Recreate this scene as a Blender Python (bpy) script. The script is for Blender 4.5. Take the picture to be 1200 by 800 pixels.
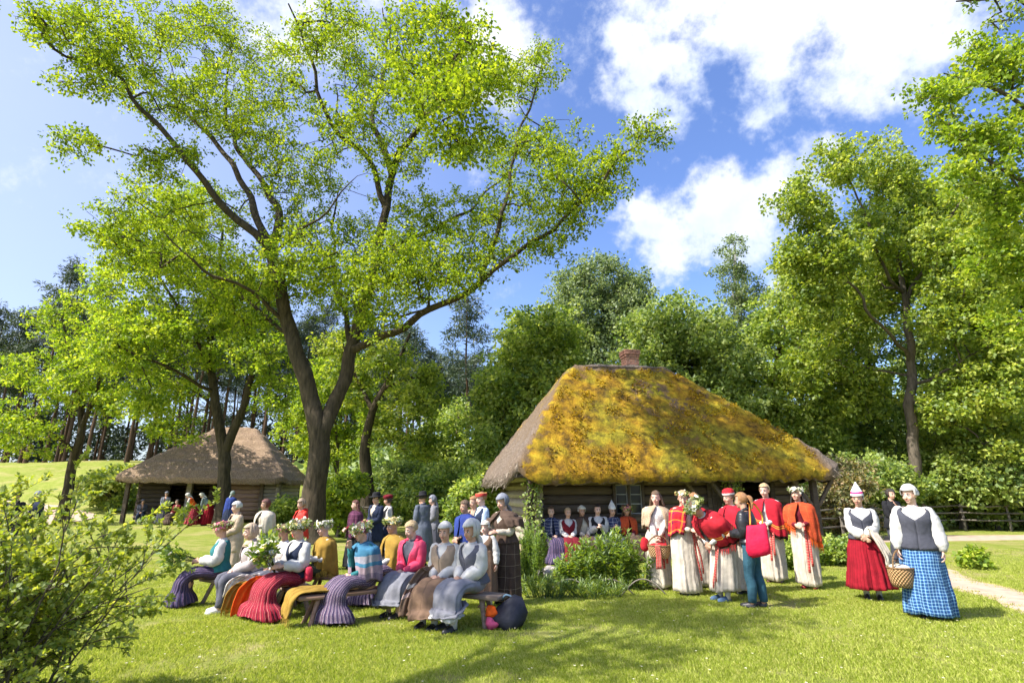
import bpy, bmesh, math, random
import numpy as np
from mathutils import Vector, Matrix, noise

R = math.radians
random.seed(11)
rng = np.random.default_rng(11)
for o in list(bpy.data.objects):
    bpy.data.objects.remove(o)
sc = bpy.context.scene
COL = sc.collection

# ------------------------------------------------------------------ camera
FPX, CAM_H = 640.0, 1.58                   # focal length in units of a 1200 px wide picture
PITCH = math.atan(177 / FPX)
SP, CP = math.sin(PITCH), math.cos(PITCH)
cam = bpy.data.cameras.new('camera')
cam.sensor_width = 36
cam.lens = 36 * FPX / 1200
cam.clip_end = 2000
cam.dof.use_dof = True
cam.dof.focus_distance = 10.5
cam.dof.aperture_fstop = 2.8
camo = bpy.data.objects.new('camera', cam)
COL.objects.link(camo)
camo.location = (0, 0, CAM_H)
camo.rotation_euler = (math.pi / 2 + PITCH, 0, 0)
sc.camera = camo

# ------------------------------------------------------------------ sun, sky, exposure
SUN_EL = R(47)
SAZ = Vector((-0.90, -0.43, 0)).normalized()
SUN = Vector((SAZ.x * math.cos(SUN_EL), SAZ.y * math.cos(SUN_EL), math.sin(SUN_EL)))
sun = bpy.data.lights.new('sun', 'SUN')
sun.energy = 4.8
sun.angle = R(0.55)
sun.color = (1.0, 0.955, 0.87)
suno = bpy.data.objects.new('sun', sun)
COL.objects.link(suno)
suno.location = (-20, -10, 30)
suno.rotation_euler = (-SUN).to_track_quat('-Z', 'Y').to_euler()
sc.view_settings.view_transform = 'Standard'
sc.view_settings.look = 'None'
sc.view_settings.gamma = 1
sc.view_settings.exposure = 1.05
sc.cycles.max_bounces = 8
sc.cycles.diffuse_bounces = 3
sc.cycles.transmission_bounces = 5
sc.cycles.use_adaptive_sampling = True
sc.cycles.adaptive_threshold = 0.02


def ray(px, py):
    u, w = (px - 600) / FPX, (400 - py) / FPX
    return Vector((u, CP - w * SP, SP + w * CP))


def at(px, py, Y):
    d = ray(px, py)
    return Vector((0, 0, CAM_H)) + d * (Y / d.y)


def terrain(x, y):
    z = -0.24 * math.exp(-((x + 5) / 5.0) ** 2 - ((y - 14) / 6.0) ** 2)
    a = min(max((y - 38) / 30, 0), 1)
    b = min(max((-x - 6) / 22, 0), 1)
    z += 4.9 * a * a * (3 - 2 * a) * b * b * (3 - 2 * b)
    if y > 34:
        z += 0.45 * min(1, (y - 34) / 12) * noise.noise(Vector((x * 0.11, y * 0.09, 2.0)))
    c = min(max((y - 60) / 60, 0), 1)
    z += 2.0 * c
    return z


def ground(px, py):
    z = 0.0
    for _ in range(8):
        d = ray(px, py)
        t = (z - CAM_H) / d.z
        p = Vector((d.x * t, d.y * t, z))
        z = terrain(p.x, p.y)
    return Vector((p.x, p.y, z))


class Nodes:
    """small shorthand for building a node tree"""
    def __init__(self, nt):
        self.nt = nt
        nt.nodes.clear()

    def n(self, kind, props=None, **inp):
        nd = self.nt.nodes.new(kind)
        for k, v in (props or {}).items():
            setattr(nd, k, v)
        for k, v in inp.items():
            key = k.replace('_', ' ')
            s = nd.inputs[int(k[1:])] if k[0] == 'i' and k[1:].isdigit() else nd.inputs[key]
            if isinstance(v, bpy.types.NodeSocket):
                self.nt.links.new(v, s)
            else:
                s.default_value = v
        return nd

    def math(self, op, a, b=0.0, clamp=False):
        nd = self.n('ShaderNodeMath', dict(operation=op, use_clamp=clamp))
        for i, v in enumerate((a, b)):
            if isinstance(v, bpy.types.NodeSocket):
                self.nt.links.new(v, nd.inputs[i])
            else:
                nd.inputs[i].default_value = v
        return nd.outputs[0]

    def vmath(self, op, a, b=(0, 0, 0), out=0):
        nd = self.n('ShaderNodeVectorMath', dict(operation=op))
        for i, v in enumerate((a, b)):
            if isinstance(v, bpy.types.NodeSocket):
                self.nt.links.new(v, nd.inputs[i])
            else:
                nd.inputs[i].default_value = v
        return nd.outputs[out]

    def ramp(self, fac, stops, interp='LINEAR'):
        nd = self.n('ShaderNodeValToRGB')
        cr = nd.color_ramp
        cr.interpolation = interp
        while len(cr.elements) < len(stops):
            cr.elements.new(0.5)
        for e, (p, c) in zip(cr.elements, stops):
            e.position = p
            e.color = c if len(c) == 4 else (*c, 1)
        self.nt.links.new(fac, nd.inputs[0])
        return nd.outputs[0]

    def mix(self, fac, a, b, blend='MIX'):
        nd = self.n('ShaderNodeMix', dict(data_type='RGBA', blend_type=blend))
        for i, v in ((0, fac), (6, a), (7, b)):
            if isinstance(v, bpy.types.NodeSocket):
                self.nt.links.new(v, nd.inputs[i])
            else:
                nd.inputs[i].default_value = v if (i == 0 or len(v) == 4) else (*v, 1)
        return nd.outputs[2]

    def noise(self, vec, scale, detail=4, rough=0.55):
        nd = self.n('ShaderNodeTexNoise', None, Scale=scale, Detail=detail, Roughness=rough)
        if vec is not None:
            self.nt.links.new(vec, nd.inputs['Vector'])
        return nd.outputs[0]

    def link(self, a, b):
        self.nt.links.new(a, b)


# world: physical sky with broken cumulus laid on the sky dome by direction
world = bpy.data.worlds.new('World')
sc.world = world
world.use_nodes = True
W = Nodes(world.node_tree)
sky = W.n('ShaderNodeTexSky', dict(sky_type='NISHITA', sun_disc=False, sun_elevation=SUN_EL,
          sun_rotation=math.atan2(SUN.x, SUN.y), altitude=60, air_density=1.0, dust_density=2.2, ozone_density=3.2))
tc = W.n('ShaderNodeTexCoord').outputs['Generated']
skyc = W.n('ShaderNodeHueSaturation', None, Hue=0.512, Saturation=1.14, Value=1.03, Color=sky.outputs[0]).outputs[0]
warp = W.vmath('SUBTRACT', W.n('ShaderNodeTexNoise', None, Scale=3.2, Detail=6.0, Roughness=0.6, Vector=tc).outputs['Color'], (0.5, 0.5, 0.5))
dirw = W.vmath('ADD', tc, W.vmath('MULTIPLY', warp, (0.38, 0.38, 0.38)))
blob = None
CLOUDS = [(1000, 25, .135, 1), (885, 20, .12, 1), (820, 5, .15, .9), (1085, 25, .10, .7), (765, 105, .085, .95), (735, 70, .06, .7), (840, 235, .11, 1), (770, 255, .10, 1),
          (900, 215, .09, .9), (955, 185, .05, .55), (740, 240, .07, .9), (600, 75, .10, .8), (640, 105, .06, .6), (560, 15, .10, .45), (360, 15, .09, .85), (420, 30, .07, .7), (920, 310, .06, .5),
          (870, 120, .05, .5), (1150, 290, .08, .6), (500, 480, .07, .5), (540, 420, .05, .4), (1040, 160, .03, .3), (720, 0, .05, .5)]
for (px, py, rad, amp) in CLOUDS:
    d = ray(px, py).normalized()
    dist = W.vmath('DISTANCE', dirw, tuple(d), out=1)
    v = W.math('MULTIPLY', W.math('SUBTRACT', 1.0, W.math('DIVIDE', dist, rad * 1.02)), amp)
    blob = v if blob is None else W.math('MAXIMUM', blob, v)
# broken clouds carry on over the rest of the sky
sep = W.n('ShaderNodeSeparateXYZ', None, Vector=tc)
zz = W.math('ADD', W.math('MAXIMUM', sep.outputs[2], 0.0), 0.16)
flat = W.vmath('DIVIDE', tc, W.n('ShaderNodeCombineXYZ', None, X=zz, Y=zz, Z=1.0).outputs[0])
wide = W.noise(flat, 1.1, 7, 0.6)
behind = W.math('MULTIPLY', W.math('SUBTRACT', 0.22, sep.outputs[1]), 2.5, True)
wide = W.math('MULTIPLY', W.math('MULTIPLY', W.math('SUBTRACT', wide, 0.53), 3.0), behind)
blob = W.math('MAXIMUM', blob, wide)
fine = W.noise(tc, 11.0, 9, 0.66)
dens = W.math('ADD', blob, W.math('MULTIPLY', W.math('SUBTRACT', fine, 0.5), 1.5))
cover = W.n('ShaderNodeMapRange', dict(interpolation_type='SMOOTHSTEP'), Value=dens).outputs[0]
mr = W.nt.nodes[-1]
mr.inputs[1].default_value, mr.inputs[2].default_value = 0.05, 0.58
shade = W.ramp(W.noise(W.vmath('ADD', tc, (0, 0, 0.03)), 6.0, 6, 0.6), [(0.35, (0.72, 0.80, 0.95)), (0.62, (1, 1, 1))])
cloudc = W.vmath('MULTIPLY', shade, (4.0, 4.1, 4.3))
veil = W.math('MULTIPLY', W.math('SUBTRACT', 1.0, W.math('DIVIDE', W.vmath('DISTANCE', tc, tuple(ray(-260, 190).normalized()), out=1), 0.95)), 0.62, True)
veil = W.math('MULTIPLY', veil, W.math('ADD', 0.75, W.math('MULTIPLY', W.noise(tc, 2.5, 4), 0.5)))
skyv = W.mix(veil, skyc, (2.6, 2.85, 4.0))
skymix = W.mix(W.math('MULTIPLY', cover, 0.93), skyv, cloudc)
bg = W.n('ShaderNodeBackground', None, Color=skymix, Strength=0.15)
W.link(bg.outputs[0], W.n('ShaderNodeOutputWorld').inputs[0])


# ------------------------------------------------------------------ materials
def material(name):
    m = bpy.data.materials.new(name)
    m.use_nodes = True
    return m, Nodes(m.node_tree)


def out(N, shader):
    N.link(shader, N.n('ShaderNodeOutputMaterial').inputs[0])


def bumped(N, height, strength=0.4, dist=0.02):
    return N.n('ShaderNodeBump', None, Strength=strength, Distance=dist, Height=height).outputs[0]


def plain(name, col, rough=0.75, var=0.12, scale=14, bump=0.15, metal=0.0, spec=0.35):
    m, N = material(name)
    co = N.n('ShaderNodeTexCoord').outputs['Object']
    nz = N.noise(co, scale, 5)
    a = tuple(c * (1 - var) for c in col)
    b = tuple(min(1, c * (1 + var)) for c in col)
    c = N.ramp(nz, [(0.3, a), (0.7, b)])
    p = N.n('ShaderNodeBsdfPrincipled', None, Base_Color=c, Roughness=rough, Metallic=metal, Normal=bumped(N, nz, bump))
    p.inputs['Specular IOR Level'].default_value = spec
    out(N, p.outputs[0])
    return m


CLOTHS = {}


def cloth(name, col, pattern=None, stops=None, fu=10, fv=6, stops_v=None, rough=0.92, wrinkle=0.35):
    """woven cloth; pattern 'stripe' runs down the garment, 'band' round it, 'check' both"""
    if name in CLOTHS:
        return CLOTHS[name]
    m, N = material(name)
    tcn = N.n('ShaderNodeTexCoord')
    s = N.n('ShaderNodeSeparateXYZ', None, Vector=tcn.outputs['UV'])
    base = None
    if pattern in ('stripe', 'check'):
        fr = N.math('FRACT', N.math('MULTIPLY', s.outputs[0], fu))
        base = N.ramp(fr, stops, 'CONSTANT')
    if pattern == 'check':
        fr = N.math('FRACT', N.math('MULTIPLY', s.outputs[1], fv))
        base = N.mix(0.5, base, N.ramp(fr, stops_v or stops, 'CONSTANT'))
    if pattern == 'band':
        base = N.ramp(s.outputs[1], stops, 'CONSTANT')
    if pattern == 'mottle':
        base = N.ramp(N.noise(tcn.outputs['Object'], fu, 3), stops, 'CONSTANT')
    nz = N.noise(tcn.outputs['Object'], 9, 5)
    var = N.ramp(nz, [(0.25, (0.70, 0.70, 0.70)), (0.72, (1.12, 1.12, 1.12))])
    if base is None:
        base = N.n('ShaderNodeRGB').outputs[0]
        base.default_value = (*col, 1)
    base = N.mix(1.0, base, var, 'MULTIPLY')
    fine = N.noise(tcn.outputs['Object'], 160, 2)
    h = N.math('ADD', N.math('MULTIPLY', nz, 1.0), N.math('MULTIPLY', fine, 0.12))
    p = N.n('ShaderNodeBsdfPrincipled', None, Base_Color=base, Roughness=rough, Normal=bumped(N, h, wrinkle * 1.6, 0.03))
    p.inputs['Specular IOR Level'].default_value = 0.2
    out(N, p.outputs[0])
    CLOTHS[name] = m
    return m


def leafy(name, dark, mid, lite, trans=0.45, gloss=0.03, tcol=None):
    """leaf surface: diffuse front, light passing through, a little gloss; 'tone' differs from leaf to leaf"""
    m, N = material(name)
    t = N.n('ShaderNodeAttribute', dict(attribute_name='tone')).outputs['Fac']
    c = N.ramp(t, [(0.0, dark), (0.5, mid), (1.0, lite)])
    d = N.n('ShaderNodeBsdfDiffuse', None, Color=c, Roughness=0.6).outputs[0]
    tc_ = N.mix(1.0, c, tcol or (1.7, 1.5, 0.55), 'MULTIPLY')
    tr = N.n('ShaderNodeBsdfTranslucent', None, Color=tc_).outputs[0]
    s = N.n('ShaderNodeMixShader', None, Fac=trans, i1=d, i2=tr).outputs[0]
    g = N.n('ShaderNodeBsdfGlossy', None, Color=(0.9, 0.95, 0.9, 1), Roughness=0.6).outputs[0]
    out(N, N.n('ShaderNodeMixShader', None, Fac=gloss, i1=s, i2=g).outputs[0])
    return m


def bark(name, dark, lite, sc_=7.0, stretch=0.22, bump=0.9):
    m, N = material(name)
    co = N.n('ShaderNodeTexCoord').outputs['Object']
    v = N.vmath('MULTIPLY', co, (1, 1, stretch))
    n1 = N.noise(v, sc_, 7, 0.65)
    n2 = N.noise(co, 0.9, 3)
    c = N.ramp(n1, [(0.3, dark), (0.72, lite)])
    c = N.mix(N.math('MULTIPLY', n2, 0.35), c, (0.05, 0.055, 0.03))
    p = N.n('ShaderNodeBsdfPrincipled', None, Base_Color=c, Roughness=0.95, Normal=bumped(N, n1, bump, 0.06))
    p.inputs['Specular IOR Level'].default_value = 0.15
    out(N, p.outputs[0])
    return m


def wood(name, dark, lite, along=(1, 14, 14), scale=2.2, bump=0.5):
    m, N = material(name)
    co = N.n('ShaderNodeTexCoord').outputs['Object']
    r = N.n('ShaderNodeObjectInfo').outputs['Random']
    off = N.n('ShaderNodeCombineXYZ', None, X=N.math('MULTIPLY', r, 37.0), Y=r, Z=r).outputs[0]
    v = N.vmath('MULTIPLY', N.vmath('ADD', co, off), along)
    n1 = N.noise(v, scale, 6, 0.6)
    n2 = N.noise(N.vmath('ADD', co, off), 1.6, 3)
    c = N.ramp(n1, [(0.28, dark), (0.75, lite)])
    c = N.mix(N.math('MULTIPLY', n2, 0.5), c, tuple(x * 0.55 for x in dark))
    tone = N.math('ADD', 0.75, N.math('MULTIPLY', r, 0.5))
    c = N.vmath('MULTIPLY', c, N.n('ShaderNodeCombineXYZ', None, X=tone, Y=tone, Z=tone).outputs[0])
    p = N.n('ShaderNodeBsdfPrincipled', None, Base_Color=c, Roughness=0.85, Normal=bumped(N, n1, bump, 0.02))
    p.inputs['Specular IOR Level'].default_value = 0.2
    out(N, p.outputs[0])
    return m


# ------------------------------------------------------------------ mesh helpers
def tag(o, label=None, cat=None, group=None, kind=None):
    if label:
        o['label'] = label
    if cat:
        o['category'] = cat
    if group:
        o['group'] = group
    if kind:
        o['kind'] = kind
    return o


def thing(name, label, cat, loc=(0, 0, 0), rz=0.0, group=None):
    o = bpy.data.objects.new(name, None)
    o.empty_display_size = 0.2
    COL.objects.link(o)
    o.location = loc
    o.rotation_euler = (0, 0, rz)
    return tag(o, label, cat, group)


def link(name, me, parent=None, loc=None, rot=None):
    o = bpy.data.objects.new(name, me)
    COL.objects.link(o)
    if parent is not None:
        o.parent = parent
    if loc is not None:
        o.location = loc
    if rot is not None:
        o.rotation_euler = rot
    return o


def unit(v):
    v = np.asarray(v, float)
    return v / (np.linalg.norm(v) + 1e-12)


def frame_of(t, hint=(0, 0, 1)):
    t = unit(t)
    a = np.cross(hint, t)
    if np.linalg.norm(a) < 1e-4:
        a = np.cross((0, 1, 0), t)
    a = unit(a)
    return a, np.cross(t, a)


def smooth_path(pts, per=6):
    """Catmull-Rom through the points"""
    p = np.asarray(pts, float)
    p = np.vstack([2 * p[0] - p[1], p, 2 * p[-1] - p[-2]])
    o = []
    for i in range(1, len(p) - 2):
        for k in range(per):
            t = k / per
            a, b, c, d = p[i - 1], p[i], p[i + 1], p[i + 2]
            o.append(0.5 * (2 * b + (c - a) * t + (2 * a - 5 * b + 4 * c - d) * t * t + (3 * b - a - 3 * c + d) * t ** 3))
    o.append(p[-2])
    return np.array(o)


class MB:
    """collects shapes and links them as one mesh object"""
    def __init__(self):
        self.v, self.f, self.m, self.uv, self.n = [], [], [], [], 0

    def add(self, v, f, mat=0, uv=None):
        v = np.asarray(v, float).reshape(-1, 3)
        self.v.append(v)
        self.uv.append(np.zeros((len(v), 2)) if uv is None else np.asarray(uv, float))
        n = self.n
        for q in f:
            self.f.append(tuple(i + n for i in q))
            self.m.append(mat)
        self.n += len(v)

    def loft(self, rings, mat=0, cap0=True, cap1=True, closed=True, cut=None):
        rg = np.asarray(rings, float)
        if closed:
            rg = np.concatenate([rg, rg[:, :1]], axis=1)
        k, n = rg.shape[:2]
        uu, vv = np.meshgrid(np.linspace(0, 1, n), np.linspace(0, 1, k))
        f = []
        for i in range(k - 1):
            for j in range(n - 1):
                if cut and cut((j + 0.5) / (n - 1), (i + 0.5) / (k - 1)):
                    continue
                a = i * n + j
                f.append((a, a + 1, a + n + 1, a + n))
        v = rg.reshape(-1, 3)
        uv = np.stack([uu, vv], -1).reshape(-1, 2)
        if closed and (cap0 or cap1):
            ex = []
            for flag, row in ((cap0, 0), (cap1, k - 1)):
                if flag:
                    c = len(v) + len(ex)
                    ex.append(rg[row, :-1].mean(0))
                    for j in range(n - 1):
                        a = row * n + j
                        f.append((c, a + 1, a) if row == 0 else (c, a, a + 1))
            v = np.vstack([v, ex])
            uv = np.vstack([uv, np.zeros((len(ex), 2))])
        self.add(v, f, mat, uv)

    def tube(self, pts, rad, n=8, mat=0, hint=(0, 0, 1), flat=1.0, cap=True):
        p = np.asarray(pts, float)
        r = np.broadcast_to(np.asarray(rad, float), (len(p),))
        t = np.gradient(p, axis=0)
        rings = []
        a, b = frame_of(t[0], hint)
        for i in range(len(p)):
            ti = unit(t[i])
            a = unit(a - ti * np.dot(a, ti))
            b = np.cross(ti, a)
            th = np.arange(n) * 2 * math.pi / n
            rings.append(p[i] + r[i] * (np.outer(np.cos(th), a) + flat * np.outer(np.sin(th), b)))
        self.loft(rings, mat, cap, cap)

    def ell(self, c, r, ax=None, n=12, k=8, mat=0, fn=None):
        """ellipsoid; ax = rows of three axes"""
        ax = np.eye(3) if ax is None else np.asarray(ax, float)
        rings = []
        for i in range(k + 1):
            ph = -math.pi / 2 + math.pi * i / k
            th = np.arange(n) * 2 * math.pi / n
            d = np.stack([np.cos(th) * math.cos(ph), np.sin(th) * math.cos(ph), np.full(n, math.sin(ph))], -1)
            if fn is not None:
                d = d * fn(d)[:, None]
            rings.append(np.asarray(c) + (d * np.asarray(r)) @ ax)
        self.loft(rings, mat, False, False)

    def box(self, c, s, ax=None, mat=0, bev=0.0):
        """box with chamfered edges along its longest side"""
        ax = np.eye(3) if ax is None else np.asarray(ax, float)
        s = np.asarray(s, float) / 2
        c = np.asarray(c, float)
        if bev <= 0:
            v = np.array([(x, y, z) for z in (-1, 1) for y in (-1, 1) for x in (-1, 1)]) * s
            f = [(0, 2, 3, 1), (4, 5, 7, 6), (0, 1, 5, 4), (2, 6, 7, 3), (0, 4, 6, 2), (1, 3, 7, 5)]
            self.add(c + v @ ax, f, mat)
            return
        i = int(np.argmax(s))
        j, k = [q for q in range(3) if q != i]
        b = min(bev, s[j] * 0.45, s[k] * 0.45)
        prof = [(-s[j] + b, -s[k]), (s[j] - b, -s[k]), (s[j], -s[k] + b), (s[j], s[k] - b), (s[j] - b, s[k]), (-s[j] + b, s[k]), (-s[j], s[k] - b), (-s[j], -s[k] + b)]
        rings = []
        for e, sh in ((-1, b), (-1, 0), (1, 0), (1, b)):
            rr = []
            for (u, w) in prof:
                q = np.zeros(3)
                q[i] = e * (s[i] - (0 if sh else b))
                kx = 1 - sh / s[j]
                kz = 1 - sh / s[k]
                q[j], q[k] = u * kx, w * kz
                rr.append(q)
            rings.append(c + np.array(rr) @ ax)
        self.loft(rings, mat)

    def wrinkle(self, amp, freq):
        v = np.vstack(self.v)
        d = np.array([noise.noise_vector(Vector(p) * freq) for p in v])
        self.v = [v + d * amp]
        self.uv = [np.vstack(self.uv)]

    def build(self, name, mats, parent=None, smooth=True, loc=None, solid=0.0, rot=None):
        me = bpy.data.meshes.new(name)
        v = np.vstack(self.v)
        me.from_pydata(v.tolist(), [], self.f)
        if not isinstance(mats, (list, tuple)):
            mats = [mats]
        for m in mats:
            me.materials.append(m)
        me.polygons.foreach_set('material_index', self.m)
        me.polygons.foreach_set('use_smooth', [smooth] * len(self.f))
        uvl = me.uv_layers.new(name='UVMap')
        idx = np.empty(len(me.loops), dtype=np.int32)
        me.loops.foreach_get('vertex_index', idx)
        uvl.data.foreach_set('uv', np.vstack(self.uv)[idx].astype(np.float32).ravel())
        me.update()
        o = link(name, me, parent, loc, rot)
        if solid:
            md = o.modifiers.new('thickness', 'SOLIDIFY')
            md.thickness = solid
            md.offset = 1
        return o


def quad_mesh(name, verts, mat, tone=None, per=4):
    """many separate little polygons (leaves, blades) as one mesh"""
    nf = len(verts) // per
    me = bpy.data.meshes.new(name)
    me.vertices.add(len(verts))
    me.vertices.foreach_set('co', verts.astype(np.float32).ravel())
    me.loops.add(len(verts))
    me.loops.foreach_set('vertex_index', np.arange(len(verts), dtype=np.int32))
    me.polygons.add(nf)
    me.polygons.foreach_set('loop_start', np.arange(nf, dtype=np.int32) * per)
    me.materials.append(mat)
    if tone is not None:
        a = me.attributes.new('tone', 'FLOAT', 'FACE')
        a.data.foreach_set('value', tone.astype(np.float32))
    me.update(calc_edges=True)
    return me


def rnd_unit(n):
    v = rng.normal(size=(n, 3))
    return v / np.linalg.norm(v, axis=1, keepdims=True)


def leaves(cent, outd, length, width, up=0.55, fold=0.18, droop=0.15, jit=0.35):
    """leaf quads (base, side, tip, side) at cent, pointing roughly along outd"""
    n = len(cent)
    d = outd + rng.normal(size=(n, 3)) * jit
    d[:, 2] -= droop
    d /= np.linalg.norm(d, axis=1, keepdims=True) + 1e-9
    nm = rnd_unit(n) * (1 - up) + np.array([0, 0, up])
    s = np.cross(d, nm)
    s /= np.linalg.norm(s, axis=1, keepdims=True) + 1e-9
    nm = np.cross(s, d)
    L = (length * rng.uniform(0.65, 1.25, n))[:, None]
    Wd = L * width
    mid = cent + d * L * 0.5 + nm * L * fold
    q = np.stack([cent, mid + s * Wd, cent + d * L, mid - s * Wd], 1)
    return q.reshape(-1, 3)


def tuft_leaves(pts, n_per, rad, length, width, flat=0.75, up=0.5, tone_var=0.34, **kw):
    """leaf clumps round points; returns verts and a tone for each leaf"""
    k = len(pts)
    n = k * n_per
    c = np.repeat(np.asarray(pts), n_per, axis=0)
    off = rnd_unit(n) * (rng.uniform(0, 1, n) ** 0.55)[:, None]
    off[:, 2] *= flat
    rr = np.repeat(rad * rng.uniform(0.7, 1.25, k), n_per)[:, None]
    od = off.copy()
    v = leaves(c + off * rr, od, length, width, up, **kw)
    tone = np.clip(np.repeat(rng.normal(0.5, tone_var * 0.6, k), n_per) + rng.normal(0, tone_var * 0.7, n), 0, 1)
    return v, tone

# ================================================================== GROUND
def grass_mat():
    m, N = material('lawn')
    co = N.n('ShaderNodeTexCoord').outputs['Object']
    big = N.noise(co, 0.35, 5, 0.6)
    mid = N.noise(co, 2.2, 5, 0.65)
    fine = N.noise(co, 38, 6, 0.75)
    c = N.ramp(mid, [(0.25, (0.165, 0.22, 0.028)), (0.5, (0.245, 0.285, 0.05)), (0.8, (0.34, 0.345, 0.10))])
    dry = N.ramp(N.math('ADD', N.math('MULTIPLY', big, 0.7), N.math('MULTIPLY', mid, 0.3)), [(0.48, (0, 0, 0)), (0.62, (1, 1, 1))])
    c = N.mix(N.math('MULTIPLY', dry, 0.7), c, (0.40, 0.335, 0.15))
    c = N.mix(0.75, c, N.ramp(fine, [(0.3, (0.45, 0.45, 0.4)), (0.7, (1.35, 1.35, 1.3))]), 'MULTIPLY')
    p = N.n('ShaderNodeBsdfPrincipled', None, Base_Color=c, Roughness=0.95, Normal=bumped(N, N.math('ADD', fine, mid), 0.8, 0.05))
    p.inputs['Specular IOR Level'].default_value = 0.1
    out(N, p.outputs[0])
    return m


M_LAWN = grass_mat()
M_DIRT = plain('packed_dirt', (0.42, 0.31, 0.23), 0.95, 0.25, 4, 0.5)


def grid_sheet(name, xs, ys, fn, m, label=None):
    X, Y = np.meshgrid(xs, ys)
    Z = np.vectorize(fn)(X, Y)
    n, k = len(xs), len(ys)
    f = [(j * n + i, j * n + i + 1, (j + 1) * n + i + 1, (j + 1) * n + i) for j in range(k - 1) for i in range(n - 1)]
    b = MB()
    b.add(np.stack([X, Y, Z], -1), f)
    return b.build(name, m)


def spaced(lo, hi, mid, k):
    return np.unique(np.concatenate([np.linspace(lo, mid[0], 14), np.linspace(mid[0], mid[1], k), np.linspace(mid[1], hi, 14)]))


g = grid_sheet('ground', spaced(-700, 700, (-60, 40), 84), spaced(-60, 900, (0, 90), 76), terrain, M_LAWN)
tag(g, kind='structure')


def path_strip(name, pts, width, lift=0.012):
    p = smooth_path([(x, y, 0) for x, y in pts], 8)
    t = np.gradient(p, axis=0)
    rows = []
    for i, (q, d) in enumerate(zip(p, t)):
        s = unit((-d[1], d[0], 0))
        w0 = width * (0.5 + 0.16 * noise.noise(Vector((i * 0.35, 3.1, 0))))
        w1 = width * (0.5 + 0.16 * noise.noise(Vector((i * 0.35, 9.7, 0))))
        row = []
        for k in np.linspace(-1, 1, 7):
            c = q + s * (k * (w0 if k < 0 else w1))
            row.append((c[0], c[1], terrain(c[0], c[1]) + lift - (0.011 if abs(k) == 1 else 0)))
        rows.append(row)
    b = MB()
    b.loft(rows, closed=False)
    return tag(b.build(name, M_DIRT), kind='structure')


path_strip('path', [tuple(ground(*q).xy) for q in ((1330, 760), (1240, 716), (1160, 692), (1095, 674), (1070, 661), (1010, 648))], 1.05, 0.016)
path_strip('path', [(34, 20.5), (22, 21.2), (14, 20.8), (9, 19.6), (6, 18.2)], 2.3)
path_strip('path', [(-24, 26), (-27, 34), (-33, 41), (-44, 46), (-60, 49)], 3.2, 0.05)

# grass blades: one mass of tufts over the mown lawn, thinning with distance
M_BLADE = leafy('grass_blade', (0.25, 0.33, 0.03), (0.41, 0.48, 0.075), (0.58, 0.58, 0.19), 0.42, 0.0, (1.1, 1.1, 0.6))


def grass_tuft(seed):
    r = np.random.default_rng(seed)
    V, T = [], []
    for _ in range(16):
        b = np.array([*r.normal(0, 0.035, 2), -0.005])
        a = r.uniform(0, 2 * math.pi)
        lean = r.uniform(0.1, 0.9)
        h = r.uniform(0.016, 0.046)
        d = np.array([math.cos(a) * lean, math.sin(a) * lean, 1.0])
        s = np.array([-math.sin(a), math.cos(a), 0]) * r.uniform(0.0022, 0.004)
        V += [b - s, b + s, b + d * h + s * 0.2 + np.array([0, 0, -0.2 * h]), b + d * h * 0.98 - s * 0.2]
        T.append(r.uniform(0, 1))
    me = quad_mesh('grass_tuft', np.array(V), M_BLADE, np.array(T))
    return bpy.data.objects.new('grass_tuft', me)


tufts_src = bpy.data.collections.new('grass_tufts')
for sd in range(5):
    tufts_src.objects.link(grass_tuft(sd))
n_try = 150000
yy = 4.2 + 12.5 * rng.uniform(0, 1, n_try) ** 1.25
xx = rng.uniform(-1.02, 1.02, n_try) * (yy * 0.98 + 0.4)
PATH_PTS = np.array([(q.x, q.y) for q in (ground(1300, 745), ground(1240, 716), ground(1200, 702), ground(1160, 692), ground(1125, 684), ground(1095, 674), ground(1070, 661))])
on_path = np.min(np.hypot(xx[:, None] - np.vstack([PATH_PTS, (PATH_PTS[1:] + PATH_PTS[:-1]) / 2])[:, 0], yy[:, None] - np.vstack([PATH_PTS, (PATH_PTS[1:] + PATH_PTS[:-1]) / 2])[:, 1]), axis=1) < rng.normal(.42, .10, n_try)
keep = ~on_path & (rng.uniform(0, 1, n_try) < np.clip(0.62 + 0.9 * np.array([noise.noise(Vector((x * .9, y * .9, 0))) + .6 * noise.noise(Vector((x * 3, y * 3, 4))) for x, y in zip(xx, yy)]), 0.10, 1) * np.clip((17 - yy) / 7, 0.1, 1))
xx, yy = xx[keep], yy[keep]
zz_ = np.array([terrain(x, y) for x, y in zip(xx, yy)])
me = bpy.data.meshes.new('grass')
me.vertices.add(len(xx))
me.vertices.foreach_set('co', np.stack([xx, yy, zz_], -1).astype(np.float32).ravel())
grass = tag(link('grass', me), kind='stuff')
ng = bpy.data.node_groups.new('grass_scatter', 'GeometryNodeTree')
ng.interface.new_socket('Geometry', in_out='INPUT', socket_type='NodeSocketGeometry')
ng.interface.new_socket('Geometry', in_out='OUTPUT', socket_type='NodeSocketGeometry')
gi, go = ng.nodes.new('NodeGroupInput'), ng.nodes.new('NodeGroupOutput')
ci = ng.nodes.new('GeometryNodeCollectionInfo')
ci.inputs['Collection'].default_value = tufts_src
ci.inputs['Separate Children'].default_value = True
ip = ng.nodes.new('GeometryNodeInstanceOnPoints')
ip.inputs['Pick Instance'].default_value = True
rv = ng.nodes.new('FunctionNodeRandomValue')
rv.data_type = 'FLOAT_VECTOR'
rv.inputs[1].default_value = (0.12, 0.12, 6.28)
rs = ng.nodes.new('FunctionNodeRandomValue')
rs.data_type = 'FLOAT'
rs.inputs[2].default_value, rs.inputs[3].default_value = 0.6, 1.35
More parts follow.
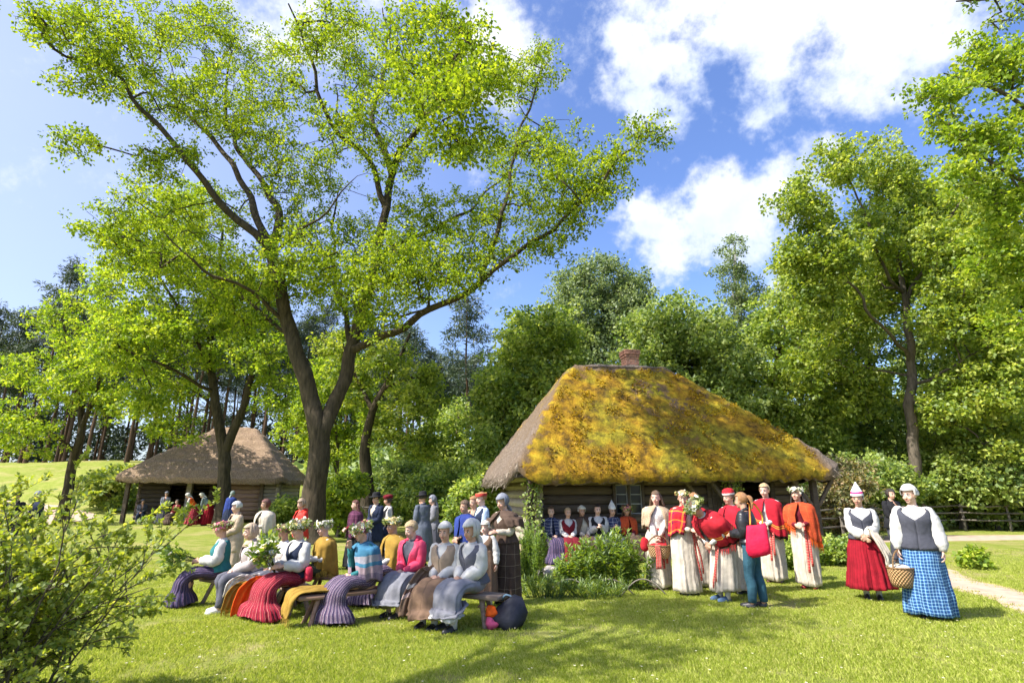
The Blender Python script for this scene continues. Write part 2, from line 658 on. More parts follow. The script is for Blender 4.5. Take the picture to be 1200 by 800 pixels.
ng.links.new(gi.outputs[0], ip.inputs['Points'])
ng.links.new(ci.outputs[0], ip.inputs['Instance'])
ng.links.new(rv.outputs[0], ip.inputs['Rotation'])
ng.links.new(rs.outputs[1], ip.inputs['Scale'])
ng.links.new(ip.outputs[0], go.inputs[0])
grass.modifiers.new('scatter', 'NODES').node_group = ng

# ================================================================== THATCHED COTTAGES
M_LOG = wood('weathered_log', (0.075, 0.054, 0.038), (0.21, 0.16, 0.112))
M_LOG_PALE = wood('grey_log', (0.24, 0.20, 0.16), (0.47, 0.42, 0.35))
M_DARKWOOD = wood('dark_timber', (0.05, 0.037, 0.028), (0.13, 0.10, 0.075))
M_FRAME = plain('weathered_window_bar', (0.26, 0.26, 0.25), 0.6)
M_PANE, N_ = material('window_pane')
pb = N_.n('ShaderNodeBsdfPrincipled', None, Base_Color=(0.02, 0.025, 0.03, 1), Roughness=0.05)
out(N_, pb.outputs[0])
M_BRICK = plain('red_brick', (0.29, 0.145, 0.105), 0.9, 0.3, 9, 0.4)
M_MORTAR = plain('mortar', (0.36, 0.33, 0.30), 0.95)
M_STONE = plain('field_stone', (0.30, 0.27, 0.25), 0.9, 0.3, 5, 0.5)


def thatch_mat(name, moss, lift=1.0):
    m, N = material(name)
    co = N.n('ShaderNodeTexCoord').outputs['Object']
    fib = N.noise(N.vmath('MULTIPLY', co, (9, 3.5, 3.5)), 3.0, 8, 0.75)
    blot = N.noise(co, 1.3, 6, 0.65)
    straw = N.ramp(fib, [(0.30, (0.055, 0.043, 0.036)), (0.52, (0.185, 0.148, 0.12)), (0.75, (0.40, 0.34, 0.285))])
    straw = N.mix(N.math('MULTIPLY', blot, 0.35), straw, (0.16, 0.12, 0.10))
    if lift != 1.0:
        straw = N.mix(1.0, straw, (lift * 1.06, lift * .94, lift * .78), 'MULTIPLY')
    h = fib
    if moss:
        straw = N.mix(0.30, straw, (0.12, 0.088, 0.062))
        mk = N.n('ShaderNodeAttribute', dict(attribute_name='moss')).outputs['Fac']
        cl = N.noise(co, 3.4, 7, 0.68)
        cl2 = N.noise(N.vmath('MULTIPLY', co, (1, 1, 1)), 17, 5, 0.7)
        big = N.noise(co, 0.75, 4, 0.6)
        gold = N.ramp(cl, [(0.36, (0.075, 0.048, 0.014)), (0.48, (0.22, 0.125, 0.014)), (0.60, (0.35, 0.215, 0.018)), (0.78, (0.46, 0.33, 0.03))])
        green = N.ramp(cl, [(0.34, (0.07, 0.06, 0.014)), (0.58, (0.26, 0.22, 0.022)), (0.8, (0.43, 0.37, 0.04))])
        mossc = N.mix(N.ramp(big, [(0.42, (0, 0, 0)), (0.60, (1, 1, 1))]), gold, green)
        mossc = N.mix(0.6, mossc, N.ramp(cl2, [(0.3, (0.5, 0.45, 0.4)), (0.65, (1.25, 1.25, 1.2))]), 'MULTIPLY')
        straw = N.mix(N.math('MULTIPLY', mk, 1.4, True), straw, N.mix(0.85, straw, (0.15, 0.085, 0.022)))
        f = N.math('ADD', mk, N.math('MULTIPLY', N.math('SUBTRACT', N.math('ADD', N.math('MULTIPLY', cl, 0.6), N.math('MULTIPLY', blot, 0.4)), 0.5), 2.6))
        fac = N.n('ShaderNodeMapRange', dict(interpolation_type='SMOOTHSTEP'), Value=f)
        fac.inputs[1].default_value, fac.inputs[2].default_value = 0.40, 0.62
        straw = N.mix(fac.outputs[0], straw, mossc)
        h = N.math('ADD', N.math('MULTIPLY', fib, 0.4), N.math('ADD', cl2, cl))
    p = N.n('ShaderNodeBsdfPrincipled', None, Base_Color=straw, Roughness=0.95, Normal=bumped(N, h, 0.8, 0.06))
    p.inputs['Specular IOR Level'].default_value = 0.1
    out(N, p.outputs[0])
    return m


M_THATCH = thatch_mat('grey_thatch', False)
M_MOSS = thatch_mat('mossy_thatch', True)
M_THATCH_SUNLIFT = thatch_mat('sun_lifted_thatch', False, 1.6)  # same thatch, colour lightened to stand for sunlight the trees keep off


def thatch_roof(parent, L, D, ze, tilt, zr, a0, a1, th, moss, step=0.09, course=0.0):
    sf, sl, sr = (zr - ze) / (D / 2), (zr - ze) / a0, (zr - ze) / (L - a1)
    nx, ny = int(L / step), int(D / step)
    r = 0.75
    U, V = np.meshgrid(np.linspace(0, L, nx + 1), np.linspace(0, D, ny + 1))

    def rounded(U, V):
        X, Y = U - L / 2, V - D / 2
        qx, qy = (np.abs(X) - (L / 2 - r)) / r, (np.abs(Y) - (D / 2 - r)) / r
        c = (qx > 0) & (qy > 0)
        u, v = np.where(c, qx, 0), np.where(c, qy, 0)
        gx, gy = u * np.sqrt(1 - v * v / 2), v * np.sqrt(1 - u * u / 2)
        X = np.where(c, np.sign(X) * (L / 2 - r + gx * r), X)
        Y = np.where(c, np.sign(Y) * (D / 2 - r + gy * r), Y)
        return X + L / 2, Y + D / 2

    X, Y = rounded(U, V)
    pl = np.stack([Y * sf, (D - Y) * sf, X * sl, (L - X) * sr])
    k = 9.0
    H = -np.log(np.exp(-k * pl).sum(0)) / k
    H = np.maximum(H, 0) - 0.10 * np.exp(-np.maximum(H, 0) / 0.25)
    nz = np.array([[noise.fractal(Vector((x * 1.6, y * 1.6, 3.0)), 0.9, 2.0, 5) for x, y in zip(a, b)] for a, b in zip(X, Y)])
    n2 = np.array([[noise.noise(Vector((x * 7, y * 4, 7.0))) for x, y in zip(a, b)] for a, b in zip(X, Y)])
    bump = 0.06 * nz + (0.07 if moss else 0.018) * n2
    if course:
        bump = bump + 0.075 * (((H + 0.05 * nz) / course) % 1.0)
    top = ze + tilt * X + H + bump
    b = MB()
    n = nx + 1
    f = [(j * n + i, j * n + i + 1, (j + 1) * n + i + 1, (j + 1) * n + i) for j in range(ny) for i in range(nx)]
    P = np.stack([X, Y, top], -1)
    b.add(P, f, 0)
    # the cut edge and the underside
    ring = [(0, i) for i in range(nx)] + [(j, nx) for j in range(ny)] + [(ny, i) for i in range(nx, 0, -1)] + [(j, 0) for j in range(ny, 0, -1)]
    e0 = np.array([P[q] for q in ring])
    cen = np.array([L / 2, D / 2, 0])
    inn = unit((1, 0, 0)) * 0
    rows = [e0]
    for dz, ins in ((0.10, -0.012), (0.22, 0.0), (th, 0.07)):
        q = e0.copy()
        w = cen - q
        w[:, 2] = 0
        w /= np.linalg.norm(w, axis=1, keepdims=True)
        q += w * ins
        q[:, 2] -= dz + 0.02 * np.array([noise.noise(Vector(p * 3)) for p in e0])
        rows.append(q)
    b.loft(np.array(rows), 0 if moss else 1, False, False, False)
    b.loft(np.array([[r_[-1], r_[0]] for r_ in rows]), 1, False, False, False)
    Pu = P.copy()
    Pu[..., 2] = ze + tilt * X + np.maximum(H, 0) * 0.93 - th
    Pu[..., 0] = L / 2 + (Pu[..., 0] - L / 2) * (1 - 0.16 / L)
    Pu[..., 1] = D / 2 + (Pu[..., 1] - D / 2) * (1 - 0.16 / D)
    b.add(Pu[::2, ::2], [(j * len(P[0, ::2]) + i, (j + 1) * len(P[0, ::2]) + i, (j + 1) * len(P[0, ::2]) + i + 1, j * len(P[0, ::2]) + i + 1)
                         for j in range(len(P[::2]) - 1) for i in range(len(P[0, ::2]) - 1)], 1)
    o = b.build('thatch_roof', [M_MOSS, M_THATCH] if moss else [M_THATCH_SUNLIFT, M_THATCH_SUNLIFT], parent)
    if moss:
        front = np.clip((np.minimum(pl[2] * 1.25, np.minimum(pl[1], pl[3] * 1.3)) - pl[0]) * 1.4, 0, 1)
        mk = np.maximum(0.80 * front, .42 * (pl[0] > pl[2]) * np.clip((H - .6) / 2.2, 0, 1) * (pl[2] < pl[3])) + 0.20 * nz
        # a bare brown patch and a thinner strip by the ridge, the rest thick with moss
        mk -= 0.20 * np.exp(-((X - 5.6) / 1.7) ** 2 - ((Y - 1.75) / 0.75) ** 2)
        mk -= 0.2 * np.exp(-((X - 4.9) / 0.9) ** 2 - ((Y - 2.4) / 0.5) ** 2)
        mk += 0.18 * np.exp(-((X - 7.6) / 1.2) ** 2 - ((Y - 0.9) / 0.9) ** 2)
        mk -= 0.8 * np.clip((X - 8.2) / 0.6, 0, 1) * (Y < 0.8)
        a = o.data.attributes.new('moss', 'FLOAT', 'POINT')
        vals = np.zeros(len(o.data.vertices))
        vals[:mk.size] = mk.ravel()
        rv_ = np.array([mk[q] for q in ring])
        for i_ in range(3):
            vals[mk.size + i_ * len(ring): mk.size + (i_ + 1) * len(ring)] = rv_ * (1, .9, .75)[i_]
        a.data.foreach_set('value', vals.astype(np.float32))
        # tufts of moss standing proud
        sel = (rng.uniform(0, 1, mk.shape) < 0.9) & (mk > 0.45)
        pts = P[sel]
        pts = np.repeat(pts, 3, 0) + rng.normal(0, 0.04, (len(pts) * 3, 3)) * [1, 1, 0.2]
        pk = np.array([noise.noise(Vector((p[0] * 2.2, p[1] * 2.2, 0))) for p in pts])
        pk = pk + 0.35 * np.array([noise.noise(Vector((p[0] * .7, p[1] * .9, 9))) for p in pts])
        pts = pts[pk > 0.10]
        od = np.tile(np.array([0.0, -0.55, 0.55]), (len(pts), 1)) + rng.normal(0, 0.45, (len(pts), 3))
        v = leaves(pts - [0, 0, 0.01], od, 0.075, 0.34, 0.7)
        tn = np.clip(0.5 + 0.45 * np.array([noise.noise(Vector((p[0] * 0.9, p[1] * 0.9, 5))) for p in pts]) + rng.normal(0, 0.2, len(pts)), 0, 1)
        tag(link('moss_tufts', quad_mesh('moss_tufts', v, M_MOSSTUFT, tn), parent), kind='stuff')
    # straw ends hanging from the eaves
    sel = np.repeat(np.arange(len(ring)), 4)
    if moss:
        sel = sel[np.array([mk[ring[i]] < .25 for i in sel])]
    base = e0[sel] + rng.normal(0, 0.03, (len(sel), 3))
    base[:, 2] -= rng.uniform(0.02, th - 0.02, len(sel))
    od = base - cen
    od[:, 2] = -0.9 * np.linalg.norm(od[:, :2], axis=1)
    od /= np.linalg.norm(od, axis=1, keepdims=True)
    v = leaves(base - od * 0.06, od, 0.16, 0.05, 0.4, jit=0.25)
    tag(link('straw_fringe', quad_mesh('straw_fringe', v, M_STRAW, rng.uniform(0, 1, len(base))), parent), kind='stuff')
    return o


M_MOSSTUFT = leafy('moss_tuft', (0.16, 0.095, 0.012), (0.40, 0.25, 0.012), (0.52, 0.38, 0.02), 0.2, 0.02, (1.1, 1.0, 0.5))
M_STRAW = leafy('straw_end', (0.13, 0.10, 0.075), (0.27, 0.215, 0.165), (0.44, 0.37, 0.29), 0.1, 0.02, (1, 1, 1))


def log_mesh(length, r, seed, flat=0.86):
    b = MB()
    k = 5
    rings = []
    for i in range(k):
        x = length * i / (k - 1)
        th = np.arange(10) * 2 * math.pi / 10
        rr = r * (1 + 0.06 * np.array([noise.noise(Vector((x * 0.6, t, seed))) for t in th]))
        rings.append(np.stack([np.full(10, x), rr * np.cos(th) * flat, rr * np.sin(th)], -1))
    b.loft(rings)
    return b


def log_wall(parent, p0, ang, length, height, r=0.115, m=None, over=0.0, gaps=(), z0=0.12, phase=0.0):
    """horizontal round logs laid one over another, cut at openings"""
    n = int((height - z0) / (2 * r * 0.93))
    for i in range(n):
        z = z0 + phase + r + i * 2 * r * 0.93
        cuts = sorted([(a, b_) for (a, b_, lo, hi) in gaps if lo < z < hi])
        x = -over
        segs = []
        for a, b_ in cuts:
            segs.append((x, a))
            x = b_
        segs.append((x, length + over))
        for s0, s1 in segs:
            if s1 - s0 < 0.1:
                continue
            b = log_mesh(s1 - s0, r, i * 3.7 + s0 + ang)
            d = Vector((math.cos(ang), math.sin(ang), 0))
            nrm = Vector((-d.y, d.x, 0))
            b.build('log', m or M_LOG, parent, loc=Vector(p0) + d * s0 + Vector((0, 0, z)) + nrm * random.uniform(-.012, .012), rot=(0, 0, ang))


def beam(parent, name, a, b_, w, m, w2=None):
    a, b_ = np.array(a, float), np.array(b_, float)
    t = b_ - a
    L = np.linalg.norm(t)
    x, y = frame_of(t)
    bb = MB()
    bb.box((0, 0, 0), (w, w2 or w, L), None, 0, 0.015)
    o = bb.build(name, m, parent, smooth=False)
    mt = Matrix(np.column_stack([x, y, t / L]).tolist()).to_4x4()
    mt.translation = Vector((a + b_) / 2)
    o.matrix_local = mt
    return o


def window(parent, x, y, z, w, h, rz=0.0):
    """two casements of panes in a dark frame; front looks along -y"""
    fr = MB()
    t = 0.075
    for sx in (-1, 1):
        fr.box((sx * (w / 2 - t / 2), 0, 0), (t, 0.09, h), None, 0, 0.008)
    for sz in (-1, 1):
        fr.box((0, 0.002, sz * (h / 2 - t / 2)), (w - 2 * t, 0.086, t), None, 0, 0.008)
    fr.box((0, -0.004, 0), (0.07, 0.09, h - 2 * t), None, 0, 0.008)
    win = fr.build('window', M_DARKWOOD, parent, smooth=False, loc=(x, y, z), rot=(0, 0, rz))
    pw = (w - 2 * t - 0.07) / 2
    ph = (h - 2 * t) / 3
    for sx in (-1, 1):
        cx = sx * (0.035 + pw / 2)
        for k in range(3):
            p = MB()
            p.box((cx, 0.02, -h / 2 + t + ph * (k + 0.5)), (pw - 0.024, 0.008, ph - 0.024))
            p.build('pane', M_PANE, win, smooth=False)
        g_ = MB()
        for e in (-1, 1):
            g_.box((cx + e * (pw / 2 - 0.012), 0.012, 0), (0.024, 0.03, h - 2 * t))
        for k in range(4):
            g_.box((cx, 0.012, -h / 2 + t + 0.012 + (ph - 0.008) * k), (pw - 0.048, 0.03, 0.024))
        g_.build('casement', M_FRAME, win, smooth=False)
    return win


def chimney(parent, x, y, z, w, d, courses):
    core = MB()
    core.box((0, 0, courses * 0.085 / 2 - 0.3), (w - 0.03, d - 0.03, courses * 0.085 + 0.6 - 0.02))
    c = core.build('chimney', M_MORTAR, parent, smooth=False, loc=(x, y, z))
    bl, bh, bw = 0.235, 0.075, 0.11
    shared = {}

    def brick(px, py, pz, ln, rot):
        key = round(ln, 3)
        if key not in shared:
            bb = MB()
            bb.box((0, 0, 0), (ln, bw, bh), None, 0, 0.006)
            shared[key] = bb.build('brick', M_BRICK, c, smooth=False)
            o = shared[key]
        else:
            o = link('brick', shared[key].data, c)
        o.location = (px, py, pz)
        o.rotation_euler = (random.uniform(-.01, .01), random.uniform(-.01, .01), rot)
    for k in range(courses):
        pz = 0.0425 + k * 0.085
        ex = 0.045 if k >= courses - 2 else (0.02 if k == courses - 3 else 0)
        W2, D2 = w + 2 * ex, d + 2 * ex
        for sy in (-1, 1):
            nb = 3 if k % 2 == 0 else 2
            ln = (W2 - (0.0 if k % 2 == 0 else 2 * bw + 0.02)) / nb
            for q in range(nb):
                brick((q - (nb - 1) / 2) * ln, sy * (D2 / 2 - bw / 2), pz, ln - 0.01, 0)
        for sx in (-1, 1):
            nb = 2 if k % 2 == 0 else 3
            ln = (D2 - (2 * bw + 0.02 if k % 2 == 0 else 0.0)) / nb
            for q in range(nb):
                brick(sx * (W2 / 2 - bw / 2), (q - (nb - 1) / 2) * ln, pz, ln - 0.01, math.pi / 2)
    return c


# the near cottage, its front turned a little to the right
TH1 = R(10)
O1 = Vector((-0.03, 13.3, 0))
cot = thing('log_cottage', 'log cottage under a hipped thatched roof covered in golden yellow moss, with a brick chimney', 'cottage', O1, TH1)
L1, D1 = 9.2, 6.5
thatch_roof(cot, L1, D1, 2.10, 0.017, 5.50, 2.5, 5.8, 0.25, True, 0.075)
rc = MB()
xs = np.linspace(2.45, 5.85, 22)
rc.tube([(x, D1 / 2 + 0.03 * noise.noise(Vector((x * 2, 0, 0))), 5.40 + 0.06 * (x - 2.1) * 0.25 - 0.22 * (abs(x - 4.15) / 1.75) ** 4 + 0.02 * noise.noise(Vector((x * 3, 5, 0)))) for x in xs],
        [0.125 + 0.03 * noise.noise(Vector((x * 2.5, 8, 0))) for x in xs], 10)
rc.build('ridge_cap', M_THATCH, cot)
for sgn in (-1, 1):
    beam(cot, 'ridge_pole', (2.9, D1 / 2 + sgn * 0.15, 5.43), (5.5, D1 / 2 + sgn * 0.15, 5.47), 0.03, M_LOG)
WX0, WX1, WY0, WY1 = 0.85, 8.0, 0.95, 5.7
gaps = [(2.82, 3.68, 0.98, 1.86), (6.45, 7.35, 0.0, 2.05)]
log_wall(cot, (WX0, WY0, 0), 0, WX1 - WX0, 2.35, 0.125, M_LOG, 0.22, [(a - WX0, b_ - WX0, lo, hi) for a, b_, lo, hi in gaps])
log_wall(cot, (WX0, WY1, 0), 0, WX1 - WX0, 2.35, 0.125, M_LOG, 0.22)
log_wall(cot, (WX0, WY0, 0), math.pi / 2, WY1 - WY0, 2.4, 0.125, M_LOG_PALE, 0.22, phase=0.12)
log_wall(cot, (WX1, WY0, 0), math.pi / 2, WY1 - WY0, 2.4, 0.125, M_LOG, 0.22, phase=0.12)
fl = MB()
fl.box(((WX0 + WX1) / 2, (WY0 + WY1) / 2, 0.04), (WX1 - WX0, WY1 - WY0, 0.2))
fl.build('earth_floor', M_DIRT, cot, smooth=False)
window(cot, 3.25, WY0 - 0.09, 1.42, 0.86, 0.88)
for x in (6.42, 7.38):
    beam(cot, 'door_post', (x, WY0 - 0.07, 0), (x, WY0 - 0.07, 2.05), 0.13, M_DARKWOOD)
beam(cot, 'door_lintel', (6.30, WY0 - 0.07, 2.115), (7.5, WY0 - 0.07, 2.115), 0.13, M_DARKWOOD)
dr = MB()
for k in range(4):
    dr.box((0.11 + 0.2 * k, 0, 0.98), (0.19, 0.035, 1.9), None, 0, 0.006)
dr.build('door', M_DARKWOOD, cot, smooth=False, loc=(6.5, WY0 + 0.06, 0.05), rot=(0, 0, R(82)))
# posts that carry the deep eaves, a plate on them and raking braces
for x in (0.55, 5.9, 8.3):
    beam(cot, 'eave_post', (x, 0.42, -0.05), (x, 0.42, 1.92 + 0.017 * x), 0.15, M_DARKWOOD)
beam(cot, 'eave_plate', (0.15, 0.42, 2.00), (8.75, 0.42, 2.14), 0.15, M_DARKWOOD)
for x, s in ((5.9, -1), (8.3, -1), (8.3, 1)):
    beam(cot, 'brace', (x + s * 0.10, 0.42, 1.25), (x + s * 0.62, 0.42, 1.96), 0.09, M_LOG)
beam(cot, 'brace', (4.75, 0.80, 1.98), (5.25, 0.75, 1.30), 0.10, M_LOG)
for x in np.arange(0.5, 8.9, 0.9):
    beam(cot, 'rafter', (x, 0.12, 1.79 + 0.017 * x), (x, 1.5, 2.76 + 0.017 * x), 0.08, M_DARKWOOD)
# rough upright boards between the window bay and the door
for k in range(7):
    beam(cot, 'board', (5.48 + 0.125 * k, WY0 - 0.17 - 0.01 * (k % 2), 0.1), (5.48 + 0.125 * k, WY0 - 0.17 - 0.01 * (k % 2), 2.03), 0.118, M_DARKWOOD, 0.03)
chimney(cot, 4.6, D1 / 2 + 0.25, 5.42, 0.45, 0.45, 8)

# the far cottage, plain grey thatch
TH2 = R(8)
L2, D2 = 8.9, 6.4
pr = at(335, 562, 31.0)
O2 = Vector((pr.x - L2 * math.cos(TH2), pr.y - L2 * math.sin(TH2), 0))
cot2 = thing('thatched_shed', 'low log outbuilding under a steep grey thatched roof behind the forked tree', 'cottage', O2, TH2)
thatch_roof(cot2, L2, D2, 2.45, -0.012, 5.55, 3.9, 6.0, 0.3, False, 0.10, 0.42)
M_LOG_RED = wood('reddish_log', (0.20, 0.12, 0.085), (0.46, 0.31, 0.22))
log_wall(cot2, (5.4, 1.0, 0), 0, 2.0, 2.5, 0.125, M_LOG_RED, 0.1)
log_wall(cot2, (7.5, 1.0, 0), 0, 0.85, 2.4, 0.11, M_LOG_PALE, 0.1)
log_wall(cot2, (0.7, 1.9, 0), 0, 4.6, 2.6, 0.125, M_DARKWOOD, 0.1, [(1.55, 2.4, 0, 2.1), (2.75, 3.65, 0, 2.1)])
log_wall(cot2, (0.7, 5.7, 0), 0, 7.6, 2.6, 0.125, M_LOG, 0.1)
log_wall(cot2, (0.7, 1.9, 0), math.pi / 2, 3.8, 2.6, 0.125, M_LOG, 0.1, phase=0.12)
log_wall(cot2, (8.3, 1.0, 0), math.pi / 2, 4.7, 2.6, 0.125, M_LOG_PALE, 0.1, phase=0.12)
for x in (0.5, 5.35, 7.45):
    beam(cot2, 'eave_post', (x, 0.95, -0.05), (x, 0.95, 2.35), 0.2, M_LOG)
beam(cot2, 'door_post', (3.35, 1.72, 0), (3.35, 1.72, 2.2), 0.26, M_LOG_PALE)
beam(cot2, 'eave_plate', (0.3, 0.75, 2.32), (8.6, 0.75, 2.30), 0.16, M_DARKWOOD)

# split-rail fence right of the cottage
M_RAIL = wood('silver_rail', (0.12, 0.10, 0.08), (0.27, 0.24, 0.20))


def rail_fence(label, x0, y0, x1, y1, n, group=None):
    f = thing('rail_fence', label, 'fence', (x0, y0, terrain(x0, y0)), math.atan2(y1 - y0, x1 - x0), group)
    Ln = math.hypot(x1 - x0, y1 - y0)
    for i in range(n + 1):
        b = MB()
        x = Ln * i / n
        b.tube([(x, 0, -0.1), (x + random.uniform(-.03, .03), 0, 0.55), (x, 0.01, 1.12)], [0.055, 0.05, 0.045], 7)
        b.build('post', M_RAIL, f)
    for k, z in enumerate((0.45, 0.75, 1.02)):
        for i in range(n):
            b = MB()
            xa, xb = Ln * i / n - 0.12, Ln * (i + 1) / n + 0.12
            b.tube([(xa, 0.075 * (-1) ** i, z + random.uniform(-.03, .03)), ((xa + xb) / 2, 0.075 * (-1) ** i, z - 0.03), (xb, 0.075 * (-1) ** i, z + random.uniform(-.04, .04))], [0.04, 0.036, 0.034], 6)
            b.build('rail', M_RAIL, f)


fa, fb = at(945, 600, 19.5), at(1060, 600, 20.5)
rail_fence('weathered rail fence running behind the woman in the pointed hat', fa.x, fa.y, fb.x, fb.y, 3)
fa, fb = at(1075, 600, 25.0), at(1290, 600, 24.0)
rail_fence('weathered rail fence past the shrubs by the dirt path', fa.x, fa.y, fb.x, fb.y, 4)
fa, fb = at(420, 595, 24), at(560, 600, 24)
rail_fence('low rail fence in shade behind the man in the long coat', fa.x, fa.y, fb.x, fb.y, 4)

# ================================================================== TREES
M_BARK = bark('oak_bark', (0.020, 0.015, 0.011), (0.115, 0.085, 0.058), 9)
M_BARK_G = bark('maple_bark', (0.06, 0.05, 0.04), (0.19, 0.15, 0.115))
M_BARK_P = bark('pine_bark', (0.045, 0.027, 0.019), (0.15, 0.085, 0.055), 5)
M_BARK_B = bark('birch_bark', (0.12, 0.11, 0.10), (0.62, 0.60, 0.56), 3, 1.6)
M_OAK = leafy('oak_leaf', (0.085, 0.15, 0.010), (0.235, 0.335, 0.018), (0.47, 0.535, 0.05), 0.43, 0.02, (1.45, 1.4, .6))
M_MAPLE = leafy('maple_leaf', (0.095, 0.17, 0.025), (0.265, 0.36, 0.05), (0.52, 0.57, 0.13), 0.46, 0.045, (1.35, 1.35, .8))
M_FRESH = leafy('fresh_leaf', (0.11, 0.195, 0.014), (0.265, 0.37, 0.026), (0.50, 0.55, 0.07), 0.47, 0.03, (1.4, 1.4, .6))
M_GLOW = leafy('sunlit_maple_leaf', (0.10, 0.17, 0.016), (0.255, 0.345, 0.032), (0.50, 0.54, 0.09), 0.47, 0.04, (1.4, 1.35, .7))
M_DEEP = leafy('deep_leaf', (0.085, 0.155, 0.03), (0.25, 0.34, 0.06), (0.48, 0.54, 0.14), 0.46, 0.055, (1.3, 1.3, .8))
M_BLUE = leafy('grey_green_leaf', (0.08, 0.13, 0.048), (0.19, 0.26, 0.09), (0.37, 0.43, 0.17), 0.42, 0.055, (1.3, 1.3, .9))
M_NEEDLE = leafy('pine_needle', (0.018, 0.036, 0.020), (0.045, 0.075, 0.038), (0.10, 0.14, 0.075), 0.2, 0.05)
M_RUSSET = leafy('russet_leaf', (0.10, 0.11, 0.045), (0.21, 0.22, 0.08), (0.42, 0.30, 0.17), 0.35, 0.04)
M_SHRUB = leafy('shrub_leaf', (0.07, 0.13, 0.014), (0.20, 0.28, 0.035), (0.42, 0.48, 0.12), 0.38, 0.04)


def grow(limbs, attractors, step=0.45, gnarl=0.12, rise=0.25):
    """limbs: list of (points, r0, r1), the first from the ground up, each later one starting on an earlier one.
    twigs then reach out to every attractor from the nearest wood. returns position, parent, radius of each node"""
    pos, par, rad = [], [], []
    for li, (pts, r0, r1) in enumerate(limbs):
        p = smooth_path(pts, 8)
        seg = np.r_[0, np.cumsum(np.linalg.norm(np.diff(p, axis=0), axis=1))]
        k = max(3, int(seg[-1] / step))
        s = np.linspace(0, seg[-1], k + 1)
        q = np.stack([np.interp(s, seg, p[:, i]) for i in range(3)], -1)
        jit = np.array([noise.noise_vector(Vector(x) * 0.8) for x in q]) * gnarl
        jit[0] *= 0
        q = q + jit
        if li == 0:
            last = -1
            start = 0
        else:
            d = np.linalg.norm(np.array(pos) - q[0], axis=1)
            last = int(d.argmin())
            start = 1
        for i in range(start, k + 1):
            pos.append(q[i])
            par.append(last)
            rad.append(r0 + (r1 - r0) * (i / k) ** 0.85)
            last = len(pos) - 1
    n0 = len(pos)
    A = np.asarray(attractors)
    P = np.zeros((n0 + len(A) * 40, 3))
    P[:n0] = pos
    n = n0
    base = P[0]
    low = np.array([q[2] for q in pos])
    cut = np.percentile(low, 12)
    usable = np.zeros(len(P), bool)
    usable[:n0] = low > cut
    d0 = np.array([np.min(np.linalg.norm(P[:n0] - a, axis=1)) for a in A]) if len(A) else []
    for i in np.argsort(d0):
        a = A[i]
        dv = a - P[:n]
        d = np.linalg.norm(dv, axis=1)
        c = d + 0.35 * np.maximum(-dv[:, 2], 0) + np.where(usable[:n], 0, 1e6)
        j = int(c.argmin())
        L = d[j]
        k = int(min(30, max(1, round(L / step))))
        last = j
        v = a - P[j]
        bend = noise.noise_vector(Vector(a)) * (0.16 * L)
        for s in range(1, k + 1):
            t = s / k
            P[n] = P[j] + v * t + np.array(bend) * math.sin(math.pi * t) + np.array([0, 0, rise * 0.3 * L * math.sin(math.pi * t)]) * (1 if v[2] > -0.5 * L else 0.3)
            par.append(last)
            rad.append(0.0)
            usable[n] = True
            last = n
            n += 1
    P = P[:n]
    par = np.array(par)
    rad = np.array(rad)
    acc = np.zeros(n)
    for i in range(n - 1, -1, -1):
        if acc[i] == 0:
            acc[i] = 0.0105 ** 2.05
        if par[i] >= 0:
            acc[par[i]] += acc[i]
    pipe = acc ** (1 / 2.05)
    rad = np.where(np.arange(n) < n0, np.maximum(rad, np.minimum(pipe, rad * 1.0 + 0.01)), pipe)
    for i in range(n):
        if par[i] >= 0 and rad[i] > rad[par[i]]:
            rad[i] = rad[par[i]]
    return P, par, rad, n0


def wood_mesh(P, par, rad, m, parent, flare=1.5, sides=(12, 6, 3)):
    kids = {}
    for i, p in enumerate(par):
        kids.setdefault(p, []).append(i)
    b = MB()
    stack = [(None, kids[-1][0])]
    while stack:
        prev, i = stack.pop()
        ch = [] if prev is None else [prev]
        while True:
            ch.append(i)
            nx = kids.get(i, [])
            if not nx:
                break
            best = max(nx, key=lambda q: rad[q])
            for q in nx:
                if q != best:
                    stack.append((i, q))
            i = best
        pts = P[ch]
        rr = rad[ch].copy()
        if prev is not None and len(rr) > 1:
            rr[0] = min(rr[0], rr[1] * 1.25)
        else:
            z = pts[:, 2] - pts[0, 2]
            rr = rr * (1 + (flare - 1) * np.exp(-z / 0.45))
        big = rr.max()
        ns = sides[0] if big > 0.12 else sides[1] if big > 0.03 else sides[2]
        if len(pts) > 1:
            b.tube(pts, rr, ns, 0, cap=False)
            if big > 0.12:
                lim = np.repeat(np.minimum(rr, .3), ns + 1)
                b.v[-1] = b.v[-1] + np.array([np.array(noise.noise_vector(Vector(q) * 2.2)) * .10 * l + np.array(noise.noise_vector(Vector((q[0] * 7, q[1] * 7, q[2] * 2.0)))) * .085 * l for q, l in zip(b.v[-1], lim)])
    return b.build('trunk', m, parent)


def crown_points(ell, total, shell=0.0, min_d=0.0):
    """points spread through picture-traced ellipses, each with its own distance and depth: (px, py, rx, ry, Y, dY)"""
    ar = np.array([e[2] * e[3] for e in ell], float)
    cnt = np.maximum(1, (total * ar / ar.sum()).astype(int))
    pts = []
    for e, c in zip(ell, cnt):
        px, py, rx, ry, Y, dY = e
        d = rnd_unit(c) * (rng.uniform(shell, 1, c) ** 0.45)[:, None]
        for q in d:
            pts.append(at(px + q[0] * rx, py - q[2] * ry, Y + q[1] * dY))
    return np.array([tuple(p) for p in pts])


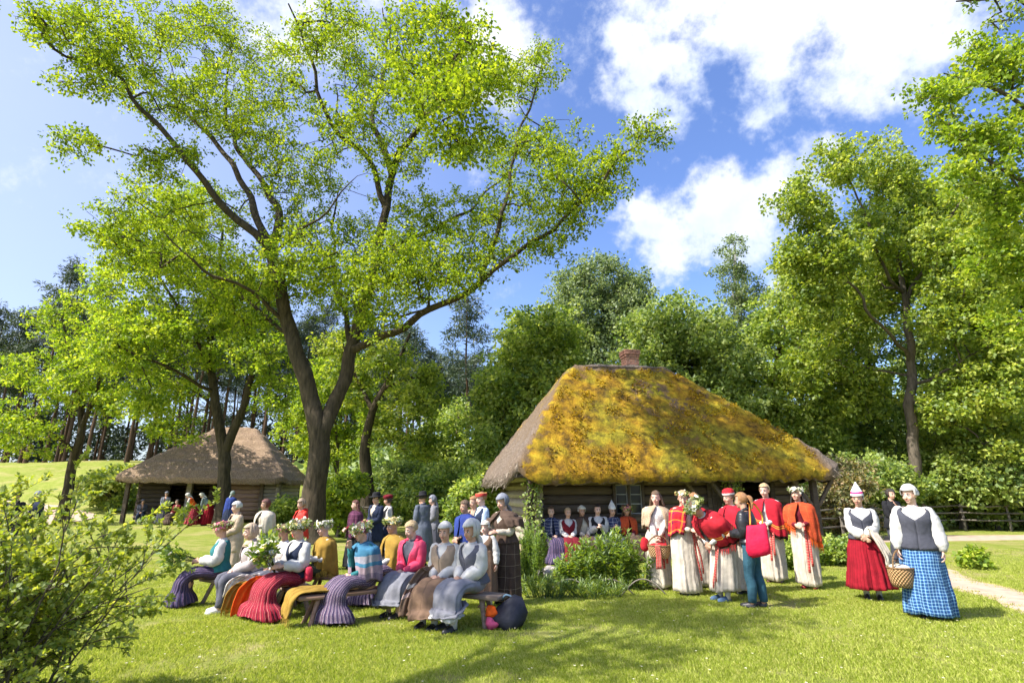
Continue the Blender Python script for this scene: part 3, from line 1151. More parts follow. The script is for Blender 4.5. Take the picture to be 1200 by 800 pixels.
def tree(name, label, limbs, ell, n_tuft, n_leaf, rad, length, width, leafm, barkm, group=None, shell=0.0, flare=1.5, step=0.5, up=0.5, rise=0.25, cat='tree', gnarl=0.12, sides=(12, 6, 3), sub=1):
    base = Vector(limbs[0][0][0])
    root = thing(name, label, cat, base, 0, group)
    A = crown_points(ell, n_tuft, shell)
    P, par, rd, n0 = grow(limbs, A, step, gnarl, rise)
    P = P - np.array(base)
    wood_mesh(P, par, rd, barkm, root, flare, sides)
    B = A - np.array(base)
    if sub > 1:
        B = np.repeat(B, sub, 0)
        B = B + rnd_unit(len(B)) * (rad * rng.uniform(.25, 1.15, len(B)))[:, None] * [1, 1, .75]
        rad = rad * .46
        n_leaf = max(4, n_leaf // sub)
    v, tone = tuft_leaves(B, n_leaf, rad, length, width, up=up)
    link('crown', quad_mesh('crown', v, leafm, tone), root)
    return root


def trace(Y0, *pp):
    """picture points with depth offsets -> world points"""
    return [tuple(at(p[0], p[1], Y0 + (p[2] if len(p) > 2 else 0))) for p in pp]


def on_ground(px, py, Y):
    q = at(px, py, Y)
    return (q.x, q.y, terrain(q.x, q.y) - 0.05)


# the great forked oak
YO = 20.0
oak_limbs = [
    ([on_ground(368, 628, YO)] + trace(YO, (370, 580), (374, 520), (358, 450, -.2), (340, 385, -.5), (325, 330, -.8), (315, 297, -1.0)), 0.44, 0.20),
    (trace(YO, (374, 520), (392, 470), (412, 410, .2), (428, 350, .4), (440, 310, .5), (452, 250, .8), (456, 205, 1)), 0.28, 0.15),
    (trace(YO, (315, 297, -1), (285, 265, -1.5), (255, 235, -2), (225, 195, -2.6), (195, 160, -3), (165, 125, -3.4), (145, 95, -3.7), (110, 70, -4.2), (75, 45, -4.6)), 0.17, 0.025),
    (trace(YO, (315, 297, -1), (298, 245, -.6), (280, 205, 0), (255, 172, .5), (225, 140, 1), (185, 95, 1.6), (150, 40, 2)), 0.16, 0.025),
    (trace(YO, (316, 297, -1), (329, 250, -.5), (315, 227, .2), (295, 200, .8), (275, 165, 1.4), (262, 120, 2), (270, 60, 2.6)), 0.17, 0.025),
    (trace(YO, (318, 299, -1), (350, 272, -1.8), (385, 245, -2.4), (410, 215, -3)), 0.08, 0.02),
    (trace(YO, (448, 240, .8), (430, 185, .2), (400, 155, -.5), (380, 130, -1), (370, 85, -1.5), (355, 50, -2), (340, 5, -2.4)), 0.14, 0.03),
    (trace(YO, (456, 205, 1), (447, 170, 1), (437, 140, 1.4), (445, 100, 1.9), (455, 50, 2.4), (450, 10, 2.8)), 0.16, 0.03),
    (trace(YO, (456, 205, 1), (465, 185, -.2), (490, 150, -2.2), (510, 125, -4), (525, 100, -5.5), (535, 60, -7), (540, 30, -7.6)), 0.16, 0.025),
    (trace(YO, (412, 410, .2), (455, 390, -.6), (510, 360, -1.3), (560, 335, -1.8), (600, 300, -2.2), (640, 275, -2.6), (670, 245, -2.8), (700, 220, -3), (735, 180, -3.3), (765, 155, -3.5)), 0.15, 0.025),
    (trace(YO, (440, 310, .5), (470, 285, 1.2), (520, 265, 2), (560, 235, 2.8), (610, 190, 3.4)), 0.12, 0.025),
    (trace(YO, (562, 333, -1.8), (590, 255, -1.2), (600, 195, -.8), (620, 120, -.4), (640, 75, 0)), 0.09, 0.02),
    (trace(YO, (412, 408, .2), (395, 330, 1.6), (390, 270, 2.6), (400, 220, 3.2)), 0.12, 0.02),
    (trace(YO, (338, 380, -.5), (290, 340, -1.6), (240, 315, -2.6), (190, 270, -3.4)), 0.09, 0.02),
    (trace(YO, (345, 400, -.4), (300, 360, 1.2), (240, 300, 2.2), (180, 240, 2.8)), 0.10, 0.02),
]
oak_ell = [(px, py, rx * 1.13, ry * 1.15, YO + dy, dd * 1.1) for px, py, rx, ry, dy, dd in [
    (60, 28, 50, 24, -4.4, 1), (120, 40, 55, 40, -3.5, 1.5), (190, 30, 50, 40, 1.5, 2), (105, 85, 45, 28, -4, 1), (190, 100, 55, 42, -1, 2.5), (260, 50, 55, 45, 2.4, 2),
    (235, 25, 50, 25, 1, 2), (250, 125, 55, 40, 0, 2.5), (320, 95, 45, 45, 0, 2.5), (90, 165, 32, 18, -3.6, .8), (195, 185, 45, 25, -2.4, 1.2), (165, 235, 50, 28, 0, 2.5),
    (120, 262, 35, 20, -2, 1), (240, 255, 55, 38, 1, 2.5), (330, 195, 38, 55, 0, 2.5), (290, 150, 42, 38, 1, 2), (390, 30, 42, 32, -1.8, 1.5), (415, 55, 42, 36, 0, 2),
    (470, 38, 32, 32, -5.5, 2), (520, 28, 30, 26, -7.2, 1.5), (535, 75, 30, 30, -6.5, 1.5), (350, 50, 26, 24, -2, 1), (440, 105, 45, 36, -2, 2), (495, 100, 42, 38, -5.5, 2), (560, 52, 16, 20, -8.2, .8),
    (598, 92, 42, 34, -.5, 1.5), (640, 72, 22, 30, 0, 1), (515, 118, 46, 28, -8, 1.2), (560, 98, 32, 26, -8.6, 1), (548, 165, 42, 26, -7.6, 1.2), (400, 150, 42, 36, -1, 2), (380, 215, 36, 36, 2, 2), (465, 178, 42, 34, -1.5, 2),
    (600, 178, 52, 36, 1, 2), (648, 168, 36, 28, -1, 1.2), (668, 205, 46, 30, -2.6, 1.2), (718, 190, 32, 26, -3.2, .8), (758, 155, 28, 18, -3.5, .6),
    (700, 222, 36, 22, -3, .8), (620, 238, 55, 32, -1.5, 1.5), (672, 258, 32, 22, -2.8, .8), (550, 250, 55, 36, 1, 2), (480, 258, 46, 36, 1, 2.5), (515, 300, 55, 32, -.5, 2),
    (450, 315, 46, 28, 1, 2), (400, 285, 55, 36, 2, 2), (350, 275, 36, 36, -1, 2), (570, 298, 46, 26, -1.5, 1.2), (635, 290, 34, 20, -2.5, .8), (365, 335, 52, 36, 1, 2),
    (300, 325, 55, 36, 0, 2.5), (410, 325, 50, 30, -2.5, 1.2), (470, 300, 45, 30, -2.5, 1.2), (530, 325, 40, 24, -2.2, 1), (345, 305, 40, 30, -2.5, 1.2), (440, 375, 36, 18, -2, 1), (430, 350, 44, 26, .5, 1.5), (480, 340, 36, 20, -.8, 1), (210, 300, 55, 34, -1, 2.5), (150, 290, 40, 26, -2, 1.5), (280, 365, 40, 26, 0, 1.5)]]
tree('oak_tree', 'great forked oak with sparse bright yellow-green leaves towering over the seated group', oak_limbs, oak_ell, 3200, 45, 0.45, 0.122, 0.32, M_OAK, M_BARK, flare=1.4, step=0.4, gnarl=0.2, sub=3, sides=(22, 7, 3))

# forked maple in front of the far cottage
Y2 = 28.0
tree('maple_tree', 'forked broadleaf tree growing in front of the grey thatched outbuilding', [
    ([on_ground(261, 606, Y2)] + trace(Y2, (262, 575), (263, 530), (252, 470), (247, 400, .3), (255, 330, .6), (262, 270, 1)), 0.35, 0.06),
    (trace(Y2, (263, 532), (280, 488), (296, 440), (308, 390, -.4), (318, 330, -.8)), 0.26, 0.05),
    (trace(Y2, (249, 440), (220, 380, -1), (190, 330, -2), (150, 290, -2.5)), 0.12, 0.03),
    (trace(Y2, (250, 460), (215, 440, -1.5), (170, 420, -2.6), (130, 400, -3.2)), 0.10, 0.03),
    (trace(Y2, (255, 480), (230, 460, 1.5), (190, 440, 2.6)), 0.10, 0.03),
], [(px, py, rx, ry, Y2 + dy, dd) for px, py, rx, ry, dy, dd in [
    (185, 285, 75, 38, -1.5, 2.5), (135, 335, 45, 42, -2, 2), (235, 320, 75, 45, 0, 3), (175, 390, 65, 45, -2, 2.5), (250, 385, 70, 45, 0, 3), (308, 410, 44, 46, -.5, 2.5),
    (195, 450, 50, 32, 1.5, 2), (135, 405, 40, 42, -3, 2), (290, 340, 50, 40, 0, 2.5), (215, 245, 60, 35, 0, 2.5), (325, 460, 30, 30, -.5, 1.5), (160, 470, 36, 26, -2, 1.5), (200, 500, 40, 22, 2, 1.5)]],
    820, 54, 0.60, 0.18, 0.32, M_FRESH, M_BARK, flare=1.4, step=0.6, sub=3)

# young tree on the rise at far left
Y3 = 30.0
tree('young_oak', 'slender young tree leaning over the grassy rise at the far left', [
    ([on_ground(76, 592, Y3)] + trace(Y3, (80, 565), (86, 535), (97, 500), (92, 455), (80, 410), (72, 370)), 0.30, 0.05),
    (trace(Y3, (97, 498), (112, 465, -.5), (120, 425, -1), (130, 380, -1.4)), 0.14, 0.03),
    (trace(Y3, (88, 530), (60, 505, -1), (30, 490, -1.8), (5, 480, -2.4)), 0.09, 0.03),
], [(px, py, rx, ry, Y3 + dy, dd) for px, py, rx, ry, dy, dd in [
    (60, 455, 55, 42, -1, 2), (35, 510, 45, 26, -1.5, 1.5), (108, 430, 45, 45, -1, 2), (62, 395, 40, 36, 0, 2), (125, 475, 38, 32, 0, 1.5), (10, 500, 34, 30, -2, 1.5), (90, 360, 40, 26, 0, 1.5), (20, 430, 30, 24, -1, 1.5)]],
    270, 50, 0.55, 0.18, 0.32, M_FRESH, M_BARK, step=0.6, sub=3)

# the dark leaning tree between the two cottages
Y4 = 26.0
tree('leaning_tree', 'dark trunked tree leaning right between the two thatched cottages', [
    ([on_ground(432, 596, Y4)] + trace(Y4, (430, 560), (428, 520), (440, 475), (465, 430), (480, 390)), 0.36, 0.06),
    (trace(Y4, (437, 480), (415, 440, .5), (400, 400, 1)), 0.12, 0.04),
    (trace(Y4, (450, 455), (490, 440, -.6), (520, 430, -1)), 0.10, 0.04),
], [(px, py, rx, ry, Y4 + dy, dd) for px, py, rx, ry, dy, dd in [
    (486, 470, 34, 34, -1, 2), (450, 500, 26, 26, 1, 2), (500, 440, 20, 22, -1, 1.5), (455, 420, 30, 26, 0, 2), (410, 455, 28, 34, .5, 2), (492, 520, 30, 26, 0, 1.5), (400, 400, 26, 24, 1, 1.5)]],
    240, 60, 0.55, 0.18, 0.32, M_GLOW, M_BARK, step=0.6, sub=3)

# bushy little trees and shrubs in the gap, and everything leafy behind
BK = [
    # name, label, material, bark, (trunk px, Y), trunk top, ellipses, tufts, leaves, tuft radius, leaf
    ('linden_tree', 'broad rounded dark green tree rising behind the left end of the mossy roof', M_MAPLE, M_BARK, (612, 26), (612, 400),
     [(618, 388, 30, 26), (600, 440, 34, 38), (622, 480, 54, 50), (578, 500, 20, 40), (648, 395, 30, 34), (640, 440, 40, 40), (590, 540, 36, 30)], 2.6, 560, 46, 0.7, 0.26),
    ('poplar_tree', 'tall grey-green tree showing above the cottage ridge, left of the chimney', M_BLUE, M_BARK, (706, 36), (706, 330),
     [(700, 325, 30, 24), (672, 345, 22, 22), (738, 345, 24, 24), (688, 372, 42, 36), (735, 372, 36, 36), (715, 415, 60, 42), (670, 405, 28, 30)], 2.6, 520, 46, 0.8, 0.28),
    ('maple_tree', 'dense dark green tree directly behind the brick chimney', M_DEEP, M_BARK, (800, 27), (800, 380),
     [(792, 378, 44, 26), (826, 398, 34, 28), (768, 405, 36, 36), (850, 435, 36, 34), (800, 445, 62, 42), (745, 440, 34, 34), (860, 480, 40, 34)], 2.6, 520, 46, 0.7, 0.27),
    ('birch_tree', 'slender pale birch standing higher than the trees around it right of the roof', M_BLUE, M_BARK_B, (868, 34), (862, 290),
     [(860, 296, 14, 20), (856, 322, 20, 20), (874, 340, 20, 24), (862, 372, 26, 26), (882, 395, 22, 28), (866, 430, 28, 30), (890, 350, 12, 14)], 1.3, 230, 40, 0.55, 0.2),
    ('rowan_tree', 'mid green tree filling the gap between the birch and the big maple', M_MAPLE, M_BARK, (918, 29), (915, 350),
     [(915, 372, 38, 32), (900, 430, 44, 40), (940, 330, 24, 34), (930, 480, 46, 42), (895, 500, 40, 34), (960, 400, 34, 40), (960, 510, 40, 34)], 2.4, 430, 44, 0.7, 0.27),
    ('ash_tree', 'leafy tree behind the leaning trunk at the edge of the pines', M_MAPLE, M_BARK_G, (530, 33), (538, 480),
     [(520, 505, 26, 26), (548, 525, 30, 28), (505, 545, 36, 24), (535, 482, 14, 16)], 2.0, 150, 40, 0.65, 0.27),
    ('hazel_tree', 'low sunlit tree in front of the pine trunks above the far cottage', M_FRESH, M_BARK_G, (395, 38), (392, 450),
     [(375, 470, 36, 34), (400, 440, 32, 34), (420, 490, 30, 36), (345, 500, 26, 26), (385, 520, 40, 26)], 2.0, 260, 40, 0.7, 0.28),
    ('alder_tree', 'dark rounded tree at the right edge behind the big maple', M_DEEP, M_BARK, (1180, 31), (1170, 270),
     [(1130, 240, 50, 40), (1180, 270, 40, 50), (1085, 300, 40, 40), (1150, 330, 50, 40), (1190, 380, 50, 50), (1120, 400, 50, 50), (1180, 450, 60, 50), (1100, 470, 50, 40), (1130, 520, 60, 40)], 2.8, 560, 40, 0.85, 0.3),
    ('elm_tree', 'shaded tree behind the big maple, over the rail fence', M_DEEP, M_BARK, (1010, 32), (1010, 330),
     [(1000, 330, 50, 46), (960, 380, 40, 40), (1040, 400, 56, 50), (990, 450, 50, 46), (1050, 500, 60, 40), (980, 530, 50, 30)], 2.8, 430, 40, 0.85, 0.3),
]
for nm, lb, lm, bm, (tx, tY), (ux, uy), ell, dd, nt, nl, rd, ll in BK:
    g0 = on_ground(tx, 590, tY)
    topp = at(ux, uy, tY)
    base = Vector(g0)
    midp = base.lerp(topp, 0.5) + Vector((random.uniform(-.5, .5), 0, 0))
    limbs = [([tuple(base), tuple(base.lerp(midp, .5)), tuple(midp), tuple(topp)], 0.34 if dd > 2 else 0.17, 0.05)]
    for e in ell[:5]:
        q = at(e[0], e[1], tY + random.uniform(-1, 1) * dd * 0.6)
        st = base.lerp(topp, min(0.85, max(0.25, (q.z - base.z) / (topp.z - base.z) - 0.25)))
        limbs.append(([tuple(st), tuple(st.lerp(q, .5) + Vector((0, 0, .3))), tuple(q)], 0.10, 0.03))
    tree(nm, lb, limbs, [(*e, tY, dd) for e in ell], int(nt * 1.05), int(nl * 1.7), rd * 1.15, ll * .76, 0.34, lm, bm, shell=0.3, step=0.9, sides=(8, 4, 3), sub=3)

# the big maple on the right, its trunk showing through
Y5 = 25.0
tree('maple_tree', 'big spreading maple with a pale trunk showing through its leaves on the right', [
    ([on_ground(1074, 600, Y5)] + trace(Y5, (1072, 540), (1070, 480), (1064, 405), (1060, 345), (1048, 280, .4), (1040, 215, .8)), 0.29, 0.05),
    (trace(Y5, (1072, 452), (1095, 438, -.6), (1130, 420, -1.2), (1170, 400, -1.8)), 0.07, 0.02),
    (trace(Y5, (1061, 350), (1090, 300, -.6), (1120, 250, -1), (1140, 200, -1.2)), 0.10, 0.02),
    (trace(Y5, (1066, 420), (1025, 370, -1.4), (990, 320, -2), (960, 270, -2.4), (945, 225, -2.6)), 0.085, 0.02),
    (trace(Y5, (1068, 440), (1020, 430, 1), (970, 420, 1.6)), 0.06, 0.02),
    (trace(Y5, (1060, 345), (1020, 280, -1), (1000, 220, -1.6), (985, 185, -2)), 0.10, 0.03),
], [(px, py, rx, ry, Y5 + dy, dd) for px, py, rx, ry, dy, dd in [
    (945, 240, 34, 30, -2.5, .9), (985, 195, 34, 26, -2, 1), (1035, 195, 36, 36, 0, 1.8), (975, 290, 52, 36, -2, 1.4), (1035, 270, 52, 44, 0, 2), (1105, 280, 52, 46, -1, 2), (955, 350, 34, 34, -1.5, 1.2),
    (1000, 360, 46, 44, 1.5, 1.4), (1110, 370, 44, 42, -1.2, 1.4), (1155, 340, 46, 52, -1.4, 1.6), (950, 425, 36, 36, 1, 1.5), (1000, 455, 46, 40, 1.8, 1.2), (1130, 470, 48, 44, -.8, 1.4),
    (1180, 430, 36, 52, -1.5, 1.4), (930, 300, 22, 26, -2, .8), (1150, 250, 46, 46, -1, 1.8), (1070, 225, 46, 40, 1.2, 1.5), (1050, 330, 50, 40, 2.2, 1), (1190, 520, 40, 30, -1, 1.2)]],
    1350, 66, 0.70, 0.18, 0.36, M_GLOW, M_BARK_G, flare=1.3, step=0.5, sub=3, gnarl=0.3)

# nearer tree at the right edge, its trunk beyond the frame
Y6 = 13.5
gx = on_ground(1330, 640, Y6)
tree('field_maple', 'nearer bright tree reaching in from beyond the right edge', [
    ([gx] + trace(Y6, (1325, 500), (1315, 380), (1290, 260), (1270, 160)), 0.30, 0.06),
    (trace(Y6, (1300, 300), (1240, 240, -.3), (1180, 200, -.6), (1120, 160, -.8)), 0.10, 0.02),
    (trace(Y6, (1280, 200), (1220, 140, -.3), (1160, 100, -.5), (1110, 85, -.6)), 0.10, 0.02),
    (trace(Y6, (1310, 360), (1240, 330, .4), (1180, 300, .7)), 0.08, 0.02),
], [(px, py, rx, ry, Y6 + dy, dd) for px, py, rx, ry, dy, dd in [
    (1150, 95, 55, 22, -.5, .8), (1115, 140, 30, 26, -.8, .6), (1165, 165, 46, 36, -.5, 1), (1125, 205, 30, 26, -.6, .8), (1180, 240, 36, 46, 0, 1), (1250, 120, 70, 60, 0, 2), (1280, 230, 70, 70, 0, 2), (1210, 310, 50, 30, .6, 1.2), (1165, 300, 40, 34, .4, 1), (1095, 110, 26, 20, -.7, .6), (1150, 62, 40, 16, -.4, .6), (1190, 365, 34, 30, .6, 1), (1190, 70, 40, 22, -.3, .6)]],
    520, 60, 0.40, 0.12, 0.38, M_FRESH, M_BARK_G, step=0.4, sub=3)

# bough hanging into the top right corner from a tree just beside the camera's right
hb = trace(7.0, (1420, 690), (1400, 300), (1380, 60), (1330, -60))
tree('overhanging_tree', 'tree outside the frame whose dangling dark twig hangs in the top right corner', [
    ([on_ground(1420, 760, 7.0)] + hb[1:], 0.2, 0.06),
    (trace(7.0, (1385, 100), (1290, -15, -.2), (1220, -20, -.3), (1165, -2, -.4), (1120, 2, -.4)), 0.05, 0.008),
], [(px, py, rx, ry, 6.7, .25) for px, py, rx, ry in [(1140, 4, 26, 6), (1175, 16, 22, 16), (1165, 38, 9, 8), (1200, 12, 22, 16), (1260, -10, 40, 24), (1330, -60, 60, 50)]],
    110, 14, 0.10, 0.07, 0.34, M_DEEP, M_BARK, step=0.15, gnarl=0.03)

# tall tree behind the camera's left shoulder: its crown throws the dappled shade on the near lawn
tree('shade_tree', 'tall tree standing left of the picture, out of frame, shading the near lawn', [
    ([(-14.6, 3.2, 0), (-14.6, 3.2, 4), (-14.4, 3.3, 8), (-14.2, 3.4, 12)], 0.4, 0.1)], [], 0, 1, 1, 1, 1, M_OAK, M_BARK) if False else None


def loose_tree(name, label, base, top, balls, nt, nl, rd, ll, lm, bm, cat='tree', r0=0.3, group=None, width=0.3, sides=(8, 4, 3)):
    """tree or shrub given straight in metres: balls = (x, y, z, r, rz)"""
    root = thing(name, label, cat, base, 0, group)
    pts = []
    tot = sum(b[3] ** 2 for b in balls)
    for (x, y, z, r, rz) in balls:
        c = max(2, int(nt * r * r / tot))
        d = rnd_unit(c) * (rng.uniform(0.25, 1, c) ** 0.45)[:, None]
        pts.append(np.array([x, y, z]) + d * [r, r, rz])
    A = np.vstack(pts)
    base_, top_ = Vector((0, 0, -0.05)), Vector(top)
    limbs = [([tuple(base_), tuple(base_.lerp(top_, .4) + Vector((.04, 0, 0)) * top_.z * .3), tuple(top_)], r0, r0 * 0.2)]
    for b in balls:
        q = Vector(b[:3])
        st = base_.lerp(top_, min(.8, max(.08, q.z / max(top_.z, .1) - .35)))
        limbs.append(([tuple(st), tuple(st.lerp(q, .5) + Vector((0, 0, .1 * q.z))), tuple(q)], r0 * .4, r0 * .12))
    st_ = max(0.12, top_.z / 14)
    P, par, rdn, n0 = grow(limbs, A, st_, 0.05)
    wood_mesh(P, par, rdn, bm, root, 1.3, sides)
    v, tone = tuft_leaves(A, nl, rd, ll, width)
    v[:, 2] = np.maximum(v[:, 2], 0.01)
    link('crown', quad_mesh('crown', v, lm, tone), root)
    return root


# shrubs: (name, label, px, Y, width m, height m, leaf material, tufts, leaf length)
SHR = [
    ('viburnum_shrub', 'tall pale green flowering shrub behind the woman in the blue checked skirt', 1125, 26.0, 4.6, 4.8, M_SHRUB, 520, .17),
    ('viburnum_shrub', 'big pale green shrub at the right edge beside the rail fence', 1205, 25.0, 4.6, 4.2, M_SHRUB, 460, .17),
    ('lilac_shrub', 'leafy shrub in the dark gap under the big maple', 1055, 25.5, 3.2, 2.8, M_MAPLE, 260, .17),
    ('barberry_shrub', 'russet tinged shrub right of the mossy roof corner', 985, 20.5, 2.6, 2.9, M_RUSSET, 200, .13),
    ('lilac_shrub', 'rounded green shrub behind the right corner of the cottage', 940, 23.5, 3.4, 3.0, M_MAPLE, 220, .16),
    ('hazel_shrub', 'sunlit bushy shrub right of the oak trunk', 398, 22.0, 2.0, 2.4, M_FRESH, 210, .15),
    ('hazel_shrub', 'shaded shrub behind the man in the black hat and long coat', 500, 23.5, 3.2, 2.8, M_MAPLE, 220, .16),
    ('hazel_shrub', 'dark shrub against the left wall of the mossy cottage', 556, 19.5, 2.0, 2.6, M_MAPLE, 200, .15),
    ('lilac_shrub', 'low green shrub under the right corner of the far cottage', 335, 29.0, 2.2, 1.4, M_MAPLE, 110, .18),
    ('lilac_shrub', 'pale shrub at the edge of the pine wood left of the far cottage', 125, 42.0, 5.0, 3.2, M_SHRUB, 150, .3),
    ('juniper_shrub', 'dark shrub between the fence and the leaning trunk', 455, 29.0, 3.6, 3.2, M_DEEP, 200, .2),
    ('juniper_shrub', 'dark shrub at the back of the fence under the elm', 1010, 25.0, 4.0, 3.4, M_DEEP, 220, .2),
    ('juniper_shrub', 'dark shrub behind the pale shrubs at the right edge', 1165, 25.5, 5.0, 3.8, M_DEEP, 240, .22),
    ('currant_shrub', 'clipped low bush behind the woman in the orange shawl', 978, 13.4, 1.5, 0.62, M_MAPLE, 150, .08),
    ('currant_shrub', 'low bush between the red shawl and the cottage corner', 905, 12.6, 1.1, 0.6, M_MAPLE, 90, .09),
    ('peony_plant', 'small broad leaved plant beside the dirt path', 1128, 12.6, 0.5, 0.42, M_FRESH, 26, .11),
]
for nm, lb, px, Y, w, h, lm, nt, ll in SHR:
    p = at(px, 600, Y)
    balls = []
    nb = 9
    for k in range(nb):
        a = k * 2.4
        rr = w * 0.27
        balls.append((math.cos(a) * w * 0.26, math.sin(a) * w * 0.24, h * (0.16 + 0.62 * ((k * 0.37) % 1)), rr, h * 0.24))
    balls.append((0, 0, h * 0.8, w * 0.24, h * 0.2))
    loose_tree(nm, lb, (p.x, p.y, terrain(p.x, p.y)), (0, 0, h * 0.7), balls, nt, 34, 0.06 * w + ll * 0.8, ll, lm, M_BARK_G, 'shrub', 0.03 * h, width=0.36)

# shade trees left of the frame (their shade is in the picture)
loose_tree('shade_tree', 'tree beyond the left edge that shades the lawn by the seated group', (-6.2, -1.0, 0), (-.7, 4.7, 9.4), [
    (-.1, 5.0, 10.4, 1.2, .9), (-1.6, 5.3, 9.0, 1.0, .8), (-.4, 3.7, 8.6, .8, .7), (.4, 5.9, 9.2, .7, .6)], 105, 26, 0.42, 0.17, M_MAPLE, M_BARK, r0=0.25)

# pines: three grown once, then copied about the slope behind
def pine(seed, h):
    r = np.random.default_rng(seed)
    root = thing('pine_tree', 'tall bare-stemmed pine with a dark tuft crown in the wood behind the lawn', 'tree', (0, 0, 0), 0, 'pines in the wood behind the left lawn')
    lean = r.uniform(-.5, .5, 2)
    pts = [(0, 0, -0.2), (lean[0] * .3, lean[1] * .3, h * .35), (lean[0], lean[1], h * .7), (lean[0] * 1.3, lean[1] * 1.2, h)]
    A = []
    for k in range(34):
        z = h * (0.55 + 0.45 * (k / 33) ** 0.8)
        rr = (1 - (z / h - .5) * 1.5) * r.uniform(.7, 3.1) + .3
        a = r.uniform(0, 6.28)
        A.append((lean[0] + math.cos(a) * rr, lean[1] + math.sin(a) * rr, z + r.uniform(-.2, .5)))
    A = np.array(A)
    P, par, rd, n0 = grow([(pts, 0.23, 0.05)], A, 1.3, 0.1, 0.1)
    wood_mesh(P, par, rd, M_BARK_P, root, 1.2, (8, 3, 3))
    v, t = tuft_leaves(np.repeat(A, 2, 0) + r.normal(0, .35, (len(A) * 2, 3)), 60, 0.85, 0.5, 0.10, flat=0.45, up=0.3)
    link('crown', quad_mesh('crown', v, M_NEEDLE, t), root)
    return root


def copy_tree(o):
    c = o.copy()
    COL.objects.link(c)
    for ch in list(o.children):
        d = ch.copy()
        COL.objects.link(d)
        d.parent = c
    return c


protos = [pine(s, h) for s, h in ((1, 19), (2, 22), (3, 20.5), (4, 18))]
pine_spots = []
rp = random.Random(5)
for k in range(96):
    Y = rp.uniform(66, 96)
    px = -70 + 650 * ((k + rp.uniform(-1.5, 1.5)) / 96)
    pine_spots.append((px, Y))
pine_spots += [(548, 50)]
for i, (px, Y) in enumerate(pine_spots):
    o = protos[i] if i < 4 else copy_tree(protos[i % 4])
    q = at(px, 560, Y)
    o.location = (q.x, q.y, terrain(q.x, q.y) - 0.1)
    s = rp.uniform(0.85, 1.1)
    o.scale = (s, s, s * rp.uniform(.95, 1.08))
    o.rotation_euler = (0, 0, rp.uniform(0, 6.28))

# the wood closing the view behind it all
pts = []
for k in range(1500):
    px = rng.uniform(360, 1420)
    Y = rng.uniform(48, 80)
    q = at(px, 590, Y)
    hmax = 15 if px > 620 else 6
    z = terrain(q.x, q.y) + hmax * rng.uniform(0, 1) ** 0.8 * (0.75 + 0.3 * noise.noise(Vector((px * 0.02, 0, 0))))
    pts.append((q.x, q.y, z))
v, t = tuft_leaves(np.array(pts), 26, 1.9, 0.8, 0.34)
tag(link('forest', quad_mesh('forest', v, M_DEEP, t)), kind='stuff')

pts = []
for k in range(620):
    px = rng.uniform(-160, 470)
    q = at(px, 590, rng.uniform(86, 108))
    gap = noise.noise(Vector((px * 0.035, 4.0, 0)))
    pts.append((q.x, q.y, terrain(q.x, q.y) + 15 * rng.uniform(0, 1) ** 1.1 * (0.7 + 0.7 * gap)))
v, t = tuft_leaves(np.array(pts), 60, 1.8, 0.9, 0.16, flat=.6)
tag(link('pine_wood', quad_mesh('pine_wood', v, M_NEEDLE, t)), kind='stuff')

# ================================================================== PEOPLE
def skin_mat(name, col):
    m, N = material(name)
    co = N.n('ShaderNodeTexCoord').outputs['Object']
    nz = N.noise(co, 18, 4)
    c = N.ramp(nz, [(0.3, tuple(x * .88 for x in col)), (0.7, tuple(min(1, x * 1.08) for x in col))])
    p = N.n('ShaderNodeBsdfPrincipled', None, Base_Color=c, Roughness=0.55)
    p.inputs['Specular IOR Level'].default_value = 0.3
    p.inputs['Subsurface Weight'].default_value = 0.0
    out(N, p.outputs[0])
    return m


SKINS = [skin_mat('skin', (0.56, 0.33, 0.235)), skin_mat('skin_tanned', (0.48, 0.27, 0.18)), skin_mat('skin_pale', (0.62, 0.39, 0.30))]
M_EYE = plain('eye_dark', (0.03, 0.025, 0.02), 0.3, 0.02)
M_EYEW = plain('eye_white', (0.6, 0.57, 0.54), 0.4, 0.02)
M_LIP = plain('lips', (0.42, 0.15, 0.13), 0.5, 0.05)
M_BROW = plain('brow', (0.15, 0.095, 0.06), 0.9, 0.05)


def hair_mat(name, a, b):
    m, N = material(name)
    co = N.n('ShaderNodeTexCoord').outputs['UV']
    v = N.vmath('MULTIPLY', co, (60, 4, 1))
    n1 = N.noise(v, 2.0, 4, 0.6)
    c = N.ramp(n1, [(0.3, a), (0.7, b)])
    p = N.n('ShaderNodeBsdfPrincipled', None, Base_Color=c, Roughness=0.5, Normal=bumped(N, n1, 0.8, 0.02))
    out(N, p.outputs[0])
    return m


HAIR = {
    'blonde': hair_mat('blonde_hair', (0.30, 0.19, 0.085), (0.62, 0.46, 0.25)),
    'brown': hair_mat('brown_hair', (0.06, 0.034, 0.018), (0.18, 0.105, 0.055)),
    'dark': hair_mat('dark_hair', (0.012, 0.009, 0.007), (0.05, 0.035, 0.026)),
    'red': hair_mat('dark_red_hair', (0.06, 0.014, 0.010), (0.17, 0.045, 0.030)),
    'ginger': hair_mat('ginger_hair', (0.20, 0.085, 0.03), (0.45, 0.23, 0.09)),
    'grey': hair_mat('grey_hair', (0.28, 0.26, 0.24), (0.55, 0.53, 0.50)),
}
X3, Z3 = np.array([1., 0, 0]), np.array([0, 0, 1.])


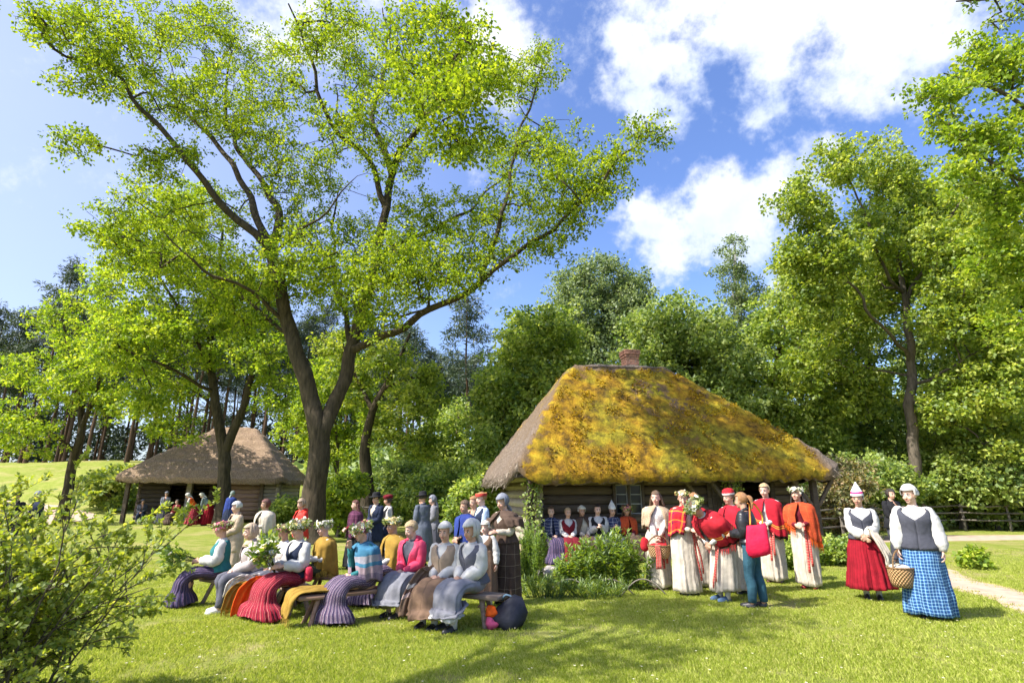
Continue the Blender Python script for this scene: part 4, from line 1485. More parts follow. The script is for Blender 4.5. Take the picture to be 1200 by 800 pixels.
class Fig:
    """joints of one figure in its own frame: faces -y, stands on z = 0"""
    def __init__(self, h=1.66, pose='stand', lean=2, seat=0.40, yaw=0, pitch=5, hands='clasp', fat=1.0, stride=0.0, side_lean=0):
        s = self.s = h / 1.66
        self.pose, self.fat, self.seat = pose, fat, seat
        a = R(lean)
        b = R(side_lean)
        self.u = unit((math.sin(b), -math.sin(a), math.cos(a)))
        self.x = unit(X3 - self.u * np.dot(X3, self.u))
        self.f = np.cross(self.x, self.u) * -1
        if self.f[1] > 0:
            self.f = -self.f
        if pose == 'sit':
            self.pel = np.array([0, 0, seat + 0.085 * s])
        else:
            self.pel = np.array([0, 0.16 * math.sin(a), 0.895 * s])
        T = self.T
        self.sh = {k: T(k * 0.172, 0.0, 0.455) for k in (-1, 1)}
        self.nb = T(0, 0.005, 0.505)
        hy, hp = R(yaw), R(pitch)
        nd = unit(self.u * 0.65 + Z3 * 0.35)
        self.hf = unit((math.sin(hy) * math.cos(hp), -math.cos(hy) * math.cos(hp), -math.sin(hp)))
        self.hf = unit(self.hf)
        up = unit(nd * 0.35 + Z3 * 0.65)
        self.hu = unit(up - self.hf * np.dot(up, self.hf))
        self.hx = np.cross(self.hu, self.hf)           # towards the figure's own left
        self.hc = self.nb + nd * 0.125 * s + self.hf * 0.028 * s + self.hu * 0.025 * s
        self.hax = np.array([self.hx, -self.hf, self.hu])
        # legs
        if pose == 'sit':
            self.hip = {k: self.pel + np.array([k * 0.085 * s, 0.0, 0.0]) for k in (-1, 1)}
            self.knee = {k: np.array([k * 0.105 * s, -0.43 * s, seat + 0.06 * s]) for k in (-1, 1)}
            self.ank = {k: np.array([k * 0.10 * s, (-0.40 - 0.06 * (k > 0)) * s, 0.075 * s]) for k in (-1, 1)}
        else:
            self.hip = {k: self.pel + self.x * k * 0.085 * s - np.array([0, 0, 0.03]) for k in (-1, 1)}
            self.ank = {k: np.array([k * 0.085 * s, 0.03 - k * stride * s, 0.075 * s]) for k in (-1, 1)}
            self.knee = {k: (self.hip[k] * 0.48 + self.ank[k] * 0.52) + np.array([0, -0.025 * s, 0]) for k in (-1, 1)}
        P = {
            'clasp': ((.035, .235, .09), (-.03, .225, .075)),
            'waist': ((.06, .24, .16), (-.06, .24, .15)),
            'chest': ((.05, .24, .30), (-.07, .23, .27)),
            'lap': ((.045, .27, .115), (-.05, .26, .115)),
            'side': ((.255, .02, -.12), (-.255, .02, -.12)),
            'chin': ((.03, .25, .13), (-.05, .19, .47)),
            'bouquet': ((.09, .30, .20), (-.09, .30, .18)),
            'phone': ((.06, .26, .42), (-.06, .27, .42)),
            'basket': ((.04, .24, .02), (-.04, .24, .02)),
            'reach': ((.10, .38, .22), (-.10, .38, .20)),
            'down': ((.10, .42, .05), (-.10, .42, .02)),
            'ltouch': ((.16, .20, .10), (-.24, .06, -.10)),
            'hipbag': ((.20, .14, .02), (-.22, .10, -.06)),
            'hug': ((.10, .30, .22), (-.30, .26, .20)),
        }[hands] if isinstance(hands, str) else hands
        self.wr, self.el = {}, {}
        for k, p in ((1, P[0]), (-1, P[1])):
            w = T(*p)
            S = self.sh[k]
            l1, l2 = 0.275 * s, 0.245 * s
            d = w - S
            L = np.linalg.norm(d)
            if L > (l1 + l2) * 0.995:
                w = S + d / L * (l1 + l2) * 0.995
                d = w - S
                L = np.linalg.norm(d)
            c = (l1 * l1 - l2 * l2 + L * L) / (2 * L)
            hh = math.sqrt(max(l1 * l1 - c * c, 1e-6))
            hint = self.x * k * 0.30 - self.f * 0.55 - Z3 * 0.75
            hint = unit(hint - d / L * np.dot(hint, d / L))
            self.wr[k] = w
            self.el[k] = S + d / L * c + hint * hh

    def T(self, x, d, h):
        s = self.s
        return self.pel + (self.x * x + self.f * d + self.u * h) * s

    def ring(self, h, rx, ry, n=24, df=0.0, x=0.0, wob=None):
        """ring round the spine starting at the front, running to the figure's left"""
        th = np.arange(n) * 2 * math.pi / n
        q = np.outer(np.sin(th) * rx, self.x) + np.outer(np.cos(th) * ry, self.f)
        if wob is not None:
            q = q * wob(th)[:, None]
        return self.T(x, df, h) + q * self.s


TORSO = [(-.10, .135, .105, 0), (0.0, .170, .122, 0), (.08, .150, .112, 0), (.16, .132, .103, .005), (.24, .142, .112, .012), (.32, .156, .122, .022), (.39, .165, .108, .012), (.44, .165, .088, .004), (.475, .125, .070, 0), (.50, .068, .058, 0)]


def hand(mb, F, k, curl=0.75, dirn=None):
    """palm, four fingers of unequal length and a thumb from the side of the palm"""
    s = F.s
    w, e = F.wr[k], F.el[k]
    d = unit(w - e) if dirn is None else unit(dirn)
    inward = unit(-F.x * k - Z3 * 0.6 + F.f * 0.1)
    nrm = unit(inward - d * np.dot(inward, d))           # palm faces this way
    side = np.cross(d, nrm)
    if np.dot(side, F.f * 0.5 + Z3) < 0:
        side = -side                                       # thumb side
    c = w + d * 0.048 * s
    mb.ell(c, np.array([0.040, 0.052, 0.0165]) * s, np.array([side, d, nrm]), 10, 6)
    for i, (off, L) in enumerate(((.029, .070), (.010, .079), (-.010, .074), (-.028, .058))):
        b = c + d * 0.036 * s + side * off * s
        p = [b]
        ang = 0.15
        for q in range(3):
            ang += curl * (0.45 + 0.12 * q)
            dd = d * math.cos(ang) + nrm * math.sin(ang)
            p.append(p[-1] + dd * L * s * (0.45, 0.32, 0.23)[q])
        mb.tube(p, np.array([0.0095, 0.0088, 0.008, 0.006]) * s, 6)
    b = c - d * 0.018 * s + side * 0.030 * s
    p = [b, b + unit(side * 0.8 + d * 0.7 + nrm * 0.3) * 0.035 * s]
    p.append(p[-1] + unit(d * 0.9 + nrm * 0.45 + side * 0.1) * 0.030 * s)
    p.append(p[-1] + unit(d * 0.8 + nrm * 0.7 - side * 0.1) * 0.022 * s)
    mb.tube(p, np.array([0.0135, 0.011, 0.0095, 0.007]) * s, 6)


def body_mesh(F, skin, vox):
    s = F.s
    mb = MB()
    mb.loft([F.ring(h, rx * .93, ry * .93, 16, df) for h, rx, ry, df in TORSO])
    mb.tube([F.T(0, 0, .46), F.nb, F.hc - F.hu * .05 * s - F.hf * .02 * s], np.array([.060, .050, .052]) * s, 10)
    # head: skull, face, jaw, nose, ears
    hc, A = F.hc, F.hax
    mb.ell(hc + F.hu * .028 * s - F.hf * .012 * s, np.array([.074, .090, .088]) * s, A, 16, 12)
    mb.ell(hc - F.hu * .022 * s + F.hf * .022 * s, np.array([.062, .066, .092]) * s, A, 14, 10)
    mb.ell(hc - F.hu * .086 * s + F.hf * .052 * s, np.array([.032, .030, .026]) * s, A, 10, 6)
    mb.ell(hc - F.hu * .020 * s + F.hf * .092 * s, np.array([.0125, .017, .026]) * s, A, 8, 6)
    mb.ell(hc - F.hu * .036 * s + F.hf * .097 * s, np.array([.0165, .015, .011]) * s, A, 8, 6)
    for k in (-1, 1):
        mb.ell(hc - F.hu * .012 * s - F.hf * .008 * s + F.hx * k * .074 * s, np.array([.011, .020, .031]) * s, A, 8, 6)
        mb.ell(hc - F.hu * .038 * s + F.hf * .060 * s + F.hx * k * .032 * s, np.array([.026, .024, .024]) * s, A, 8, 6)
        mb.tube([F.sh[k] - F.x * k * .03 * s, F.sh[k] * .5 + F.el[k] * .5, F.el[k], F.el[k] * .6 + F.wr[k] * .4, F.wr[k]], np.array([.052, .045, .038, .038, .026]) * s, 10)
        hand(mb, F, k, F.curl)
        kn, an, hp = F.knee[k], F.ank[k], F.hip[k]
        cal = kn * .68 + an * .32 + np.array([0, .02, 0]) * s
        mb.tube([hp, hp * .5 + kn * .5, kn, cal, an * .85 + kn * .15, an - Z3 * .02 * s], np.array([.085, .072, .054, .052, .036, .036]) * s, 10)
        ft = np.array([0, -1, 0])
        mb.ell(an + ft * .065 * s - Z3 * .035 * s, np.array([.036, .115, .034]) * s, None, 10, 6)
    tmp = mb.build('tmp', [skin])
    md = tmp.modifiers.new('r', 'REMESH')
    md.mode = 'VOXEL'
    md.voxel_size = vox
    md = tmp.modifiers.new('s', 'SMOOTH')
    md.iterations = 1
    md.factor = 0.4
    md = tmp.modifiers.new('d', 'DECIMATE')
    md.ratio = 0.34
    dg = bpy.context.evaluated_depsgraph_get()
    me = bpy.data.meshes.new_from_object(tmp.evaluated_get(dg))
    old = tmp.data
    bpy.data.objects.remove(tmp)
    bpy.data.meshes.remove(old)
    me.materials.clear()
    for m in (skin, M_EYEW, M_EYE, M_LIP, M_BROW):
        me.materials.append(m)
    me.polygons.foreach_set('use_smooth', [True] * len(me.polygons))
    me.polygons.foreach_set('material_index', [0] * len(me.polygons))
    # eyes, brows and lips set into the same mesh
    fx = MB()
    for k in (-1, 1):
        e = hc + F.hu * .004 * s + F.hf * .0765 * s + F.hx * k * .030 * s
        fx.ell(e, np.array([.0155, .008, .0085]) * s, A, 8, 6, 1)
        fx.ell(e + F.hf * .0055 * s, np.array([.0088, .0045, .0082]) * s, A, 8, 6, 2)
        q = hc + F.hf * .083 * s
        fx.tube([q + F.hx * k * .013 * s + F.hu * .020 * s, q + F.hx * k * .030 * s + F.hu * .026 * s - F.hf * .004 * s, q + F.hx * k * .047 * s + F.hu * .019 * s - F.hf * .014 * s], np.array([.0055, .006, .0035]) * s, 5, 4)
    q = hc - F.hu * .066 * s + F.hf * .081 * s
    fx.ell(q, np.array([.024, .010, .0075]) * s, A, 8, 6, 3)
    bm = bmesh.new()
    bm.from_mesh(me)
    vs = [bm.verts.new(v) for v in np.vstack(fx.v)]
    for f, mi in zip(fx.f, fx.m):
        try:
            fc = bm.faces.new([vs[i] for i in f])
            fc.material_index = mi
            fc.smooth = True
        except ValueError:
            pass
    bm.to_mesh(me)
    bm.free()
    return me


# -------------------------------------------------------------- clothing
def torso_rings(F, h0, h1, grow_, n=28, fat=1.0, k=14):
    hs = np.linspace(h0, h1, k)
    T = np.array(TORSO)
    rings = []
    for h in hs:
        rx, ry, df = (np.interp(h, T[:, 0], T[:, i]) for i in (1, 2, 3))
        belly = 1 + (fat - 1) * math.exp(-((h - .14) / .16) ** 2)
        rings.append(F.ring(h, (rx * belly + grow_), (ry * belly + grow_), n, df + (belly - 1) * .05))
    return rings


def sleeve(mb, F, k, r0, r1, r2, r3, mat=0, frac=1.0):
    S, E, Wr = F.sh[k], F.el[k], F.wr[k]
    s = F.s
    end = E + (Wr - E) * frac
    p = smooth_path([S - F.x * k * .085 * s - F.u * .022 * s, S - F.x * k * .006 * s - F.u * .008 * s, S * .55 + E * .45, E, E * .5 + end * .5, end], 4)
    rr = np.interp(np.linspace(0, 1, len(p)), [0, .2, .42, .62, .85, 1], np.array([.040, min(.052, r0 * .82) + max(0, r0 - .066) * .3, (r0 + r1) / 2, r1, r2, r3])) * s
    rr = rr * (1 + 0.05 * np.sin(np.arange(len(p)) * 1.9))
    mb.tube(p, rr, 12, mat)


def open_rings(F, hs, rxs, rys, dfs, ops, n=40):
    """rings left open at the front by ops (half angle)"""
    rings = []
    for h, rx, ry, df, op in zip(hs, rxs, rys, dfs, ops):
        th = np.linspace(op, 2 * math.pi - op, n)
        q = np.outer(np.sin(th) * rx, F.x) + np.outer(np.cos(th) * ry, F.f)
        rings.append(F.T(0, df, h) + q * F.s)
    return rings


def torso_dims(F, h, g):
    T = np.array(TORSO)
    rx, ry, df = (np.interp(h, T[:, 0], T[:, i]) for i in (1, 2, 3))
    belly = 1 + (F.fat - 1) * math.exp(-((h - .14) / .16) ** 2)
    return rx * belly + g, ry * belly + g, df + (belly - 1) * .05


def blouse(F, P, m, name='blouse', g=.012, full=True, h0=.02, sl=(.066, .062, .056, .036), collar=True):
    mb = MB()
    mb.loft(torso_rings(F, h0, .492, g, fat=F.fat))
    if F.shawled:
        sl = tuple(min(q, w) for q, w in zip(sl, (.054, .052, .046, .036)))
    for k in (-1, 1):
        sleeve(mb, F, k, *sl)
    if collar:
        mb.tube([F.T(0, .0, .480), F.T(0, .004, .515)], np.array([.073, .062]) * F.s, 14)
    mb.wrinkle(.014 * F.s, 8)
    mb.wrinkle(.009 * F.s, 22)
    return mb.build(name, m, P)


def vest(F, P, m, name='vest', h0=.02, h1=.482, g=.024, v=.16, drop=0.0):
    """sleeveless bodice with a scooped neck, closed below"""
    hs = np.linspace(h0, h1, 18)
    d = [torso_dims(F, h, g) for h in hs]
    ops = [.0 + (v / .16) * .80 * max(0, (h - .33) / .15) ** .85 for h in hs]
    d = [(a + max(0, .14 - h) * .22, b_ + max(0, .14 - h) * .22, c) for h, (a, b_, c) in zip(hs, d)]
    mb = MB()
    mb.loft(open_rings(F, hs, [x[0] for x in d], [x[1] for x in d], [x[2] for x in d], ops, 44), 0, False, False, False)
    mb.wrinkle(.005 * F.s, 8)
    return mb.build(name, m, P, solid=.006)


def jacket(F, P, m, name='jacket', h0=-.12, g=.032, sl=(.080, .072, .064, .048), open_=.05, hood=False):
    hs = np.linspace(h0, .492, 18)
    d = []
    for h in hs:
        rx, ry, df = torso_dims(F, max(h, -.02), g)
        e = 1 + max(0, .12 - h) * .45
        d.append((rx * e, ry * e, df))
    ops = [.03 + open_ * 5 * max(0, (h - .18) / .3) for h in hs]
    mb = MB()
    mb.loft(open_rings(F, hs, [x[0] for x in d], [x[1] for x in d], [x[2] for x in d], ops, 44), 0, False, False, False)
    for k in (-1, 1):
        sleeve(mb, F, k, *sl)
    if hood:
        mb.ell(F.T(0, -.075, .50), np.array([.105, .06, .06]) * F.s, np.array([F.x, -F.f, F.u]), 12, 8)
        mb.tube([F.T(-.09, .03, .49), F.T(-.07, -.04, .525), F.T(.07, -.04, .525), F.T(.09, .03, .49)], .028 * F.s, 8)
    else:
        mb.tube(smooth_path([F.T(-.055, .095, .43), F.T(-.078, .02, .50), F.T(0, -.06, .522), F.T(.078, .02, .50), F.T(.055, .095, .43)], 4), .016 * F.s, 8)
    mb.wrinkle(.014 * F.s, 8)
    mb.wrinkle(.008 * F.s, 20)
    return mb.build(name, m, P, solid=.005)


def skirt(F, P, m, hem=.07, flare=.34, pleats=17, amp=.055, waist=.125, name='skirt', g=.02, sway=(0, 0), seed=0, inset=0.0):
    """pleated skirt: hangs when standing, runs over the lap and down from the knees when seated"""
    s = F.s
    n = 96
    th = np.arange(n) * 2 * math.pi / n
    mb = MB()
    rs = np.random.default_rng(seed + 3)
    ph = rs.uniform(0, 6.28, 4)

    c1 = np.array([noise.noise(Vector((math.cos(q) * 1.7, math.sin(q) * 1.7, seed * 3.1))) for q in th])
    c2 = np.array([noise.noise(Vector((math.cos(q) * 2.6, math.sin(q) * 2.6, seed * 5.7 + 9))) for q in th])

    def pleat(t):
        """folds of uneven depth and spacing, opening towards the hem"""
        return 1 + amp * t * ((.75 + 1.3 * c1) * np.sin(th * pleats + ph[0] + 2.6 * c2 * (1 + .5 * t)) + (.55 + .9 * c2) * np.sin(th * (pleats // 2) + ph[2] + 2.0 * c1) * t) + .10 * t * c1
    rings = []
    if F.pose == 'sit':
        st = F.seat
        T_ = F.T(0, 0.005, waist)
        pts = [(T_, .150 * F.fat, .118 * F.fat), (F.T(0, .0, .05), .180, .150), (np.array([0, -.10 * s, st + .085 * s]), .205, .115), (np.array([0, -.26 * s, st + .09 * s]), .210, .098),
               (np.array([0, -.40 * s, st + .075 * s]), .215, .102), (np.array([0, -.50 * s, st - .02 * s]), .225, .120), (np.array([0, -.51 * s, st * .62]), .245, .145),
               (np.array([0, -.51 * s, st * .33 + hem * .5]), flare * .86, .20), (np.array([0, -.50 * s, hem]), flare, .23)]
        c = smooth_path([p[0] for p in pts], 4)
        w = np.interp(np.linspace(0, 1, len(c)), np.linspace(0, 1, len(pts)), [p[1] - inset for p in pts])
        d = np.interp(np.linspace(0, 1, len(c)), np.linspace(0, 1, len(pts)), [p[2] - inset for p in pts])
        tg = np.gradient(c, axis=0)
        for i in range(len(c)):
            t = i / (len(c) - 1)
            tn = unit(tg[i])
            if t > .72:
                tn = unit(tn * .5 + np.array([0, 0, -1]) * 1)
            b = unit(np.cross(tn, X3))                      # outward, away from the legs' back
            fr = -b if np.dot(b, F.f + Z3) < 0 else b
            pl = pleat(max(0, t - .05) ** 1.2)[:, None]
            lap = math.exp(-((t - .52) / .20) ** 2)
            tw = np.minimum(th, 2 * math.pi - th)
            pl = pl * (1 - .20 * lap * np.exp(-(tw / .34) ** 2) + .05 * lap * np.exp(-((tw - .75) / .3) ** 2))[:, None]
            q = c[i] + (np.outer(np.sin(th) * w[i] * s, X3) + np.outer(np.cos(th) * d[i] * s, fr)) * pl
            if i == len(c) - 1:
                q[:, 2] += .02 * np.sin(th * 3 + ph[3])
            rings.append(q)
    else:
        top = F.T(0, 0.005, waist)
        hipc = F.T(0, -.01, 0)
        bot = np.array([F.pel[0] * .3 + sway[0], F.pel[1] * .5 + sway[1], hem])
        rows = 18
        for i in range(rows):
            t = i / (rows - 1)
            if t < .18:
                a = t / .18
                c = top * (1 - a) + hipc * a
                rx, ry = .145 * F.fat + (min(.19, flare) - .145) * a, .115 * F.fat + (min(.16, flare * .9) - .115) * a
            else:
                a = (t - .18) / .82
                c = hipc * (1 - a) + bot * a
                rx, ry = min(.19, flare) * F.fat ** .5 * (1 - a ** .85) + flare * a ** .85, min(.16, flare * .9) * F.fat ** .5 * (1 - a ** .85) + flare * .92 * a ** .85
            pl = pleat(min(1, .12 + t * 1.05))[:, None]
            tilt = 1 - min(1, t / .3)
            fx, xx = unit(F.f * tilt + np.array([0, -1, 0]) * (1 - tilt)), X3
            q = c + (np.outer(np.sin(th) * (rx + g) * s, xx) + np.outer(np.cos(th) * (ry + g) * s, fx)) * pl
            if i == rows - 1:
                q[:, 2] += .014 * np.sin(th * 2 + ph[3])
            rings.append(q)
    mb.loft(rings, 0, True, False)
    mb.wrinkle(.014 * s, 5)
    mb.wrinkle(.007 * s, 15)
    return mb.build(name, m, P, solid=.006)


def trousers(F, P, m, wide=1.0):
    mb = MB()
    s = F.s
    mb.loft(torso_rings(F, -.09, .13, .016, fat=F.fat, k=6))
    for k in (-1, 1):
        hp, kn, an = F.hip[k], F.knee[k], F.ank[k]
        cal = kn * .62 + an * .38 + np.array([0, .018, 0]) * s
        mb.tube(smooth_path([hp + Z3 * .02, hp * .5 + kn * .5, kn, cal, an + Z3 * .01], 4), np.interp(np.linspace(0, 1, 17), [0, .25, .5, .75, 1], [.105, .094, .078 * wide, .076 * wide, .060 * wide]) * s, 12)
    mb.wrinkle(.010 * s, 9)
    return mb.build('trousers', m, P)


def shoes(F, P, m, sock=None):
    s = F.s
    for k in (-1, 1):
        mb = MB()
        an = F.ank[k]
        y = [.045, .02, -.05, -.12, -.165, -.185]
        w = [.022, .036, .037, .044, .036, .012]
        hgt = [.045, .066, .064, .050, .040, .022]
        rings = []
        for yy_, ww, hh in zip(y, w, hgt):
            th = np.arange(12) * 2 * math.pi / 12
            z = np.where(np.sin(th) < 0, np.sin(th) * .30, np.sin(th)) * hh + .022
            rings.append(np.stack([an[0] + np.cos(th) * ww * s, np.full(12, an[1] + yy_ * s), np.maximum(.004, z * s + an[2] - .075 * s)], -1))
        mb.loft(rings)
        mb.build('shoe', m, P)
        if sock is not None:
            b = MB()
            kn = F.knee[k]
            b.tube([an - Z3 * .03 * s, an * .9 + kn * .1, an * .65 + kn * .35], np.array([.043, .042, .056]) * s, 10)
            b.build('stocking', sock, P)


def shawl(F, P, m, drop=.02, open0=.01, open1=.05, vback=.10, fringe=None, bulk=1.0, name='shawl', skew=0.0, top=.50):
    """shawl over shoulders and arms, open in front, lower behind, folds running down"""
    n, rows = 64, 16
    s = F.s
    ex = [abs(np.dot(F.el[k] - F.pel, F.x)) / s for k in (-1, 1)]
    ed = min(np.dot(F.el[k] - F.pel, F.f) / s for k in (-1, 1))
    ex = max(ex)
    hs_, rxs, rys = [.53, .505, .478, .445, .38, .28, .15, 0.0, -.2], [.068, .115, .198, .246, .260, .262, .262, .262, .27], [.068, .096, .132, .156, .178, .190, .197, .198, .20]
    rings = []
    sd_ = random.uniform(0, 50)
    cn = np.array([noise.noise(Vector((math.cos(q) * 2, math.sin(q) * 2, sd_))) for q in np.linspace(0, 2 * math.pi, n)])
    for i in range(rows):
        t = i / (rows - 1)
        op = (open0 + (open1 - open0) * t) * 2 * math.pi / 2
        th = np.linspace(op, 2 * math.pi - op, n)
        back = (1 - np.cos(th)) / 2
        hb = drop - vback * back ** 2 + .02 * np.sin(th * 5 + 1) + skew * np.sin(th)
        h = (top + .02) + (hb - (top + .02)) * t ** 1.05
        rx = np.interp(-h, [-q for q in hs_], rxs)
        ry = np.interp(-h, [-q for q in hs_], rys)
        lim = np.where(h < .40, ex + .085, 0)
        rx = np.maximum(rx, np.minimum(lim, .36)) * bulk
        fold = 1 + .06 * t * (np.sin(th * 9 + 2 * t) * (.8 + 1.2 * cn) + .8 * np.sin(th * 14 + 1.7 + 3 * cn))
        off = np.outer(np.sin(th) * rx * fold, F.x) + np.outer(np.cos(th) * ry * fold * bulk, F.f) + np.outer(h, F.u)
        off = off + np.outer(np.where(np.cos(th) > 0, .02, min(0, ed) * .3) * t, F.f)
        rings.append(F.pel + off * s)
    mb = MB()
    mb.loft(rings, 0, False, False, False)
    mb.wrinkle(.018 * s, 6)
    mb.wrinkle(.008 * s, 18)
    o = mb.build(name, m, P, solid=.010)
    if fringe is not None:
        fr = MB()
        e = np.array(rings[-1])
        for j in range(0, n):
            for q in (0, .5):
                a = e[j] * (1 - q) + e[min(j + 1, n - 1)] * q
                d = np.array([random.uniform(-.012, .012), random.uniform(-.012, .012), -1 * random.uniform(.07, .11)])
                t_ = unit(e[min(j + 1, n - 1)] - e[max(j - 1, 0)]) * .0045
                fr.add([a - t_, a + t_, a + d + t_ * .6, a + d - t_ * .6], [(0, 1, 2, 3)])
        fr.build('fringe', fringe, o, smooth=False)
    return o


def shell(F, keep, r=(.084, .101, .099), c=(0, -.012, .030), n=30, k=20, bumpy=0.0, seed=0.0, wave=0):
    """cap of hair or cloth fitted to the skull; keep(dx, dfront, dup) chooses what it covers"""
    mb = MB()
    s = F.s
    rings, dirs = [], []
    for i in range(k + 1):
        ph = -math.pi / 2 + math.pi * i / k
        th = np.arange(n) * 2 * math.pi / n
        d = np.stack([np.cos(th) * math.cos(ph), np.sin(th) * math.cos(ph), np.full(n, math.sin(ph))], -1)
        sc_ = np.array([1 + bumpy * noise.noise(Vector(q) * 4.5 + Vector((seed, 0, 0))) for q in d])
        rings.append(F.hc + (np.array([c[0], -c[1], c[2]]) @ F.hax + (d * sc_[:, None] * r) @ F.hax) * s)
    def cut(u, t):
        ph = -math.pi / 2 + math.pi * t
        a = u * 2 * math.pi
        return not keep(math.cos(a) * math.cos(ph), -math.sin(a) * math.cos(ph), math.sin(ph))
    mb.loft(rings, 0, False, False, True, cut)
    return mb


def hair(F, P, style, m):
    s = F.s
    h = lambda x, f, u: F.hc + (F.hx * x + F.hf * f + F.hu * u) * s
    if style == 'short':
        mb = shell(F, lambda x, f, u: (f < .30 or u > .45) and u > -.42, bumpy=.10, r=(.092, .108, .106))
    elif style == 'bob':
        mb = shell(F, lambda x, f, u: (f < .38 or u > .50) and u > -.80, r=(.100, .110, .112), c=(0, -.016, .022), bumpy=.05)
    else:
        mb = shell(F, lambda x, f, u: (f < .25 or u > .50) and u > -.55, bumpy=.05, r=(.088, .104, .103))
    if style == 'long':
        for i in range(15):
            a = -1.35 + 2.7 * i / 14
            x0, f0 = math.sin(a) * .085, -math.cos(a) * .085 - .01
            L = .30 + .05 * math.sin(i * 2.1)
            p = [h(x0, f0, .03), h(x0 * 1.25, f0 * 1.05, -.07), h(x0 * 1.5 + .008 * math.sin(i * 3), f0 * .95 - .02, -.17), h(x0 * 1.45, f0 * 1.1 - .025, -L)]
            mb.tube(smooth_path(p, 3), np.interp(np.linspace(0, 1, 10), [0, .5, 1], [.020, .024, .010]) * s, 6)
    if style == 'bun':
        mb.ell(h(0, -.115, .03), np.array([.045, .04, .045]) * s, F.hax, 10, 8)
    if style == 'ponytail':
        p = [h(0, -.10, .05), h(0, -.15, .03), h(0, -.165, -.05), h(.01, -.15, -.14)]
        mb.tube(smooth_path(p, 4), np.interp(np.linspace(0, 1, 13), [0, .4, 1], [.022, .034, .012]) * s, 8)
    return mb.build('hair', m, P)


def headscarf(F, P, m, tail=True, knit=False, bulge=0.0):
    s = F.s
    h = lambda x, f, u: F.hc + (F.hx * x + F.hf * f + F.hu * u) * s
    mb = shell(F, lambda x, f, u: (f < .42 or u > .34) and u > (-.30 if knit else -.72), r=(.096, .112 + bulge, .112 + bulge * .6), c=(0, -.012 - bulge * .5, .026), bumpy=.05)
    if tail:
        p = [h(0, -.08, -.05), h(.02, -.12, -.12), h(.01, -.13, -.22)]
        mb.tube(smooth_path(p, 4), np.interp(np.linspace(0, 1, 9), [0, .5, 1], [.05, .05 + bulge, .06 + bulge]) * s, 10, 0, flat=.35)
    mb.wrinkle(.009 * s, 13)
    return mb.build('knitted_cap' if knit else 'headscarf', m, P, solid=.006)


def hood_wrap(F, P, m):
    s = F.s
    mb = shell(F, lambda x, f, u: (f < .45 or u > .42) and u > -.95, r=(.100, .116, .122), c=(0, -.015, .008))
    mb.loft([F.ring(.53, .080, .080, 20, .01), F.ring(.50, .11, .10, 20, .02), F.ring(.45, .165, .125, 20, .02)], 0, False, False)
    mb.wrinkle(.008, 9)
    return mb.build('headscarf', m, P, solid=.006)


M_WLEAF = leafy('wreath_leaf', (0.06, 0.11, 0.02), (0.15, 0.21, 0.04), (0.28, 0.32, 0.09), 0.3, 0.05)
M_FLW = plain('white_petal', (0.78, 0.76, 0.68), 0.7, .06)
M_FLY = plain('yellow_petal', (0.72, 0.60, 0.22), 0.7, .1)
M_FLP = plain('pink_petal', (0.62, 0.12, 0.30), 0.7, .15)
M_FLR = plain('red_petal', (0.55, 0.05, 0.06), 0.7, .15)


def florets(cent, outd, sizes, mats, parent, name='flower'):
    mb = MB()
    for c, d, r, mi in zip(cent, outd, sizes, mats):
        t = unit(d)
        x, y = frame_of(t)
        np_ = 6
        for j in range(np_):
            a = j * 2 * math.pi / np_
            e = x * math.cos(a) + y * math.sin(a)
            f_ = x * math.cos(a + .52) + y * math.sin(a + .52)
            g_ = x * math.cos(a - .52) + y * math.sin(a - .52)
            mb.add([c, c + g_ * r * .6 + t * r * .3, c + e * r + t * r * .25, c + f_ * r * .6 + t * r * .3], [(0, 1, 2, 3)], mi)
        mb.ell(c + t * r * .15, (r * .3,) * 3, None, 6, 4, 4)
    return mb.build(name, [M_FLW, M_FLP, M_FLR, M_FLY, M_FLY], parent, smooth=False)


def wreath(F, P, kinds=(0, 0, 3), size=1.0, nl=190, nf=64):
    s = F.s
    a = rng.uniform(0, 2 * math.pi, nl)
    rad = np.array([np.cos(a) * .098, np.sin(a) * .112, np.full(nl, .074)]).T
    off = rnd_unit(nl) * .032 * size
    ctr = F.hc + (rad + off) @ F.hax * s - F.hf * .012 * s
    od = (rad * [1, 1, 0] * 8 + rnd_unit(nl) * .7) @ F.hax
    v = leaves(ctr, od, .050 * size * s, .30, .3)
    o = link('wreath', quad_mesh('wreath', v, M_WLEAF, rng.uniform(0, 1, nl)), P)
    a = rng.uniform(0, 2 * math.pi, nf)
    d = np.array([np.cos(a), np.sin(a), rng.uniform(-.2, .9, nf)]).T
    c = F.hc + (np.array([np.cos(a) * .115, np.sin(a) * .128, .076 + rng.normal(0, .026, nf) * size]).T) @ F.hax * s - F.hf * .012 * s
    florets(c, d @ F.hax, rng.uniform(.018, .034, nf) * size * s, [random.choice(kinds) for _ in range(nf)], o)
    return o


